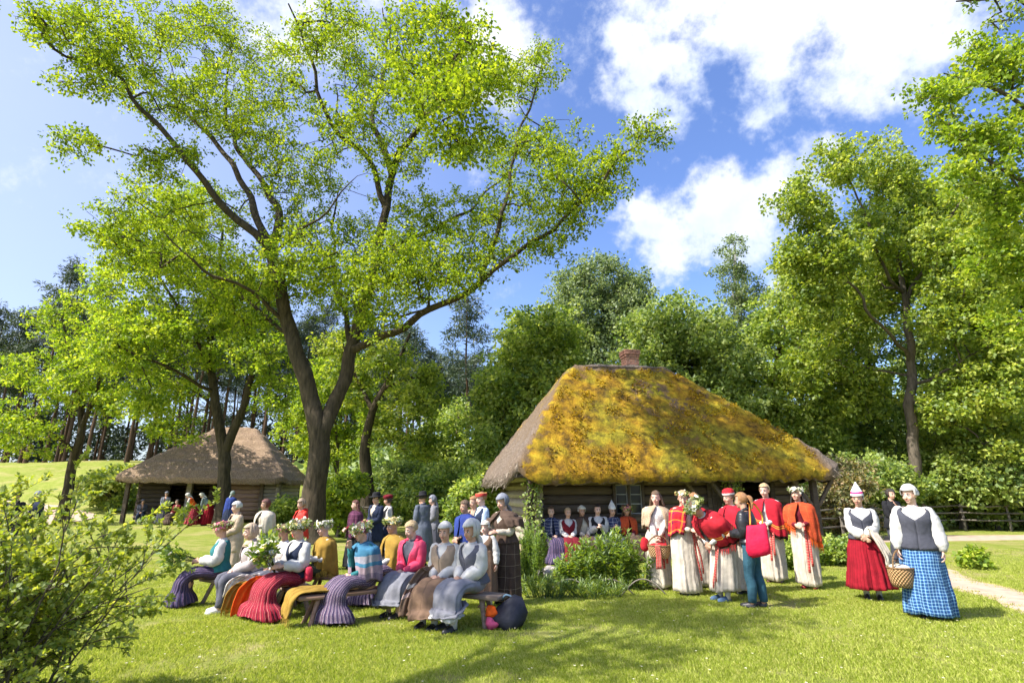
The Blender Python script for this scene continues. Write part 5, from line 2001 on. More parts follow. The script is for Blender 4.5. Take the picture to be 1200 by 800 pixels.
def hat(F, P, kind, m, m2=None):
    s = F.s
    C = lambda f, u: F.hc + (F.hf * f + F.hu * u) * s
    mb = MB()

    def stack(rows, mat=0, n=24, cap=True):
        th = np.arange(n) * 2 * math.pi / n
        rings = [C(f, u) + (np.outer(np.cos(th) * rx, F.hx) + np.outer(np.sin(th) * ry, -F.hf)) * s for f, u, rx, ry in rows]
        mb.loft(rings, mat, False, cap)
    if kind == 'brim':
        stack([(-.01, .055, .093, .108), (-.01, .050, .165, .180), (-.01, .062, .168, .183), (-.01, .066, .093, .108), (-.012, .12, .090, .104), (-.015, .158, .078, .092), (-.015, .166, .05, .06)])
    elif kind == 'pointed':
        stack([(-.015, .050, .094, .110), (-.018, .085, .0925, .107)], 0, cap=False)
        stack([(-.018, .085, .093, .1075), (-.022, .115, .084, .096)], 1, cap=False)
        stack([(-.022, .115, .083, .095), (-.030, .165, .058, .066), (-.042, .215, .030, .034), (-.055, .262, .006, .007)], 0)
    elif kind == 'cap':
        stack([(-.012, .046, .092, .108), (-.012, .075, .096, .112)], 1, cap=False)
        stack([(-.012, .075, .095, .111), (-.015, .125, .085, .10), (-.018, .150, .055, .065), (-.018, .156, .02, .02)], 0)
    elif kind == 'crown':
        stack([(-.010, .052, .096, .112), (-.012, .105, .103, .120), (-.012, .11, .095, .11), (-.012, .065, .09, .105)], 0, cap=False)
    elif kind == 'band':
        mb2 = shell(F, lambda x, f, u: .22 < u < .66 , r=(.0935, .110, .108), c=(0, -.012, .028))
        o = mb2.build('headband', m, P, solid=.006)
        return o
    elif kind == 'tam':
        stack([(-.01, .045, .094, .110), (-.015, .085, .125, .135), (-.015, .125, .115, .125), (-.018, .150, .06, .06)])
    return mb.build('hat', [m, m2 or m], P)


def sash(F, P, m, side=1, L=.62, x=.06):
    """woven sash: a belt and two ends hanging down the skirt"""
    mb = MB()
    s = F.s
    for h in (.10, .135):
        pass
    mb.loft([F.ring(h, .156 * F.fat + .022, .124 * F.fat + .022, 24) for h in (.095, .115, .14)], 0, False, False)
    for k, (dx, ln) in enumerate(((0, L), (.045, L * .86))):
        p0 = F.T(x + dx, .15 * F.fat, .11)
        pts = []
        for t in np.linspace(0, 1, 8):
            out_ = .02 + .15 * t ** .8
            pts.append(p0 + np.array([dx * .3 * t, -out_ * .62 + .02 * math.sin(t * 5 + k), -ln * t]) * s)
        mb.tube(pts, .021 * s, 6, 0, (0, 1, 0), .18)
    return mb.build('sash', m, P, solid=0)


COUNT = [0]


def person(label, px, Y, face, spec, h=1.66, py=None, pose='stand', lean=2, yaw=0, pitch=6, hands=None, fat=1.0, seat=.40, skin=None, vox=None, z=None, xy=None, curl=.75, group=None, stride=0.0, side_lean=0):
    """one person: body mesh with every garment as a child; face = degrees turned from facing the camera, negative to the left"""
    hands = hands or ('lap' if pose == 'sit' else 'clasp')
    if pose != 'sit' and not side_lean:
        side_lean = random.uniform(-3, 3)
    yaw += random.uniform(-7, 7)
    face += random.uniform(-4, 4)
    F = Fig(h, pose, lean, seat, yaw, pitch, hands, fat, stride, side_lean)
    F.curl = curl
    F.shawled = any(i[0] == 'shawl' for i in spec)
    COUNT[0] += 1
    sk = SKINS[COUNT[0] % 3] if skin is None else SKINS[skin]
    vox = vox or (0.009 if Y < 11.5 else 0.014)
    me = body_mesh(F, sk, vox)
    P = link('person', me)
    me.name = 'person'
    if xy is None:
        q = at(px, py or 610, Y)
        xy = (q.x, q.y)
    P.location = (*xy, terrain(*xy) if z is None else z)
    P.rotation_euler = (0, 0, R(face))
    tag(P, label, 'person', group)
    for it in spec:
        k, a = it[0], it[1:]
        kw = {}
        if a and isinstance(a[-1], dict):
            kw = a[-1]
            a = a[:-1]
        dict(blouse=blouse, vest=vest, jacket=jacket, skirt=skirt, trousers=trousers, shoes=shoes, shawl=shawl, hair=hair, scarf=headscarf, hood=hood_wrap, wreath=wreath, hat=hat, sash=sash)[k](F, P, *a, **kw)
    P['_f'] = 0
    del P['_f']
    F.obj = P
    F.M = Matrix.Translation(P.location) @ Matrix.Rotation(R(face), 4, 'Z')
    return F


def wpt(F, v):
    """figure point -> world"""
    return F.M @ Vector(tuple(v))

# ------------------------------------------------------------------ cloths in use
WHITE = cloth('white_linen', (0.53, 0.515, 0.49))
CREAM = cloth('cream_linen', (0.53, 0.47, 0.38))
OFFW = cloth('unbleached_wool', (0.66, 0.60, 0.50), 'stripe', [(0, (.53, .47, .385)), (.9, (.44, .37, .29))], 24)
EMB = cloth('embroidered_linen', (0.7, 0.67, 0.62), 'mottle', [(0, (.72, .68, .62)), (.56, (.40, .36, .36)), (.62, (.72, .68, .62))], 34)
TEAL = cloth('teal_wool', (0.03, 0.16, 0.17))
NAVY = cloth('navy_wool', (0.022, 0.030, 0.06))
BLACK = cloth('black_wool', (0.017, 0.017, 0.02))
CHAR = cloth('charcoal_wool', (0.06, 0.062, 0.08))
SLATE = cloth('slate_wool', (0.10, 0.115, 0.15))
GREYSK = cloth('grey_wool', (0.20, 0.20, 0.225))
DGREY = cloth('dark_grey_wool', (0.10, 0.10, 0.125))
BROWN = cloth('brown_wool', (0.17, 0.105, 0.068))
DBROWN = cloth('dark_brown_wool', (0.085, 0.055, 0.04))
TAUPE = cloth('taupe_wool', (0.30, 0.225, 0.165))
BEIGE = cloth('beige_coat', (0.44, 0.34, 0.245))
PINKGREY = cloth('pale_anorak', (0.46, 0.40, 0.385))
MUST = cloth('mustard_wool', (0.31, 0.19, 0.035))
MUSTF = cloth('mustard_fringe', (0.46, 0.30, 0.05))
REDW = cloth('red_wool', (0.42, 0.018, 0.026))
REDSH = cloth('red_shawl', (0.5, 0.02, 0.03), 'band', [(0, (.42, .018, .028)), (.60, (.62, .40, .03)), (.615, (.42, .018, .028)), (.66, (.70, .50, .05)), (.685, (.40, .012, .025)), (.70, (.42, .018, .028)), (.93, (.06, .01, .012))])
REDSH2 = cloth('crimson_shawl', (0.5, 0.02, 0.03), 'band', [(0, (.42, .016, .03)), (.70, (.66, .44, .06)), (.72, (.42, .016, .03)), (.75, (.66, .30, .05)), (.77, (.10, .02, .02)), (.785, (.42, .016, .03)), (.94, (.03, .01, .01))])
REDYEL = cloth('red_yellow_shawl', (0.5, 0.03, 0.03), 'check', [(0, (.50, .02, .03)), (.6, (.75, .33, .03)), (.74, (.42, .015, .06)), (.9, (.06, .015, .05))], 6, 3)
ORANGE = cloth('rust_shawl', (0.5, 0.09, 0.02), 'check', [(0, (.46, .065, .022)), (.86, (.60, .15, .03)), (.94, (.35, .03, .02))], 13, 7)
REDJ = cloth('red_jacket', (0.62, 0.035, 0.022), rough=.6)
PINKJ = cloth('pink_raincoat', (0.62, 0.055, 0.12), rough=.5)
CRIMSON = cloth('crimson_skirt', (0.36, 0.010, 0.018), 'stripe', [(0, (.25, .008, .018)), (.8, (.17, .004, .010))], 40)
REDSTR = cloth('red_striped_skirt', (0.4, 0.02, 0.03), 'stripe', [(0, (.28, .014, .028)), (.34, (.10, .015, .045)), (.46, (.30, .016, .028)), (.70, (.58, .30, .26)), (.76, (.28, .014, .028)), (.9, (.06, .010, .03))], 34)
PURSTR = cloth('purple_striped_skirt', (0.06, 0.04, 0.09), 'stripe', [(0, (.055, .035, .075)), (.42, (.34, .30, .34)), (.50, (.10, .04, .09)), (.72, (.42, .38, .40)), (.80, (.045, .035, .08))], 30)
NAVSTR = cloth('navy_striped_skirt', (0.05, 0.04, 0.08), 'stripe', [(0, (.05, .040, .085)), (.55, (.14, .07, .13)), (.72, (.22, .19, .25)), (.78, (.05, .04, .085))], 26)
BLUECH = cloth('blue_checked_skirt', (0.1, 0.2, 0.4), 'check', [(0, (.015, .06, .20)), (.42, (.27, .46, .64)), (.66, (.03, .15, .33)), (.84, (.008, .025, .10))], 42, 27)
PLAIDD = cloth('dark_plaid', (0.06, 0.04, 0.03), 'check', [(0, (.065, .042, .03)), (.88, (.26, .20, .14)), (.94, (.04, .028, .022))], 9, 6)
PLAIDP = cloth('plum_plaid', (0.06, 0.03, 0.05), 'check', [(0, (.075, .022, .05)), (.7, (.16, .05, .10)), (.9, (.03, .015, .03))], 10, 6)
PLAIDB = cloth('blue_white_plaid', (0.06, 0.07, 0.12), 'check', [(0, (.035, .045, .10)), (.72, (.45, .45, .50)), (.84, (.05, .05, .1))], 9, 6)
BEIGEPL = cloth('beige_patterned_shawl', (0.4, 0.3, 0.2), 'check', [(0, (.44, .34, .22)), (.55, (.27, .16, .10)), (.72, (.50, .42, .30)), (.88, (.20, .09, .06))], 18, 10)
BLUESH = cloth('blue_grey_shawl', (0.1, 0.2, 0.3), 'band', [(0, (.05, .17, .28)), (.35, (.30, .29, .33)), (.52, (.06, .19, .30)), (.62, (.34, .25, .28)), (.8, (.20, .15, .20))])
BRSTR = cloth('brown_striped_wrap', (0.17, 0.1, 0.07), 'band', [(0, (.19, .12, .08)), (.55, (.62, .55, .46)), (.62, (.15, .085, .06)), (.68, (.60, .42, .36)), (.74, (.19, .12, .08))])
COBALT = cloth('cobalt_shawl', (0.025, 0.045, 0.20))
LBLUE = cloth('light_blue_shirt', (0.40, 0.50, 0.66))
JEANS = cloth('teal_jeans', (0.03, 0.085, 0.12))
LEATHER = plain('black_leather', (0.022, 0.022, 0.026), 0.35, .2, 12, .5)
MAROON = cloth('maroon_wool', (0.15, 0.012, 0.02))
KNIT = cloth('white_knit', (0.66, 0.62, 0.52), 'band', [(0, (.66, .62, .52)), (.55, (.40, .34, .26)), (.6, (.66, .62, .52)), (.68, (.5, .43, .32)), (.72, (.66, .62, .52))])
GSCARF = cloth('grey_green_scarf', (0.25, 0.30, 0.29))
STEEL = cloth('steel_grey_scarf', (0.20, 0.21, 0.25))
HATW = cloth('white_felt', (0.74, 0.71, 0.68))
HATP = cloth('magenta_band', (0.50, 0.03, 0.17))
STRAWH = cloth('woven_red_cap', (0.55, 0.10, 0.05), 'band', [(0, (.45, .05, .04)), (.5, (.62, .35, .12))])
ORGCL = cloth('orange_cloth', (0.75, 0.11, 0.012))
SASHR = cloth('patterned_sash', (0.45, 0.05, 0.05), 'check', [(0, (.50, .05, .045)), (.5, (.60, .42, .30)), (.7, (.30, .02, .03))], 3, 16)
BLKSHOE = plain('black_shoe_leather', (0.02, 0.02, 0.022), 0.4, .1)
BRSHOE = plain('brown_shoe_leather', (0.11, 0.05, 0.035), 0.5, .1)
BLUSHOE = plain('blue_canvas_shoe', (0.06, 0.11, 0.19), 0.7, .1)
WHSHOE = plain('white_canvas_shoe', (0.66, 0.65, 0.62), 0.6, .05)
REDSHOE = plain('dark_red_shoe', (0.20, 0.02, 0.02), 0.5, .1)
H = HAIR

# ------------------------------------------------------------------ the seated group on the left
p1 = person('seated woman in a teal vest and pink flower wreath, leftmost on the front bench', 263, 9.5, -62, [
    ('blouse', WHITE, {'sl': (.075, .085, .075, .040)}), ('vest', TEAL), ('skirt', NAVSTR, {'seed': 1}), ('hair', 'bun', H['ginger']), ('wreath', (1, 1, 1, 0)), ('shoes', BLKSHOE)], 1.66, py=630, pose='sit', lean=2, hands='bouquet', yaw=-5)
p2 = person('seated woman in a pale grey-pink jacket and beige headscarf, trousers and white shoes', 300, 9.05, -48, [
    ('jacket', PINKGREY, {'h0': -.06}), ('trousers', DGREY), ('hood', BEIGE), ('shoes', WHSHOE)], 1.62, py=640, pose='sit', lean=8, yaw=-4)
p3 = person('seated woman in a wide white wreath and long red striped skirt holding a big bouquet', 352, 8.55, -38, [
    ('blouse', WHITE, {'sl': (.078, .088, .080, .042)}), ('vest', NAVY), ('skirt', REDSTR, {'seed': 2, 'flare': .44, 'pleats': 20}), ('hair', 'bun', H['brown']), ('wreath', (0, 0, 0, 3), {'size': 1.2, 'nl': 220, 'nf': 70}), ('shoes', BLKSHOE)], 1.68, py=640, pose='sit', lean=2, hands='bouquet', yaw=-12)
p3b = person('woman in a patterned blouse and wreath half hidden behind the bouquet', 336, 9.15, -40, [
    ('blouse', EMB), ('skirt', DGREY, {'seed': 3}), ('hair', 'bun', H['brown']), ('wreath', (0, 3, 1)), ('shoes', BLKSHOE)], 1.58, py=640, pose='sit', lean=4)
p4 = person('seated woman in mustard shawl and white wreath holding broad green leaves', 384, 9.7, -58, [
    ('blouse', WHITE), ('vest', TEAL), ('skirt', cloth('bottle_green_wool', (0.05, .055, .03)), {'seed': 4}), ('shawl', MUST, {'fringe': MUSTF, 'vback': .16, 'open1': .10}), ('hair', 'bun', H['grey']), ('wreath', (0, 0, 0)), ('shoes', BLKSHOE)], 1.64, py=630, pose='sit', lean=4, hands='bouquet')
p5 = person('seated woman with her chin on her hand, blue and grey shawl and purple striped skirt', 432, 8.15, -42, [
    ('blouse', TEAL), ('skirt', PURSTR, {'seed': 5, 'flare': .40}), ('shawl', BLUESH, {'drop': .05, 'vback': .12, 'open1': .09}), ('hair', 'bun', H['brown']), ('wreath', (1, 3, 0, 0), {'size': 1.15}), ('shoes', BLKSHOE)], 1.64, py=640, pose='sit', lean=10, hands='chin', pitch=16, yaw=-8)
p6 = person('seated woman in a yellow-white wreath and mustard shawl behind the pink raincoat', 464, 9.45, -44, [
    ('blouse', WHITE), ('skirt', PURSTR, {'seed': 6}), ('shawl', MUST, {'fringe': MUSTF, 'vback': .12, 'open1': .09}), ('hair', 'bun', H['blonde']), ('wreath', (3, 0, 0)), ('shoes', BLKSHOE)], 1.70, py=620, pose='sit', lean=3)
p7 = person('seated woman with short blonde hair in a bright pink raincoat and grey skirt', 486, 8.55, -24, [
    ('blouse', DGREY), ('skirt', GREYSK, {'seed': 7, 'flare': .27, 'hem': .24, 'pleats': 9, 'amp': .055}), ('jacket', PINKJ, {'open_': .12, 'hood': True, 'h0': -.05}), ('hair', 'short', H['blonde']), ('shoes', BLKSHOE)], 1.64, py=640, pose='sit', lean=6, pitch=16, yaw=-14)
p8 = person('seated woman in a white cap and brown vest with a striped wrap', 524, 7.85, -26, [
    ('blouse', WHITE, {'sl': (.072, .075, .066, .040)}), ('vest', TAUPE, {'g': .034, 'v': .10}), ('skirt', BROWN, {'seed': 8, 'flare': .25, 'pleats': 10, 'hem': .16, 'amp': .06}), ('scarf', WHITE, {'tail': False, 'knit': True}), ('hair', 'short', H['grey']), ('shoes', BLKSHOE, WHITE)], 1.62, py=640, pose='sit', lean=5, pitch=8, fat=1.12)
p9 = person('seated woman in a big white kerchief with grey skirt over white petticoat', 557, 7.65, -36, [
    ('blouse', WHITE, {'sl': (.080, .090, .080, .042)}), ('vest', DGREY, {'g': .030}), ('skirt', GREYSK, {'seed': 9, 'flare': .29, 'hem': .26, 'pleats': 12, 'amp': .07}), ('skirt', WHITE, {'seed': 10, 'flare': .255, 'hem': .17, 'name': 'petticoat', 'inset': .022}), ('scarf', WHITE, {'bulge': .03}), ('hair', 'short', H['grey']), ('shoes', BLKSHOE, WHITE)], 1.66, py=640, pose='sit', lean=6, pitch=10)

# ------------------------------------------------------------------ standing beside and behind them
p10 = person('small girl in a brown dress and white knitted cap, an arm round her shoulder', 570, 8.75, -28, [
    ('blouse', WHITE, {'sl': (.075, .075, .066, .046)}), ('skirt', BROWN, {'seed': 11, 'hem': .20, 'flare': .22, 'pleats': 9, 'waist': .26}), ('vest', BROWN, {'g': .02, 'h0': .1}), ('scarf', KNIT, {'tail': False, 'knit': True}), ('hair', 'short', H['blonde']), ('shoes', BRSHOE, CREAM)], 1.20, py=640, hands='side', pitch=4)
p11 = person('woman in grey headscarf and brown cape standing over the small girl', 593, 9.0, -46, [
    ('blouse', CREAM, {'sl': (.080, .080, .070, .042)}), ('vest', DBROWN, {'g': .03}), ('skirt', PLAIDD, {'seed': 12, 'flare': .24, 'pleats': 8}), ('shawl', DBROWN, {'drop': .28, 'vback': .05, 'open1': .2}), ('scarf', STEEL), ('hair', 'short', H['dark']), ('shoes', BLKSHOE)], 1.60, py=640, lean=5, hands='hug', pitch=14)
p12 = person('dark haired person wrapped in a cobalt blue shawl behind the white kerchief', 547, 10.3, -40, [
    ('blouse', NAVY), ('skirt', BROWN, {'seed': 13, 'flare': .28}), ('shawl', COBALT, {'drop': -.02, 'vback': .1}), ('hair', 'short', H['brown']), ('shoes', BLKSHOE)], 1.52, py=610)
p13 = person('man in a woven red cap, dark vest and light blue shirt beside the cottage wall', 566, 10.9, -60, [
    ('blouse', LBLUE, {'sl': (.072, .070, .060, .040)}), ('vest', NAVY), ('trousers', CHAR), ('hat', 'crown', STRAWH), ('hair', 'short', H['ginger']), ('shoes', BLKSHOE)], 1.66, py=610)
p13b = person('brown haired man half hidden behind the man in the woven red cap', 556, 11.4, -50, [
    ('jacket', TAUPE), ('trousers', CHAR), ('hair', 'short', H['ginger']), ('shoes', BLKSHOE)], 1.60, py=610)
p14 = person('man in black brimmed hat and long slate coat, hand to his face', 496, 14.5, -128, [
    ('jacket', SLATE, {'h0': -.05}), ('skirt', SLATE, {'name': 'coat_skirt', 'flare': .25, 'pleats': 5, 'amp': .03, 'hem': .14}), ('hat', 'brim', BLACK), ('hair', 'short', H['dark']), ('shoes', BLKSHOE)], 1.74, py=610, hands=((.20, .10, -.05), (-.06, .17, .50)))
p15 = person('woman in grey with a grey headscarf standing beyond the man in the long coat', 508, 15.6, -70, [
    ('jacket', GREYSK), ('skirt', DGREY, {'seed': 14, 'flare': .28}), ('hair', 'short', H['dark']), ('scarf', STEEL), ('shoes', BLKSHOE)], 1.66, py=610)
p16 = person('man in black hat and open dark coat over a pale shirt', 440, 15.0, -30, [
    ('blouse', CREAM), ('trousers', GREYSK), ('jacket', NAVY, {'h0': -.34, 'open_': .10}), ('hat', 'brim', BLACK), ('hair', 'short', H['dark']), ('shoes', BLKSHOE)], 1.76, py=610)
p17 = person('woman in a maroon tam and black vest with white sleeves beside the dark coat', 455, 15.5, -62, [
    ('blouse', WHITE, {'sl': (.08, .085, .075, .04)}), ('vest', BLACK), ('skirt', NAVY, {'seed': 15}), ('hat', 'tam', MAROON), ('hair', 'bob', H['dark']), ('shoes', BLKSHOE)], 1.70, py=610)
p18 = person('woman with dark red hair wrapped in a plum plaid shawl', 417, 14.4, -58, [
    ('blouse', MAROON), ('skirt', BLACK, {'seed': 16, 'flare': .26}), ('shawl', PLAIDP, {'drop': -.12, 'vback': .08}), ('hair', 'long', H['red']), ('shoes', BLKSHOE)], 1.62, py=610)
p19 = person('woman in a bright red jacket standing in front of the oak trunk', 353, 14.0, -42, [
    ('jacket', REDJ, {'sl': (.09, .088, .078, .052), 'hood': True, 'h0': -.14}), ('trousers', CHAR), ('scarf', TAUPE, {'tail': False}), ('hair', 'short', H['brown']), ('shoes', BLKSHOE)], 1.66, py=610, fat=1.2)
p20 = person('woman with dark red bobbed hair in a cream shawl and pale skirt', 310, 13.4, -26, [
    ('blouse', CREAM), ('skirt', CREAM, {'seed': 17, 'flare': .20, 'pleats': 9}), ('shawl', CREAM, {'drop': .05, 'vback': .06, 'open1': .2}), ('hair', 'bob', H['red']), ('shoes', BRSHOE)], 1.66, py=610, hands='waist', yaw=-16)
p21 = person('woman in a beige coat and white headscarf standing at the back left', 277, 12.6, -34, [
    ('jacket', BEIGE, {'h0': -.30}), ('skirt', BEIGE, {'seed': 18, 'flare': .22, 'pleats': 7, 'hem': .30}), ('scarf', WHITE, {'tail': False, 'knit': True}), ('hair', 'short', H['grey']), ('shoes', BRSHOE)], 1.60, py=610, yaw=-10)
p22 = person('person in long dark blue cape walking towards the far cottage', 268, 26.3, 165, [
    ('blouse', NAVY), ('skirt', NAVY, {'seed': 19, 'flare': .32}), ('shawl', COBALT, {'drop': -.35, 'vback': .08}), ('scarf', GSCARF), ('shoes', BLKSHOE)], 1.64, py=605, vox=.016)
p23 = person('woman in orange vest and white headscarf stooping at the far cottage', 224, 28.4, -70, [
    ('blouse', WHITE), ('vest', ORGCL), ('skirt', REDSTR, {'seed': 20}), ('scarf', WHITE), ('shoes', BLKSHOE)], 1.66, py=605, lean=34, hands='down', pitch=30, vox=.016)
p24 = person('woman in grey-green shirt and crimson skirt stooping at the far cottage', 241, 28.8, -76, [
    ('blouse', GSCARF), ('skirt', CRIMSON, {'seed': 21}), ('scarf', KNIT), ('shoes', BLKSHOE)], 1.70, py=605, lean=38, hands='down', pitch=34, vox=.016)
p25 = person('person in a grey coat and pale cap standing in the shade of the far cottage', 191, 29.6, 20, [
    ('jacket', STEEL), ('skirt', CHAR, {'seed': 22}), ('scarf', STEEL, {'tail': False, 'knit': True}), ('hair', 'short', H['dark']), ('shoes', BLKSHOE)], 1.62, py=605, vox=.016)
p26 = person('person in dark clothes and slate headscarf seated at the far cottage', 165, 30.0, 30, [
    ('jacket', CHAR), ('trousers', NAVY), ('scarf', SLATE), ('shoes', BLKSHOE)], 1.64, py=605, pose='sit', vox=.016)
p27 = person('person in a dark plaid skirt seated at the far cottage beside the stooping women', 206, 29.6, -10, [
    ('jacket', MAROON), ('skirt', PLAIDD, {'seed': 23}), ('hair', 'bob', H['dark']), ('shoes', BLKSHOE)], 1.62, py=605, pose='sit', vox=.016)
p28 = person('dark clothed person standing beyond the near bush at the left edge', 15, 15.0, 15, [
    ('jacket', BLACK), ('trousers', CHAR), ('hair', 'short', H['dark']), ('shoes', BLKSHOE)], 1.62, py=610, hands='side')
p29 = person('person in a dark coat and grey cap partly hidden by the near bush', 41, 15.4, -20, [
    ('jacket', NAVY), ('trousers', CHAR), ('scarf', STEEL, {'tail': False, 'knit': True}), ('hair', 'short', H['dark']), ('shoes', BLKSHOE)], 1.62, py=610)

# ------------------------------------------------------------------ on the bench along the cottage wall
MC = Matrix.Translation(O1) @ Matrix.Rotation(TH1, 4, 'Z')


def cl(x, y, z=0):
    return MC @ Vector((x, y, z))


WALL = [
    (1.12, 'person in a blue and white plaid shawl, leftmost on the bench by the cottage wall', [('blouse', NAVY), ('skirt', NAVSTR, {'seed': 30}), ('shawl', PLAIDB, {'drop': .1}), ('hair', 'short', H['brown']), ('shoes', BLKSHOE)], 'lap', 1.70, 1),
    (1.52, 'woman in a red bodice with white sleeves on the bench by the cottage wall', [('blouse', WHITE), ('vest', MAROON), ('skirt', MAROON, {'seed': 31}), ('hair', 'bun', H['blonde']), ('shoes', BLKSHOE)], 'lap', 1.62, -1),
    (1.90, 'woman in a pale cap and brown shawl on the bench by the cottage wall', [('blouse', CREAM), ('skirt', DBROWN, {'seed': 32}), ('shawl', DBROWN, {'drop': .15, 'open1': .2}), ('scarf', KNIT, {'tail': False, 'knit': True}), ('hair', 'short', H['brown']), ('shoes', BLKSHOE)], 'lap', 1.68, 1),
    (2.29, 'man in a black vest and white shirt sitting on the bench by the cottage wall', [('blouse', WHITE, {'sl': (.085, .085, .075, .045)}), ('vest', BLACK), ('trousers', CHAR), ('hair', 'short', H['dark']), ('shoes', BLKSHOE)], 'chest', 1.74, -1),
    (2.68, 'person in a pointed white hat and plaid shirt on the bench by the wall', [('blouse', PLAIDB), ('trousers', CHAR), ('hat', 'pointed', HATW, HATW), ('hair', 'short', H['brown']), ('shoes', BLKSHOE)], 'chest', 1.66, 0),
    (3.08, 'woman in flower wreath and rust shawl at the right end of the wall bench', [('blouse', MAROON), ('skirt', DBROWN, {'seed': 34}), ('shawl', ORANGE, {'drop': .1}), ('hair', 'long', H['brown']), ('wreath', (2, 3, 1)), ('shoes', BLKSHOE)], 'lap', 1.64, 1)]
for x, lb, spec, hd, hh, j in WALL:
    w = cl(x, 0.62 + .05 * j)
    person(lb, 0, 13, 10 + j * 6, spec, hh, pose='sit', seat=.43, hands=hd, xy=(w.x, w.y), yaw=-10 * j)

# ------------------------------------------------------------------ the standing group on the right
r1 = person('woman with long wavy hair in a beige patterned shawl carrying a basket', 770, 10.1, -8, [
    ('blouse', EMB), ('skirt', OFFW, {'seed': 40, 'flare': .185, 'pleats': 12}), ('shawl', BEIGEPL, {'drop': .16, 'vback': .1, 'open0': .06, 'open1': .2}), ('sash', SASHR), ('hair', 'long', H['brown']), ('shoes', BRSHOE)], 1.62, py=630, hands='basket', yaw=-24)
r2 = person('woman in an ivory dress with a red and yellow shawl facing the bowed woman', 801, 9.55, 24, [
    ('blouse', OFFW), ('skirt', OFFW, {'seed': 41, 'flare': .20, 'pleats': 14}), ('shawl', REDYEL, {'drop': .08, 'vback': .12, 'open0': .04, 'open1': .2}), ('sash', SASHR, {'L': .74}), ('hair', 'bun', H['blonde']), ('wreath', (0, 2, 3), {'size': .7, 'nl': 60, 'nf': 14}), ('shoes', BLKSHOE)], 1.62, py=630, hands='waist', yaw=-40, pitch=10)
r3 = person('woman in a red shawl with yellow stripes bowing her wreathed head', 842, 9.05, -74, [
    ('blouse', WHITE, {'sl': (.08, .085, .075, .042)}), ('skirt', OFFW, {'seed': 42, 'flare': .215, 'pleats': 13, 'hem': .16}), ('shawl', REDSH, {'drop': .04, 'vback': .24, 'open1': .08, 'bulk': 1.06, 'fringe': REDW}), ('sash', SASHR, {'L': .66}), ('hair', 'bun', H['brown']), ('wreath', (0, 0, 0, 3), {'size': 1.25}), ('shoes', BLUSHOE, WHITE)], 1.66, py=650, lean=46, hands='waist', pitch=44)
r4 = person('brown haired woman in a red shawl seen behind the bowed woman', 817, 10.3, -14, [
    ('blouse', WHITE), ('skirt', OFFW, {'seed': 43, 'flare': .2}), ('shawl', REDW, {'drop': .0}), ('hair', 'short', H['ginger']), ('shoes', BLKSHOE)], 1.58, py=630, pitch=14)
r5 = person('woman in a red hat with white band behind the black leather jacket', 861, 9.7, -66, [
    ('blouse', WHITE), ('skirt', OFFW, {'seed': 44, 'flare': .20}), ('shawl', REDSH2, {'drop': -.04, 'vback': .12}), ('hat', 'cap', REDW, HATW), ('hair', 'short', H['brown']), ('shoes', BLKSHOE)], 1.62, py=630)
r6 = person('woman in black leather jacket and teal jeans seen from behind, ginger ponytail', 879, 8.55, -128, [
    ('jacket', LEATHER, {'h0': .02, 'g': .03}), ('trousers', JEANS, {'wide': .98}), ('hair', 'ponytail', H['ginger']), ('shoes', BLKSHOE)], 1.58, py=640, lean=4, hands='waist', stride=.06)
r7 = person('tall woman with short blond hair in a crimson shawl with an orange stripe', 902, 10.8, -42, [
    ('blouse', WHITE), ('skirt', OFFW, {'seed': 45, 'flare': .185, 'pleats': 12}), ('shawl', REDSH2, {'drop': -.05, 'vback': .05, 'open1': .08, 'skew': -.12}), ('sash', SASHR), ('hair', 'short', H['blonde']), ('shoes', BRSHOE)], 1.74, py=620, yaw=-10)
r8 = person('dark haired woman in a white flower wreath and rust orange shawl', 942, 10.15, -36, [
    ('blouse', MAROON), ('skirt', OFFW, {'seed': 46, 'flare': .185, 'pleats': 11}), ('shawl', ORANGE, {'drop': .02, 'vback': .20, 'open1': .12, 'skew': -.17, 'fringe': ORGCL}), ('sash', SASHR, {'L': .72}), ('hair', 'long', H['dark']), ('wreath', (0, 0, 0), {'size': .85}), ('shoes', REDSHOE)], 1.67, py=630, hands='waist', yaw=-14, pitch=-4)
r9 = person('woman in a pointed white hat with a magenta band, dark vest and crimson skirt', 1014, 9.15, -26, [
    ('blouse', WHITE, {'sl': (.085, .092, .086, .043)}), ('vest', CHAR, {'v': .22}), ('skirt', CRIMSON, {'seed': 47, 'flare': .33, 'pleats': 19, 'hem': .17}), ('hat', 'pointed', HATW, HATP), ('hair', 'short', H['grey']), ('shoes', BLKSHOE, WHITE)], 1.60, py=640, hands='clasp', yaw=-22, fat=1.12)
r10 = person('woman in a white cap, charcoal vest and long blue checked skirt', 1077, 7.8, -34, [
    ('blouse', WHITE, {'sl': (.080, .086, .080, .043)}), ('vest', CHAR, {'v': .20, 'h0': -.04, 'g': .032}), ('skirt', BLUECH, {'seed': 48, 'flare': .25, 'pleats': 17, 'hem': .06}), ('scarf', WHITE, {'tail': False, 'knit': True}), ('hair', 'short', H['blonde']), ('shoes', BLKSHOE, WHITE)], 1.67, py=640, hands=((.25, .10, -.10), (-.24, .10, -.10)), yaw=-24, fat=1.14)
r11 = person('dark clothed person standing well behind the two women in white sleeves', 1045, 13.5, 10, [
    ('jacket', BLACK), ('trousers', CHAR), ('hair', 'bob', H['dark']), ('shoes', BLKSHOE)], 1.66, py=600)

# ================================================================== THINGS HELD, CARRIED AND STANDING ABOUT
M_PLANK = wood('bench_plank', (0.20, 0.14, 0.10), (0.46, 0.36, 0.28), (1, 12, 12))
M_PLANKR = wood('bench_plank_reddish', (0.24, 0.13, 0.09), (0.44, 0.29, 0.22), (1, 12, 12))
M_WICKER = None


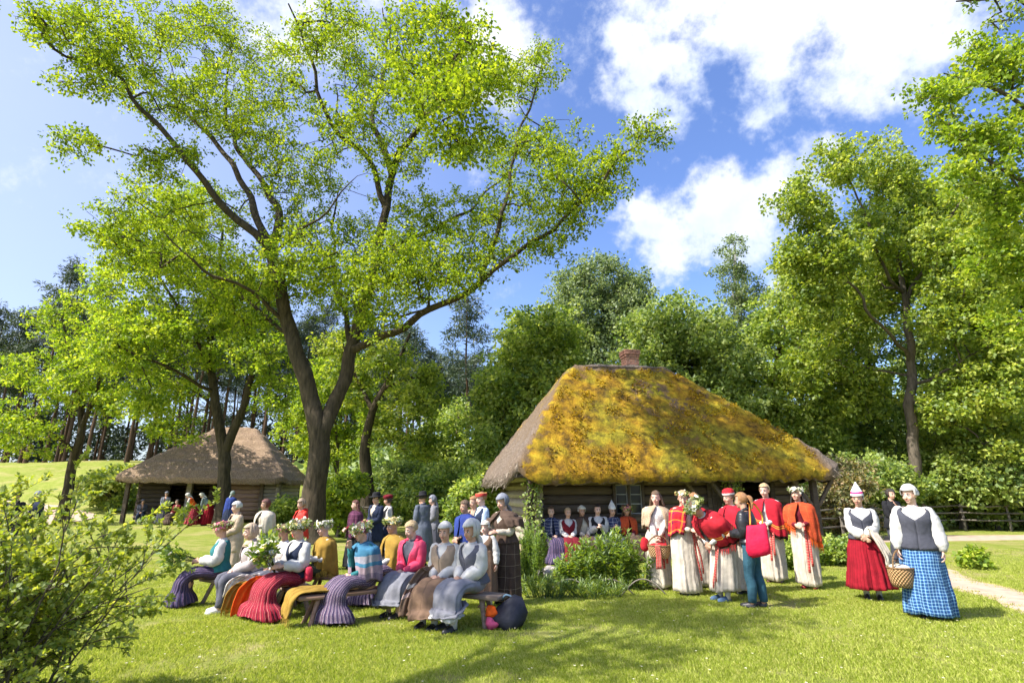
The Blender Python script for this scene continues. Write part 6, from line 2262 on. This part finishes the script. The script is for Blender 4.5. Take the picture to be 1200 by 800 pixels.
def wicker_mat():
    m, N = material('wicker')
    uv = N.n('ShaderNodeTexCoord').outputs['UV']
    s = N.n('ShaderNodeSeparateXYZ', None, Vector=uv)
    a = N.math('SINE', N.math('MULTIPLY', s.outputs[0], 150))
    b = N.math('SINE', N.math('MULTIPLY', s.outputs[1], 60))
    w = N.math('MULTIPLY', a, b)
    c = N.ramp(N.math('ADD', N.math('MULTIPLY', w, .5), .5), [(0.2, (.22, .11, .04)), (.8, (.56, .34, .15))])
    p = N.n('ShaderNodeBsdfPrincipled', None, Base_Color=c, Roughness=.7, Normal=bumped(N, w, .8, .02))
    out(N, p.outputs[0])
    return m


M_WICKER = wicker_mat()


def bench(label, xa, ya, xb, yb, seat=.38, m=None, wide=.30, group=None):
    za = terrain((xa + xb) / 2, (ya + yb) / 2)
    L = math.hypot(xb - xa, yb - ya)
    b = thing('bench', label, 'bench', ((xa + xb) / 2, (ya + yb) / 2, za), math.atan2(yb - ya, xb - xa), group)
    s = MB()
    s.box((0, 0, seat - .03), (L, wide, .055), None, 0, .012)
    s.build('seat', m or M_PLANK, b)
    for e in (-1, 1):
        for q in (-1, 1):
            beam(b, 'leg', (e * (L / 2 - .28), q * .06, seat - .05), (e * (L / 2 - .16), q * .15, -.03), .055, m or M_PLANK)
    return b


def under(F, back=.02):
    v = wpt(F, (0, back, 0))
    return v.x, v.y


def bench_for(label, Fs, ends=(.5, .5), **kw):
    a, b = Vector(under(Fs[0])), Vector(under(Fs[-1]))
    d = (b - a).normalized()
    a -= d * ends[0]
    b += d * ends[1]
    return bench(label, a.x, a.y, b.x, b.y, **kw)


bench_for('plank bench under the teal vested woman and the pale jacket', [p1, p2], (.35, .45))
bench_for('plank bench under the woman with the red striped skirt', [p3b, p3], (.0, .35), wide=.4)
bench_for('reddish plank bench running from the draped mustard cloth past the purple striped skirt', [p5, p7], (.95, .1), m=M_PLANKR)
bench_for('plank bench under the two women in white head cloths', [p8, p9], (.45, .4))
bench_for('back row plank bench under the two mustard shawls', [p4, p6], (.4, .4), m=M_PLANKR)
a_, b_ = cl(.85, .64), cl(3.5, .64)
bench('long low bench along the mossy cottage wall', a_.x, a_.y, b_.x, b_.y, .43)
q = at(250, 598, 30.2)
bench('pale bench standing by the doorway of the far cottage', q.x - .4, q.y, q.x + 1.3, q.y + .1, .75, wide=.4)
for F, lb in ((p26, 'split log seat under the leftmost dark figure at the far cottage'), (p27, 'split log seat under the plaid skirt at the far cottage')):
    x, y = under(F)
    bench(lb, x - .4, y, x + .4, y + .03, .40)


def bouquet(label, F, pos, dirn, nleaf, nflow, kinds, size, length=.30):
    """cut stems, leaves and flowers held in the hand"""
    c = np.array(wpt(F, pos))
    b = thing('bouquet', label, 'bouquet', tuple(c))
    d = np.array((F.M.to_3x3() @ Vector(dirn)).normalized())
    st = MB()
    tips = []
    for i in range(14):
        e = unit(d + rnd_unit(1)[0] * .42)
        tip = e * length * random.uniform(.55, 1.05)
        tips.append(tip)
        st.tube([-d * .10 + rnd_unit(1)[0] * .012, tip * .5, tip], [.004, .004, .003], 4)
    st.build('stems', M_WLEAF, b)
    tips = np.array(tips)
    cc = tips[rng.integers(0, len(tips), nleaf)] * rng.uniform(.35, 1.05, nleaf)[:, None] + rnd_unit(nleaf) * .06 * size
    v = leaves(cc, unit_rows(cc) + rnd_unit(nleaf) * .5, .085 * size, .24, .4)
    link('foliage', quad_mesh('foliage', v, M_BOUQ, rng.uniform(0, 1, nleaf)), b)
    if nflow:
        fc = tips[rng.integers(0, len(tips), nflow)] * rng.uniform(.5, 1.0, nflow)[:, None] + rnd_unit(nflow) * .06 * size
        florets(fc, unit_rows(fc) + np.array([0, 0, .6]), rng.uniform(.022, .042, nflow) * size, [random.choice(kinds) for _ in range(nflow)], b)
    return b


def unit_rows(a):
    return a / (np.linalg.norm(a, axis=1, keepdims=True) + 1e-9)


M_BOUQ = leafy('bouquet_leaf', (0.07, 0.14, 0.015), (0.15, 0.25, 0.03), (0.28, 0.36, 0.08), 0.4, 0.05)
s_ = p1.s
bouquet('loose armful of fresh green leaves on the lap of the woman in the teal vest', p1, (p1.wr[1] + p1.wr[-1]) / 2 + np.array([0, -.10, .02]), (.1, -1, .12), 210, 8, (0, 3), 1.1, .46)
bouquet('large bouquet of white flowers and ferny leaves held over the red striped skirt', p3, (p3.wr[1] + p3.wr[-1]) / 2 + np.array([-.03, -.10, .02]), (-.15, -.45, .8), 240, 110, (0, 0, 0, 3), 1.35, .36)
bouquet('bunch of broad green leaves held by the back row woman in the mustard shawl', p4, (p4.wr[1] + p4.wr[-1]) / 2 + np.array([0, -.08, .04]), (0, -.4, .9), 150, 0, (0,), 1.15, .30)
# flowers left lying on the bench end
x, y = (np.array(under(p7)) * .52 + np.array(under(p5)) * .48)
b = thing('bouquet', 'pink and white peonies lying on the bench with their stems hanging down', 'bouquet', (x + .05, y - .16, terrain(x, y) + .41))
st = MB()
for i in range(6):
    st.tube([(.02 * i - .05, -.04, .04), (.015 * i - .08, -.10, -.05), (.022 * i - .14, -.14, -.26 - .02 * i)], [.005, .005, .004], 5)
st.build('stems', plain('cut_stem', (0.36, 0.42, 0.20), .6), b)
PINK_FL = [M_FLW, M_FLP]
for i, (dx, mi) in enumerate(((-.06, 1), (.05, 0), (.10, 0), (.0, 0))):
    pet = MB()
    for q in range(26):
        d = rnd_unit(1)[0]
        xa, yb = frame_of(d)
        c = np.array([dx, -.05 + .02 * i, .06 + .02 * (i % 2)])
        r = .05
        pet.add([c + d * r * .3, c + d * r * .9 + xa * r * .4, c + d * r * 1.15, c + d * r * .9 - xa * r * .4], [(0, 1, 2, 3)], mi)
    pet.build('flower', PINK_FL, b)


def draped(name, label, cat, path, width, m, fringe=None, side=None):
    """cloth hanging over an edge: a wavy strip along the path (world points)"""
    p = smooth_path(path, 6)
    base = Vector(p[0])
    rows = []
    for i, c in enumerate(p):
        t = np.gradient(p, axis=0)[i]
        s = unit(side) if side is not None else unit(np.cross(t, (0, 0, 1)))
        row = []
        for k in np.linspace(-1, 1, 15):
            w = width * (1 - .12 * (i / len(p)))
            row.append(c - np.array(base) + s * k * w / 2 + np.array([0, 0, .012 * math.sin(k * 9 + i * .4)]) + unit(np.cross(s, t)) * .022 * math.sin(k * 11 + i * .25))
        rows.append(row)
    mb = MB()
    mb.loft(rows, closed=False)
    mb.wrinkle(.012, 7)
    o = mb.build(name, m, None, solid=.010)
    o.location = base
    tag(o, label, cat)
    if fringe is not None:
        fr = MB()
        e = np.array(rows[-1])
        for q in np.linspace(0, len(e) - 1.001, 44):
            j = int(q)
            a = e[j] * (1 - q + j) + e[j + 1] * (q - j)
            s = unit(e[-1] - e[0]) * .004
            d = np.array([random.uniform(-.012, .012), random.uniform(-.012, .012), -random.uniform(.07, .12)])
            fr.add([a - s, a + s, a + d + s * .5, a + d - s * .5], [(0, 1, 2, 3)])
        fr.build('fringe', fringe, o, smooth=False)
    return o


def at_seat(F, dx, dy, z):
    v = wpt(F, (dx, dy, z))
    return (v.x, v.y, v.z)


# mustard shawl over the end of the middle bench
bd = (Vector(under(p7)) - Vector(under(p5))).normalized()
e0 = Vector(under(p5)) - bd * .95
zt = terrain(e0.x, e0.y)
draped('mustard_shawl', 'fringed mustard shawl draped over the left end of the middle bench', 'shawl',
       [(e0.x + bd.x * .45, e0.y + bd.y * .45, zt + .415), (e0.x + bd.x * .15, e0.y + bd.y * .15, zt + .425), (e0.x - bd.x * .03, e0.y - bd.y * .03, zt + .40), (e0.x - bd.x * .09, e0.y - bd.y * .09, zt + .24), (e0.x - bd.x * .10, e0.y - bd.y * .10, zt + .13)],
       .36, MUST, MUSTF, (-bd.y, bd.x, 0))
# cloths between the pale jacket and the red skirt
draped('mustard_shawl', 'fringed mustard shawl hanging to the grass beside the orange cloth', 'shawl', [at_seat(p2, .46, -.02, .44), at_seat(p2, .48, -.26, .43), at_seat(p2, .49, -.36, .30), at_seat(p2, .50, -.40, .12)], .28, MUST, MUSTF, (.75, .65, 0))
draped('orange_cloth', 'bright orange cloth hanging beside the red striped skirt', 'cloth', [at_seat(p3, -.34, -.15, .50), at_seat(p3, -.34, -.40, .47), at_seat(p3, -.36, -.52, .28), at_seat(p3, -.36, -.55, .05)], .36, ORGCL, None, (.75, .65, 0))
draped('white_cloth', 'white embroidered cloth lying between the pale jacket and the bouquet', 'cloth', [at_seat(p2, .38, .0, .52), at_seat(p2, .38, -.22, .52), at_seat(p2, .39, -.34, .44), at_seat(p2, .40, -.38, .28)], .26, EMB, None, (.75, .65, 0))
# striped wrap over the arm of the woman in the brown vest
w8 = p8.wr[-1]
draped('striped_wrap', 'brown wrap with white stripes hanging from the arm of the brown vested woman', 'shawl', [wpt(p8, p8.el[-1] * .5 + p8.wr[-1] * .5 + np.array([.03, .05, .02])), wpt(p8, p8.el[-1] * .5 + p8.wr[-1] * .5 + np.array([-.03, -.01, .055])), wpt(p8, p8.el[-1] * .5 + p8.wr[-1] * .5 + np.array([-.10, -.12, -.08])), wpt(p8, np.array([-.24, -.42, .34])), wpt(p8, np.array([-.25, -.46, .14]))], .34, BRSTR, None, (.80, .55, 0))


def basket(label, loc, rx, ry, hgt, rz, handle, cloth_m=None, cloth2=None):
    b = thing('basket', label, 'basket', loc, rz)
    mb = MB()
    th = np.arange(28) * 2 * math.pi / 28
    prof = [(0.0, .78), (.25, .9), (.55, .98), (.8, 1.0), (1, 1.02), (1.0, .95), (.55, .92), (.1, .74)]
    rings = [np.stack([np.cos(th) * rx * k, np.sin(th) * ry * k, np.full(28, hgt * z)], -1) for z, k in prof]
    mb.loft(rings, 0, True, True)
    mb.build('body', M_WICKER, b)
    r = MB()
    r.tube([(math.cos(a) * rx * 1.01, math.sin(a) * ry * 1.01, hgt) for a in np.linspace(0, 2 * math.pi, 29)], .011, 6)
    r.build('rim', M_WICKER, b)
    if handle:
        h = MB()
        h.tube([(math.cos(a) * rx * .98, 0, hgt * .9 + math.sin(a) * handle) for a in np.linspace(0, math.pi, 15)], .011, 6)
        h.build('handle', M_WICKER, b)
    if cloth_m:
        c = MB()
        c.ell((0, 0, hgt * .95), (rx * .86, ry * .86, .05), None, 18, 8, 0)
        c.wrinkle(.035, 12)
        c.build('cloth', cloth_m, b)
    if cloth2:
        c = MB()
        c.loft([[(-rx * .2 + k, -ry * 1.06, z) for k in np.linspace(-.04, .05, 6)] for z in np.linspace(hgt + .03, -.16, 8)], 0, closed=False)
        c.wrinkle(.012, 9)
        c.build('ribbon', cloth2, b, solid=.005)
    return b


m1 = wpt(r1, (r1.wr[1] + r1.wr[-1]) / 2)
basket('wicker basket with red cloth held in front of the beige shawl', (m1.x - .03, m1.y - .13, m1.z - .34), .18, .13, .20, R(-8), .17, REDW, SASHR)
m2 = wpt(r10, r10.wr[-1])
basket('big wicker basket with a pale cloth hanging from the hand of the blue skirted woman', (m2.x - .02, m2.y - .02, m2.z - .47), .20, .15, .24, R(30), .24, CREAM)
# red bag at the hip of the basket woman
e1 = wpt(r1, r1.wr[-1])
bg = MB()
bg.ell((0, 0, -.12), (.075, .045, .12), None, 14, 10)
bg.wrinkle(.015, 10)
o = bg.build('red_pouch', REDW, None)
o.location = (e1.x - .20, e1.y - .02, e1.z - .02)
tag(o, 'small red cloth pouch hanging beside the basket', 'pouch')
# pale cloth over the arm of the woman in the pointed hat
draped('folded_cloth', 'unbleached cloth hung over the forearm of the woman in the pointed hat', 'cloth', [wpt(r9, r9.el[1] * .45 + r9.wr[1] * .55 + np.array([.0, .07, .01])), wpt(r9, r9.el[1] * .45 + r9.wr[1] * .55 + np.array([.02, .0, .062])), wpt(r9, r9.el[1] * .45 + r9.wr[1] * .55 + np.array([.06, -.09, -.03])), wpt(r9, np.array([.25, -.27, .72])), wpt(r9, np.array([.27, -.28, .52]))], .22, CREAM, None, (.85, .5, 0))

# red tote on the back of the leather jacket
tb = thing('tote_bag', 'red cloth tote bag slung on the back of the leather jacket', 'bag', tuple(wpt(r6, r6.T(.13, -.19, .08)) + Vector((-.06, -.05, 0))), R(-22))
mb = MB()
n = 14
for sgn in (1,):
    rings = []
    for z, w, d in ((.20, .125, .012), (.14, .135, .030), (.02, .15, .050), (-.12, .165, .062), (-.20, .15, .05), (-.235, .09, .015)):
        th = np.arange(24) * 2 * math.pi / 24
        cx = np.sign(np.cos(th)) * np.abs(np.cos(th)) ** .6
        sy = np.sign(np.sin(th)) * np.abs(np.sin(th)) ** .8
        rings.append(np.stack([cx * w, sy * d, np.full(24, z) + .02 * cx], -1))
    mb.loft(rings)
mb.wrinkle(.016, 8)
mb.build('body', cloth('red_canvas', (0.62, 0.012, 0.055), rough=.7), tb)
STRAP = cloth('mustard_strap', (0.62, 0.36, 0.05), 'stripe', [(0, (.62, .10, .05)), (.3, (.66, .42, .06)), (.7, (.62, .05, .06))], 2)
for dx in (-.075, .085):
    h = MB()
    h.tube(smooth_path([(dx, .03, .19), (dx + .01, .03, .33), (-.02 + dx * .5, -.02, .47), (-.05 + dx * .4, -.12, .50)], 5), .013, 6, 0, (0, 1, 0), .35)
    h.build('strap', STRAP, tb)
# small dark handbag of the woman in the cream shawl
hb_ = thing('handbag', 'dark handbag hanging at the side of the woman in the cream shawl', 'handbag', tuple(wpt(p20, p20.T(.30, .10, -.16))), R(-20))
mb = MB()
mb.box((0, 0, 0), (.24, .10, .24), None, 0, .03)
mb.wrinkle(.012, 8)
mb.build('body', LEATHER, hb_)
mb = MB()
mb.tube(smooth_path([(-.09, 0, .11), (-.10, 0, .30), (-.12, .0, .46), (-.08, -.02, .52)], 4), .010, 6)
mb.build('strap', LEATHER, hb_)
# red shoulder bag beside the red striped skirt
sb = MB()
sb.box((0, 0, 0), (.20, .09, .20), None, 0, .03)
sb.wrinkle(.014, 8)
o = sb.build('shoulder_bag', cloth('rose_canvas', (0.50, 0.03, 0.06)), None)
o.location = at_seat(p3, .27, -.02, .56)
o.rotation_euler = (0, 0, R(-60))
tag(o, 'rose red shoulder bag at the hip of the woman with the big bouquet', 'bag')

# dark rucksack on the grass, an orange and pink bundle showing from its mouth
g0 = ground(592, 735)
bp = thing('rucksack', 'black rucksack lying on the grass with orange and pink cloth spilling out', 'rucksack', g0, R(-20))
mb = MB()
rings = []
for x_, ry_, rz_ in ((-.17, .10, .05), (-.13, .14, .10), (-.02, .17, .16), (.09, .17, .24), (.19, .13, .19), (.25, .05, .07)):
    th = np.arange(22) * 2 * math.pi / 22
    rings.append(np.stack([np.full(22, x_) + .03 * np.sin(th), np.cos(th) * ry_ * (1 - .5 * np.maximum(np.sin(th), 0)), np.maximum(np.sin(th) * rz_ * 1.15 + .125, .004)], -1))
mb.loft(rings)
mb.wrinkle(.035, 6)
mb.build('body', cloth('black_nylon', (0.025, 0.027, 0.04), rough=.5), bp)
for c, r_, m_, nm in (((-.16, -.07, .17), .085, ORGCL, 'orange_cloth'), ((-.13, -.13, .06), .075, cloth('pink_scarf', (.62, .10, .20)), 'pink_scarf')):
    mb = MB()
    mb.ell(c, (r_, r_, r_ * .8), None, 14, 10)
    mb.wrinkle(.04, 14)
    mb.build(nm, m_, bp)
mb = MB()
mb.tube(smooth_path([(-.05, .02, .31), (.0, .0, .37), (.08, .0, .36), (.12, 0, .31)], 4), .012, 6)
mb.build('strap', cloth('blue_webbing', (0.10, 0.17, 0.24)), bp)

# ================================================================== PLANTS NEAR THE COTTAGE AND IN FRONT
def stem_plant(name, label, cat, x, y, n, w, d, hgt, lm, leaf_len, leaf_w, per, spread=.25, feathery=False, up0=0.0, group=None):
    root = thing(name, label, cat, (x, y, terrain(x, y)), 0, group)
    mb = MB()
    C, D = [], []
    for i in range(n):
        a, r = rng.uniform(0, 6.28), rng.uniform(0, 1) ** .6
        b0 = np.array([math.cos(a) * r * w * .6, math.sin(a) * r * d * .6, 0])
        hh = hgt * rng.uniform(.68, 1.06) * (1 - .25 * r)
        tip = b0 + np.array([math.cos(a) * r * w * spread + rng.normal(0, .04), math.sin(a) * r * d * spread + rng.normal(0, .04), hh])
        midp = (b0 + tip) / 2 + np.array([*rng.normal(0, .02, 2), 0])
        p = smooth_path([b0, midp, tip], 5)
        mb.tube(p, np.linspace(.007, .003, len(p)), 4)
        for q in range(per):
            t = up0 + (1 - up0) * rng.uniform(.05, 1) ** .8
            j = t * (len(p) - 1)
            k = min(int(j), len(p) - 2)
            c = p[k] + (p[k + 1] - p[k]) * (j - k)
            az = rng.uniform(0, 6.28)
            el = rng.uniform(.15, .8) if not feathery else rng.uniform(.4, 1.2)
            C.append(c)
            D.append([math.cos(az), math.sin(az), el + (.7 if t > .93 else 0)])
    mb.build('stems', M_WLEAF, root)
    C, D = np.array(C), np.array(D)
    v = leaves(C, D, leaf_len, leaf_w, .7, fold=.05, droop=.1, jit=.25)
    link('foliage', quad_mesh('foliage', v, lm, np.clip(rng.normal(.55, .25, len(C)), 0, 1)), root)
    return root


M_LILY = leafy('lily_leaf', (0.075, 0.15, 0.012), (0.16, 0.26, 0.018), (0.28, 0.36, 0.035), 0.42, 0.08)
M_FEATH = leafy('feathery_leaf', (0.10, 0.19, 0.03), (0.18, 0.30, 0.045), (0.30, 0.42, 0.09), 0.45, 0.04)
q = ground(624, 682)
stem_plant('asparagus_plant', 'tall feathery upright clump standing at the corner of the mossy cottage', 'plant', q.x, q.y, 60, .34, .34, 1.12, M_FEATH, .075, .09, 80, .30, True)
for (px, py, w, d, h_, n, lb) in [
        (722, 690, .50, .42, 1.06, 46, 'tallest leafy clump of the border in front of the cottage window'),
        (690, 690, .42, .42, .86, 36, 'leafy clump between the tallest clump and the feathery plant'),
        (745, 691, .30, .35, .72, 22, 'low leafy clump beside the woman with the basket'),
        (665, 690, .32, .36, .55, 24, 'shorter leafy clump over the bent twig edging')]:
    q = ground(px, py)
    stem_plant('lily_plant', lb, 'plant', q.x, q.y, n, w, d, h_, M_LILY, .115, .15, 46, .4)
for (px, py, w, d, h_, n, lb) in [
        (575, 694, .75, .4, .34, 46, 'grassy weeds at the foot of the plaid skirted woman'),
        (640, 700, .55, .35, .34, 46, 'fresh weeds in front of the feathery plant'),
        (700, 700, .65, .30, .28, 50, 'low weeds along the twig edging of the border'),
        (600, 676, .35, .3, .45, 30, 'rank weeds by the stones at the cottage corner')]:
    q = ground(px, py)
    stem_plant('weed_patch', lb, 'weeds', q.x, q.y, n, w, d, h_, M_LILY, .10, .07, 22, .3, True)
q = ground(985, 684)
for (px, py, lb) in ((950, 668, 'leafy border plant behind the rust shawl'), (990, 668, 'leafy border plant just left of the crimson skirt'), (880, 668, 'leafy border plant behind the jeans')):
    q = ground(px, py)
    stem_plant('border_plant', lb, 'plant', q.x, q.y + .8, 30, .6, .3, .5, M_LILY, .11, .2, 26, .3)
# ivy on the corner post and beside the door
for lx, hh, lb in ((.62, 1.9, 'ivy climbing the left corner post of the mossy cottage'), (5.95, 1.9, 'ivy climbing the post left of the cottage door')):
    w = cl(lx, .42)
    root = thing('ivy', lb, 'climber', w, TH1)
    mb = MB()
    pts = []
    for k in range(5):
        a = k * 1.3
        pp = [(.10 * math.cos(a + t * 2), .10 * math.sin(a + t * 2), t * hh) for t in np.linspace(0, 1, 9)]
        mb.tube(pp, .008, 4)
        pts += pp
    mb.build('stems', M_BARK, root)
    v, t = tuft_leaves(np.array(pts) * [1.25, 1.25, 1], 26, .17, .075, .4)
    v[:, 2] = np.maximum(v[:, 2], .01)
    link('foliage', quad_mesh('foliage', v, M_DEEP, t), root)
# bent twig edging
for px, dx in ((668, .42), (716, .40), (755, .38)):
    q = ground(px, 697)
    mb = MB()
    mb.tube([(-dx + 2 * dx * t, .03 * math.sin(t * 5), .26 * math.sin(math.pi * t) - .02) for t in np.linspace(0, 1, 13)], .011, 6)
    o = mb.build('twig_hoop', M_RAIL, None)
    o.location = q
    tag(o, {668: 'leftmost of the three bent twig hoops edging the border', 716: 'middle of the three bent twig hoops edging the border', 755: 'rightmost of the three bent twig hoops edging the border'}[px], 'edging', 'bent twig hoops edging the border')


def stone(x, y, r, label):
    mb = MB()
    sd = rng.uniform(0, 50)
    mb.ell((0, 0, r * .35), (r, r * .8, r * .55), None, 14, 10, 0, lambda d: np.array([1 + .22 * noise.noise(Vector(q) * 1.7 + Vector((sd, 0, 0))) for q in d]))
    o = mb.build('stone', M_STONE, None)
    o.location = (x, y, terrain(x, y))
    o.rotation_euler = (0, 0, sd)
    tag(o, label, 'stone', 'field stones round the cottage corner')


for i, (px, py, r) in enumerate([(596, 668, .16), (606, 672, .12), (640, 676, .20), (652, 672, .16), (664, 674, .15), (586, 664, .13), (644, 668, .12)]):
    q = ground(px, py)
    stone(q.x, q.y, r, 'grey-pink field stone lying by the cottage corner among weeds')

# the near bush at bottom left: arching stems of small glossy leaves
bx, by = -3.66, 4.0
bush = thing('honeysuckle_bush', 'near shrub with arching sprays of small glossy leaves filling the bottom left corner', 'shrub', (bx, by, 0))
mb = MB()
C, D = [], []


def spray(p0, d0, L, r0, depth):
    k = max(4, int(L / .09))
    p = [np.array(p0, float)]
    d = unit(d0)
    for i in range(k):
        d = unit(d + rng.normal(0, .09, 3) + np.array([0, 0, -.045 if depth else -.02]))
        p.append(p[-1] + d * L / k)
        t = i / k
        if depth < 2 and t > .22 and rng.uniform() < (.62 if depth == 0 else .5):
            q = unit(d * .9 + rnd_unit(1)[0] * .8 + np.array([0, 0, .12]))
            spray(p[-1], q, L * rng.uniform(.28, .5) * (1 - .4 * t), r0 * .5, depth + 1)
    p = np.array(p)
    mb.tube(p, np.linspace(r0, r0 * .25, len(p)), 5 if depth == 0 else 3)
    if depth > 0:
        for i in range(1, len(p)):
            for sgn in (-1, 1):
                for _ in range(4):
                    dd = unit(p[i] - p[i - 1])
                    s = np.cross(dd, rnd_unit(1)[0])
                    C.append(p[i] - dd * rng.uniform(0, .06))
                    D.append(dd * .7 + unit(s) * .8 + np.array([0, 0, .2]))


for i in range(135):
    a = rng.uniform(0, 6.28)
    e = rng.uniform(.95, 2.6) if math.cos(a) > 0 else rng.uniform(.45, 2.2)
    spray((min(.45, rng.normal(-.12, .34)), rng.normal(0, .24), 0), (math.cos(a), math.sin(a) * .8, e * 1.35), rng.uniform(.85, 1.42) * (1.12 if e > 1.5 else 1.0), .011, 0)
mb.build('stems', M_BARK_G, bush)
C, D = np.array(C), np.array(D)
ok = C[:, 2] > .03
C, D = C[ok], D[ok]
M_HONEY = leafy('honeysuckle_leaf', (0.13, 0.215, 0.02), (0.29, 0.37, 0.04), (0.55, 0.58, 0.18), 0.48, 0.05)
v = leaves(C, D, .041, .30, .6, fold=.06)
link('foliage', quad_mesh('foliage', v, M_HONEY, np.clip(rng.normal(.5, .25, len(C)), 0, 1)), bush)
fc = C[rng.integers(0, len(C), 260)]
florets(fc, rnd_unit(260) + np.array([0, 0, .5]), rng.uniform(.008, .014, 260), [0] * 260, bush)
# white clover in the mown grass
n = 260
cx_, cy_ = rng.uniform(-4, 7, n), rng.uniform(4.8, 9.5, n)
cc = np.array([(a, b_, terrain(a, b_) + .045) for a, b_ in zip(cx_, cy_)])
o = florets(cc, np.tile([0, 0, 1.0], (n, 1)), rng.uniform(.008, .014, n), [0] * n, None, 'clover_flowers')
tag(o, kind='stuff')
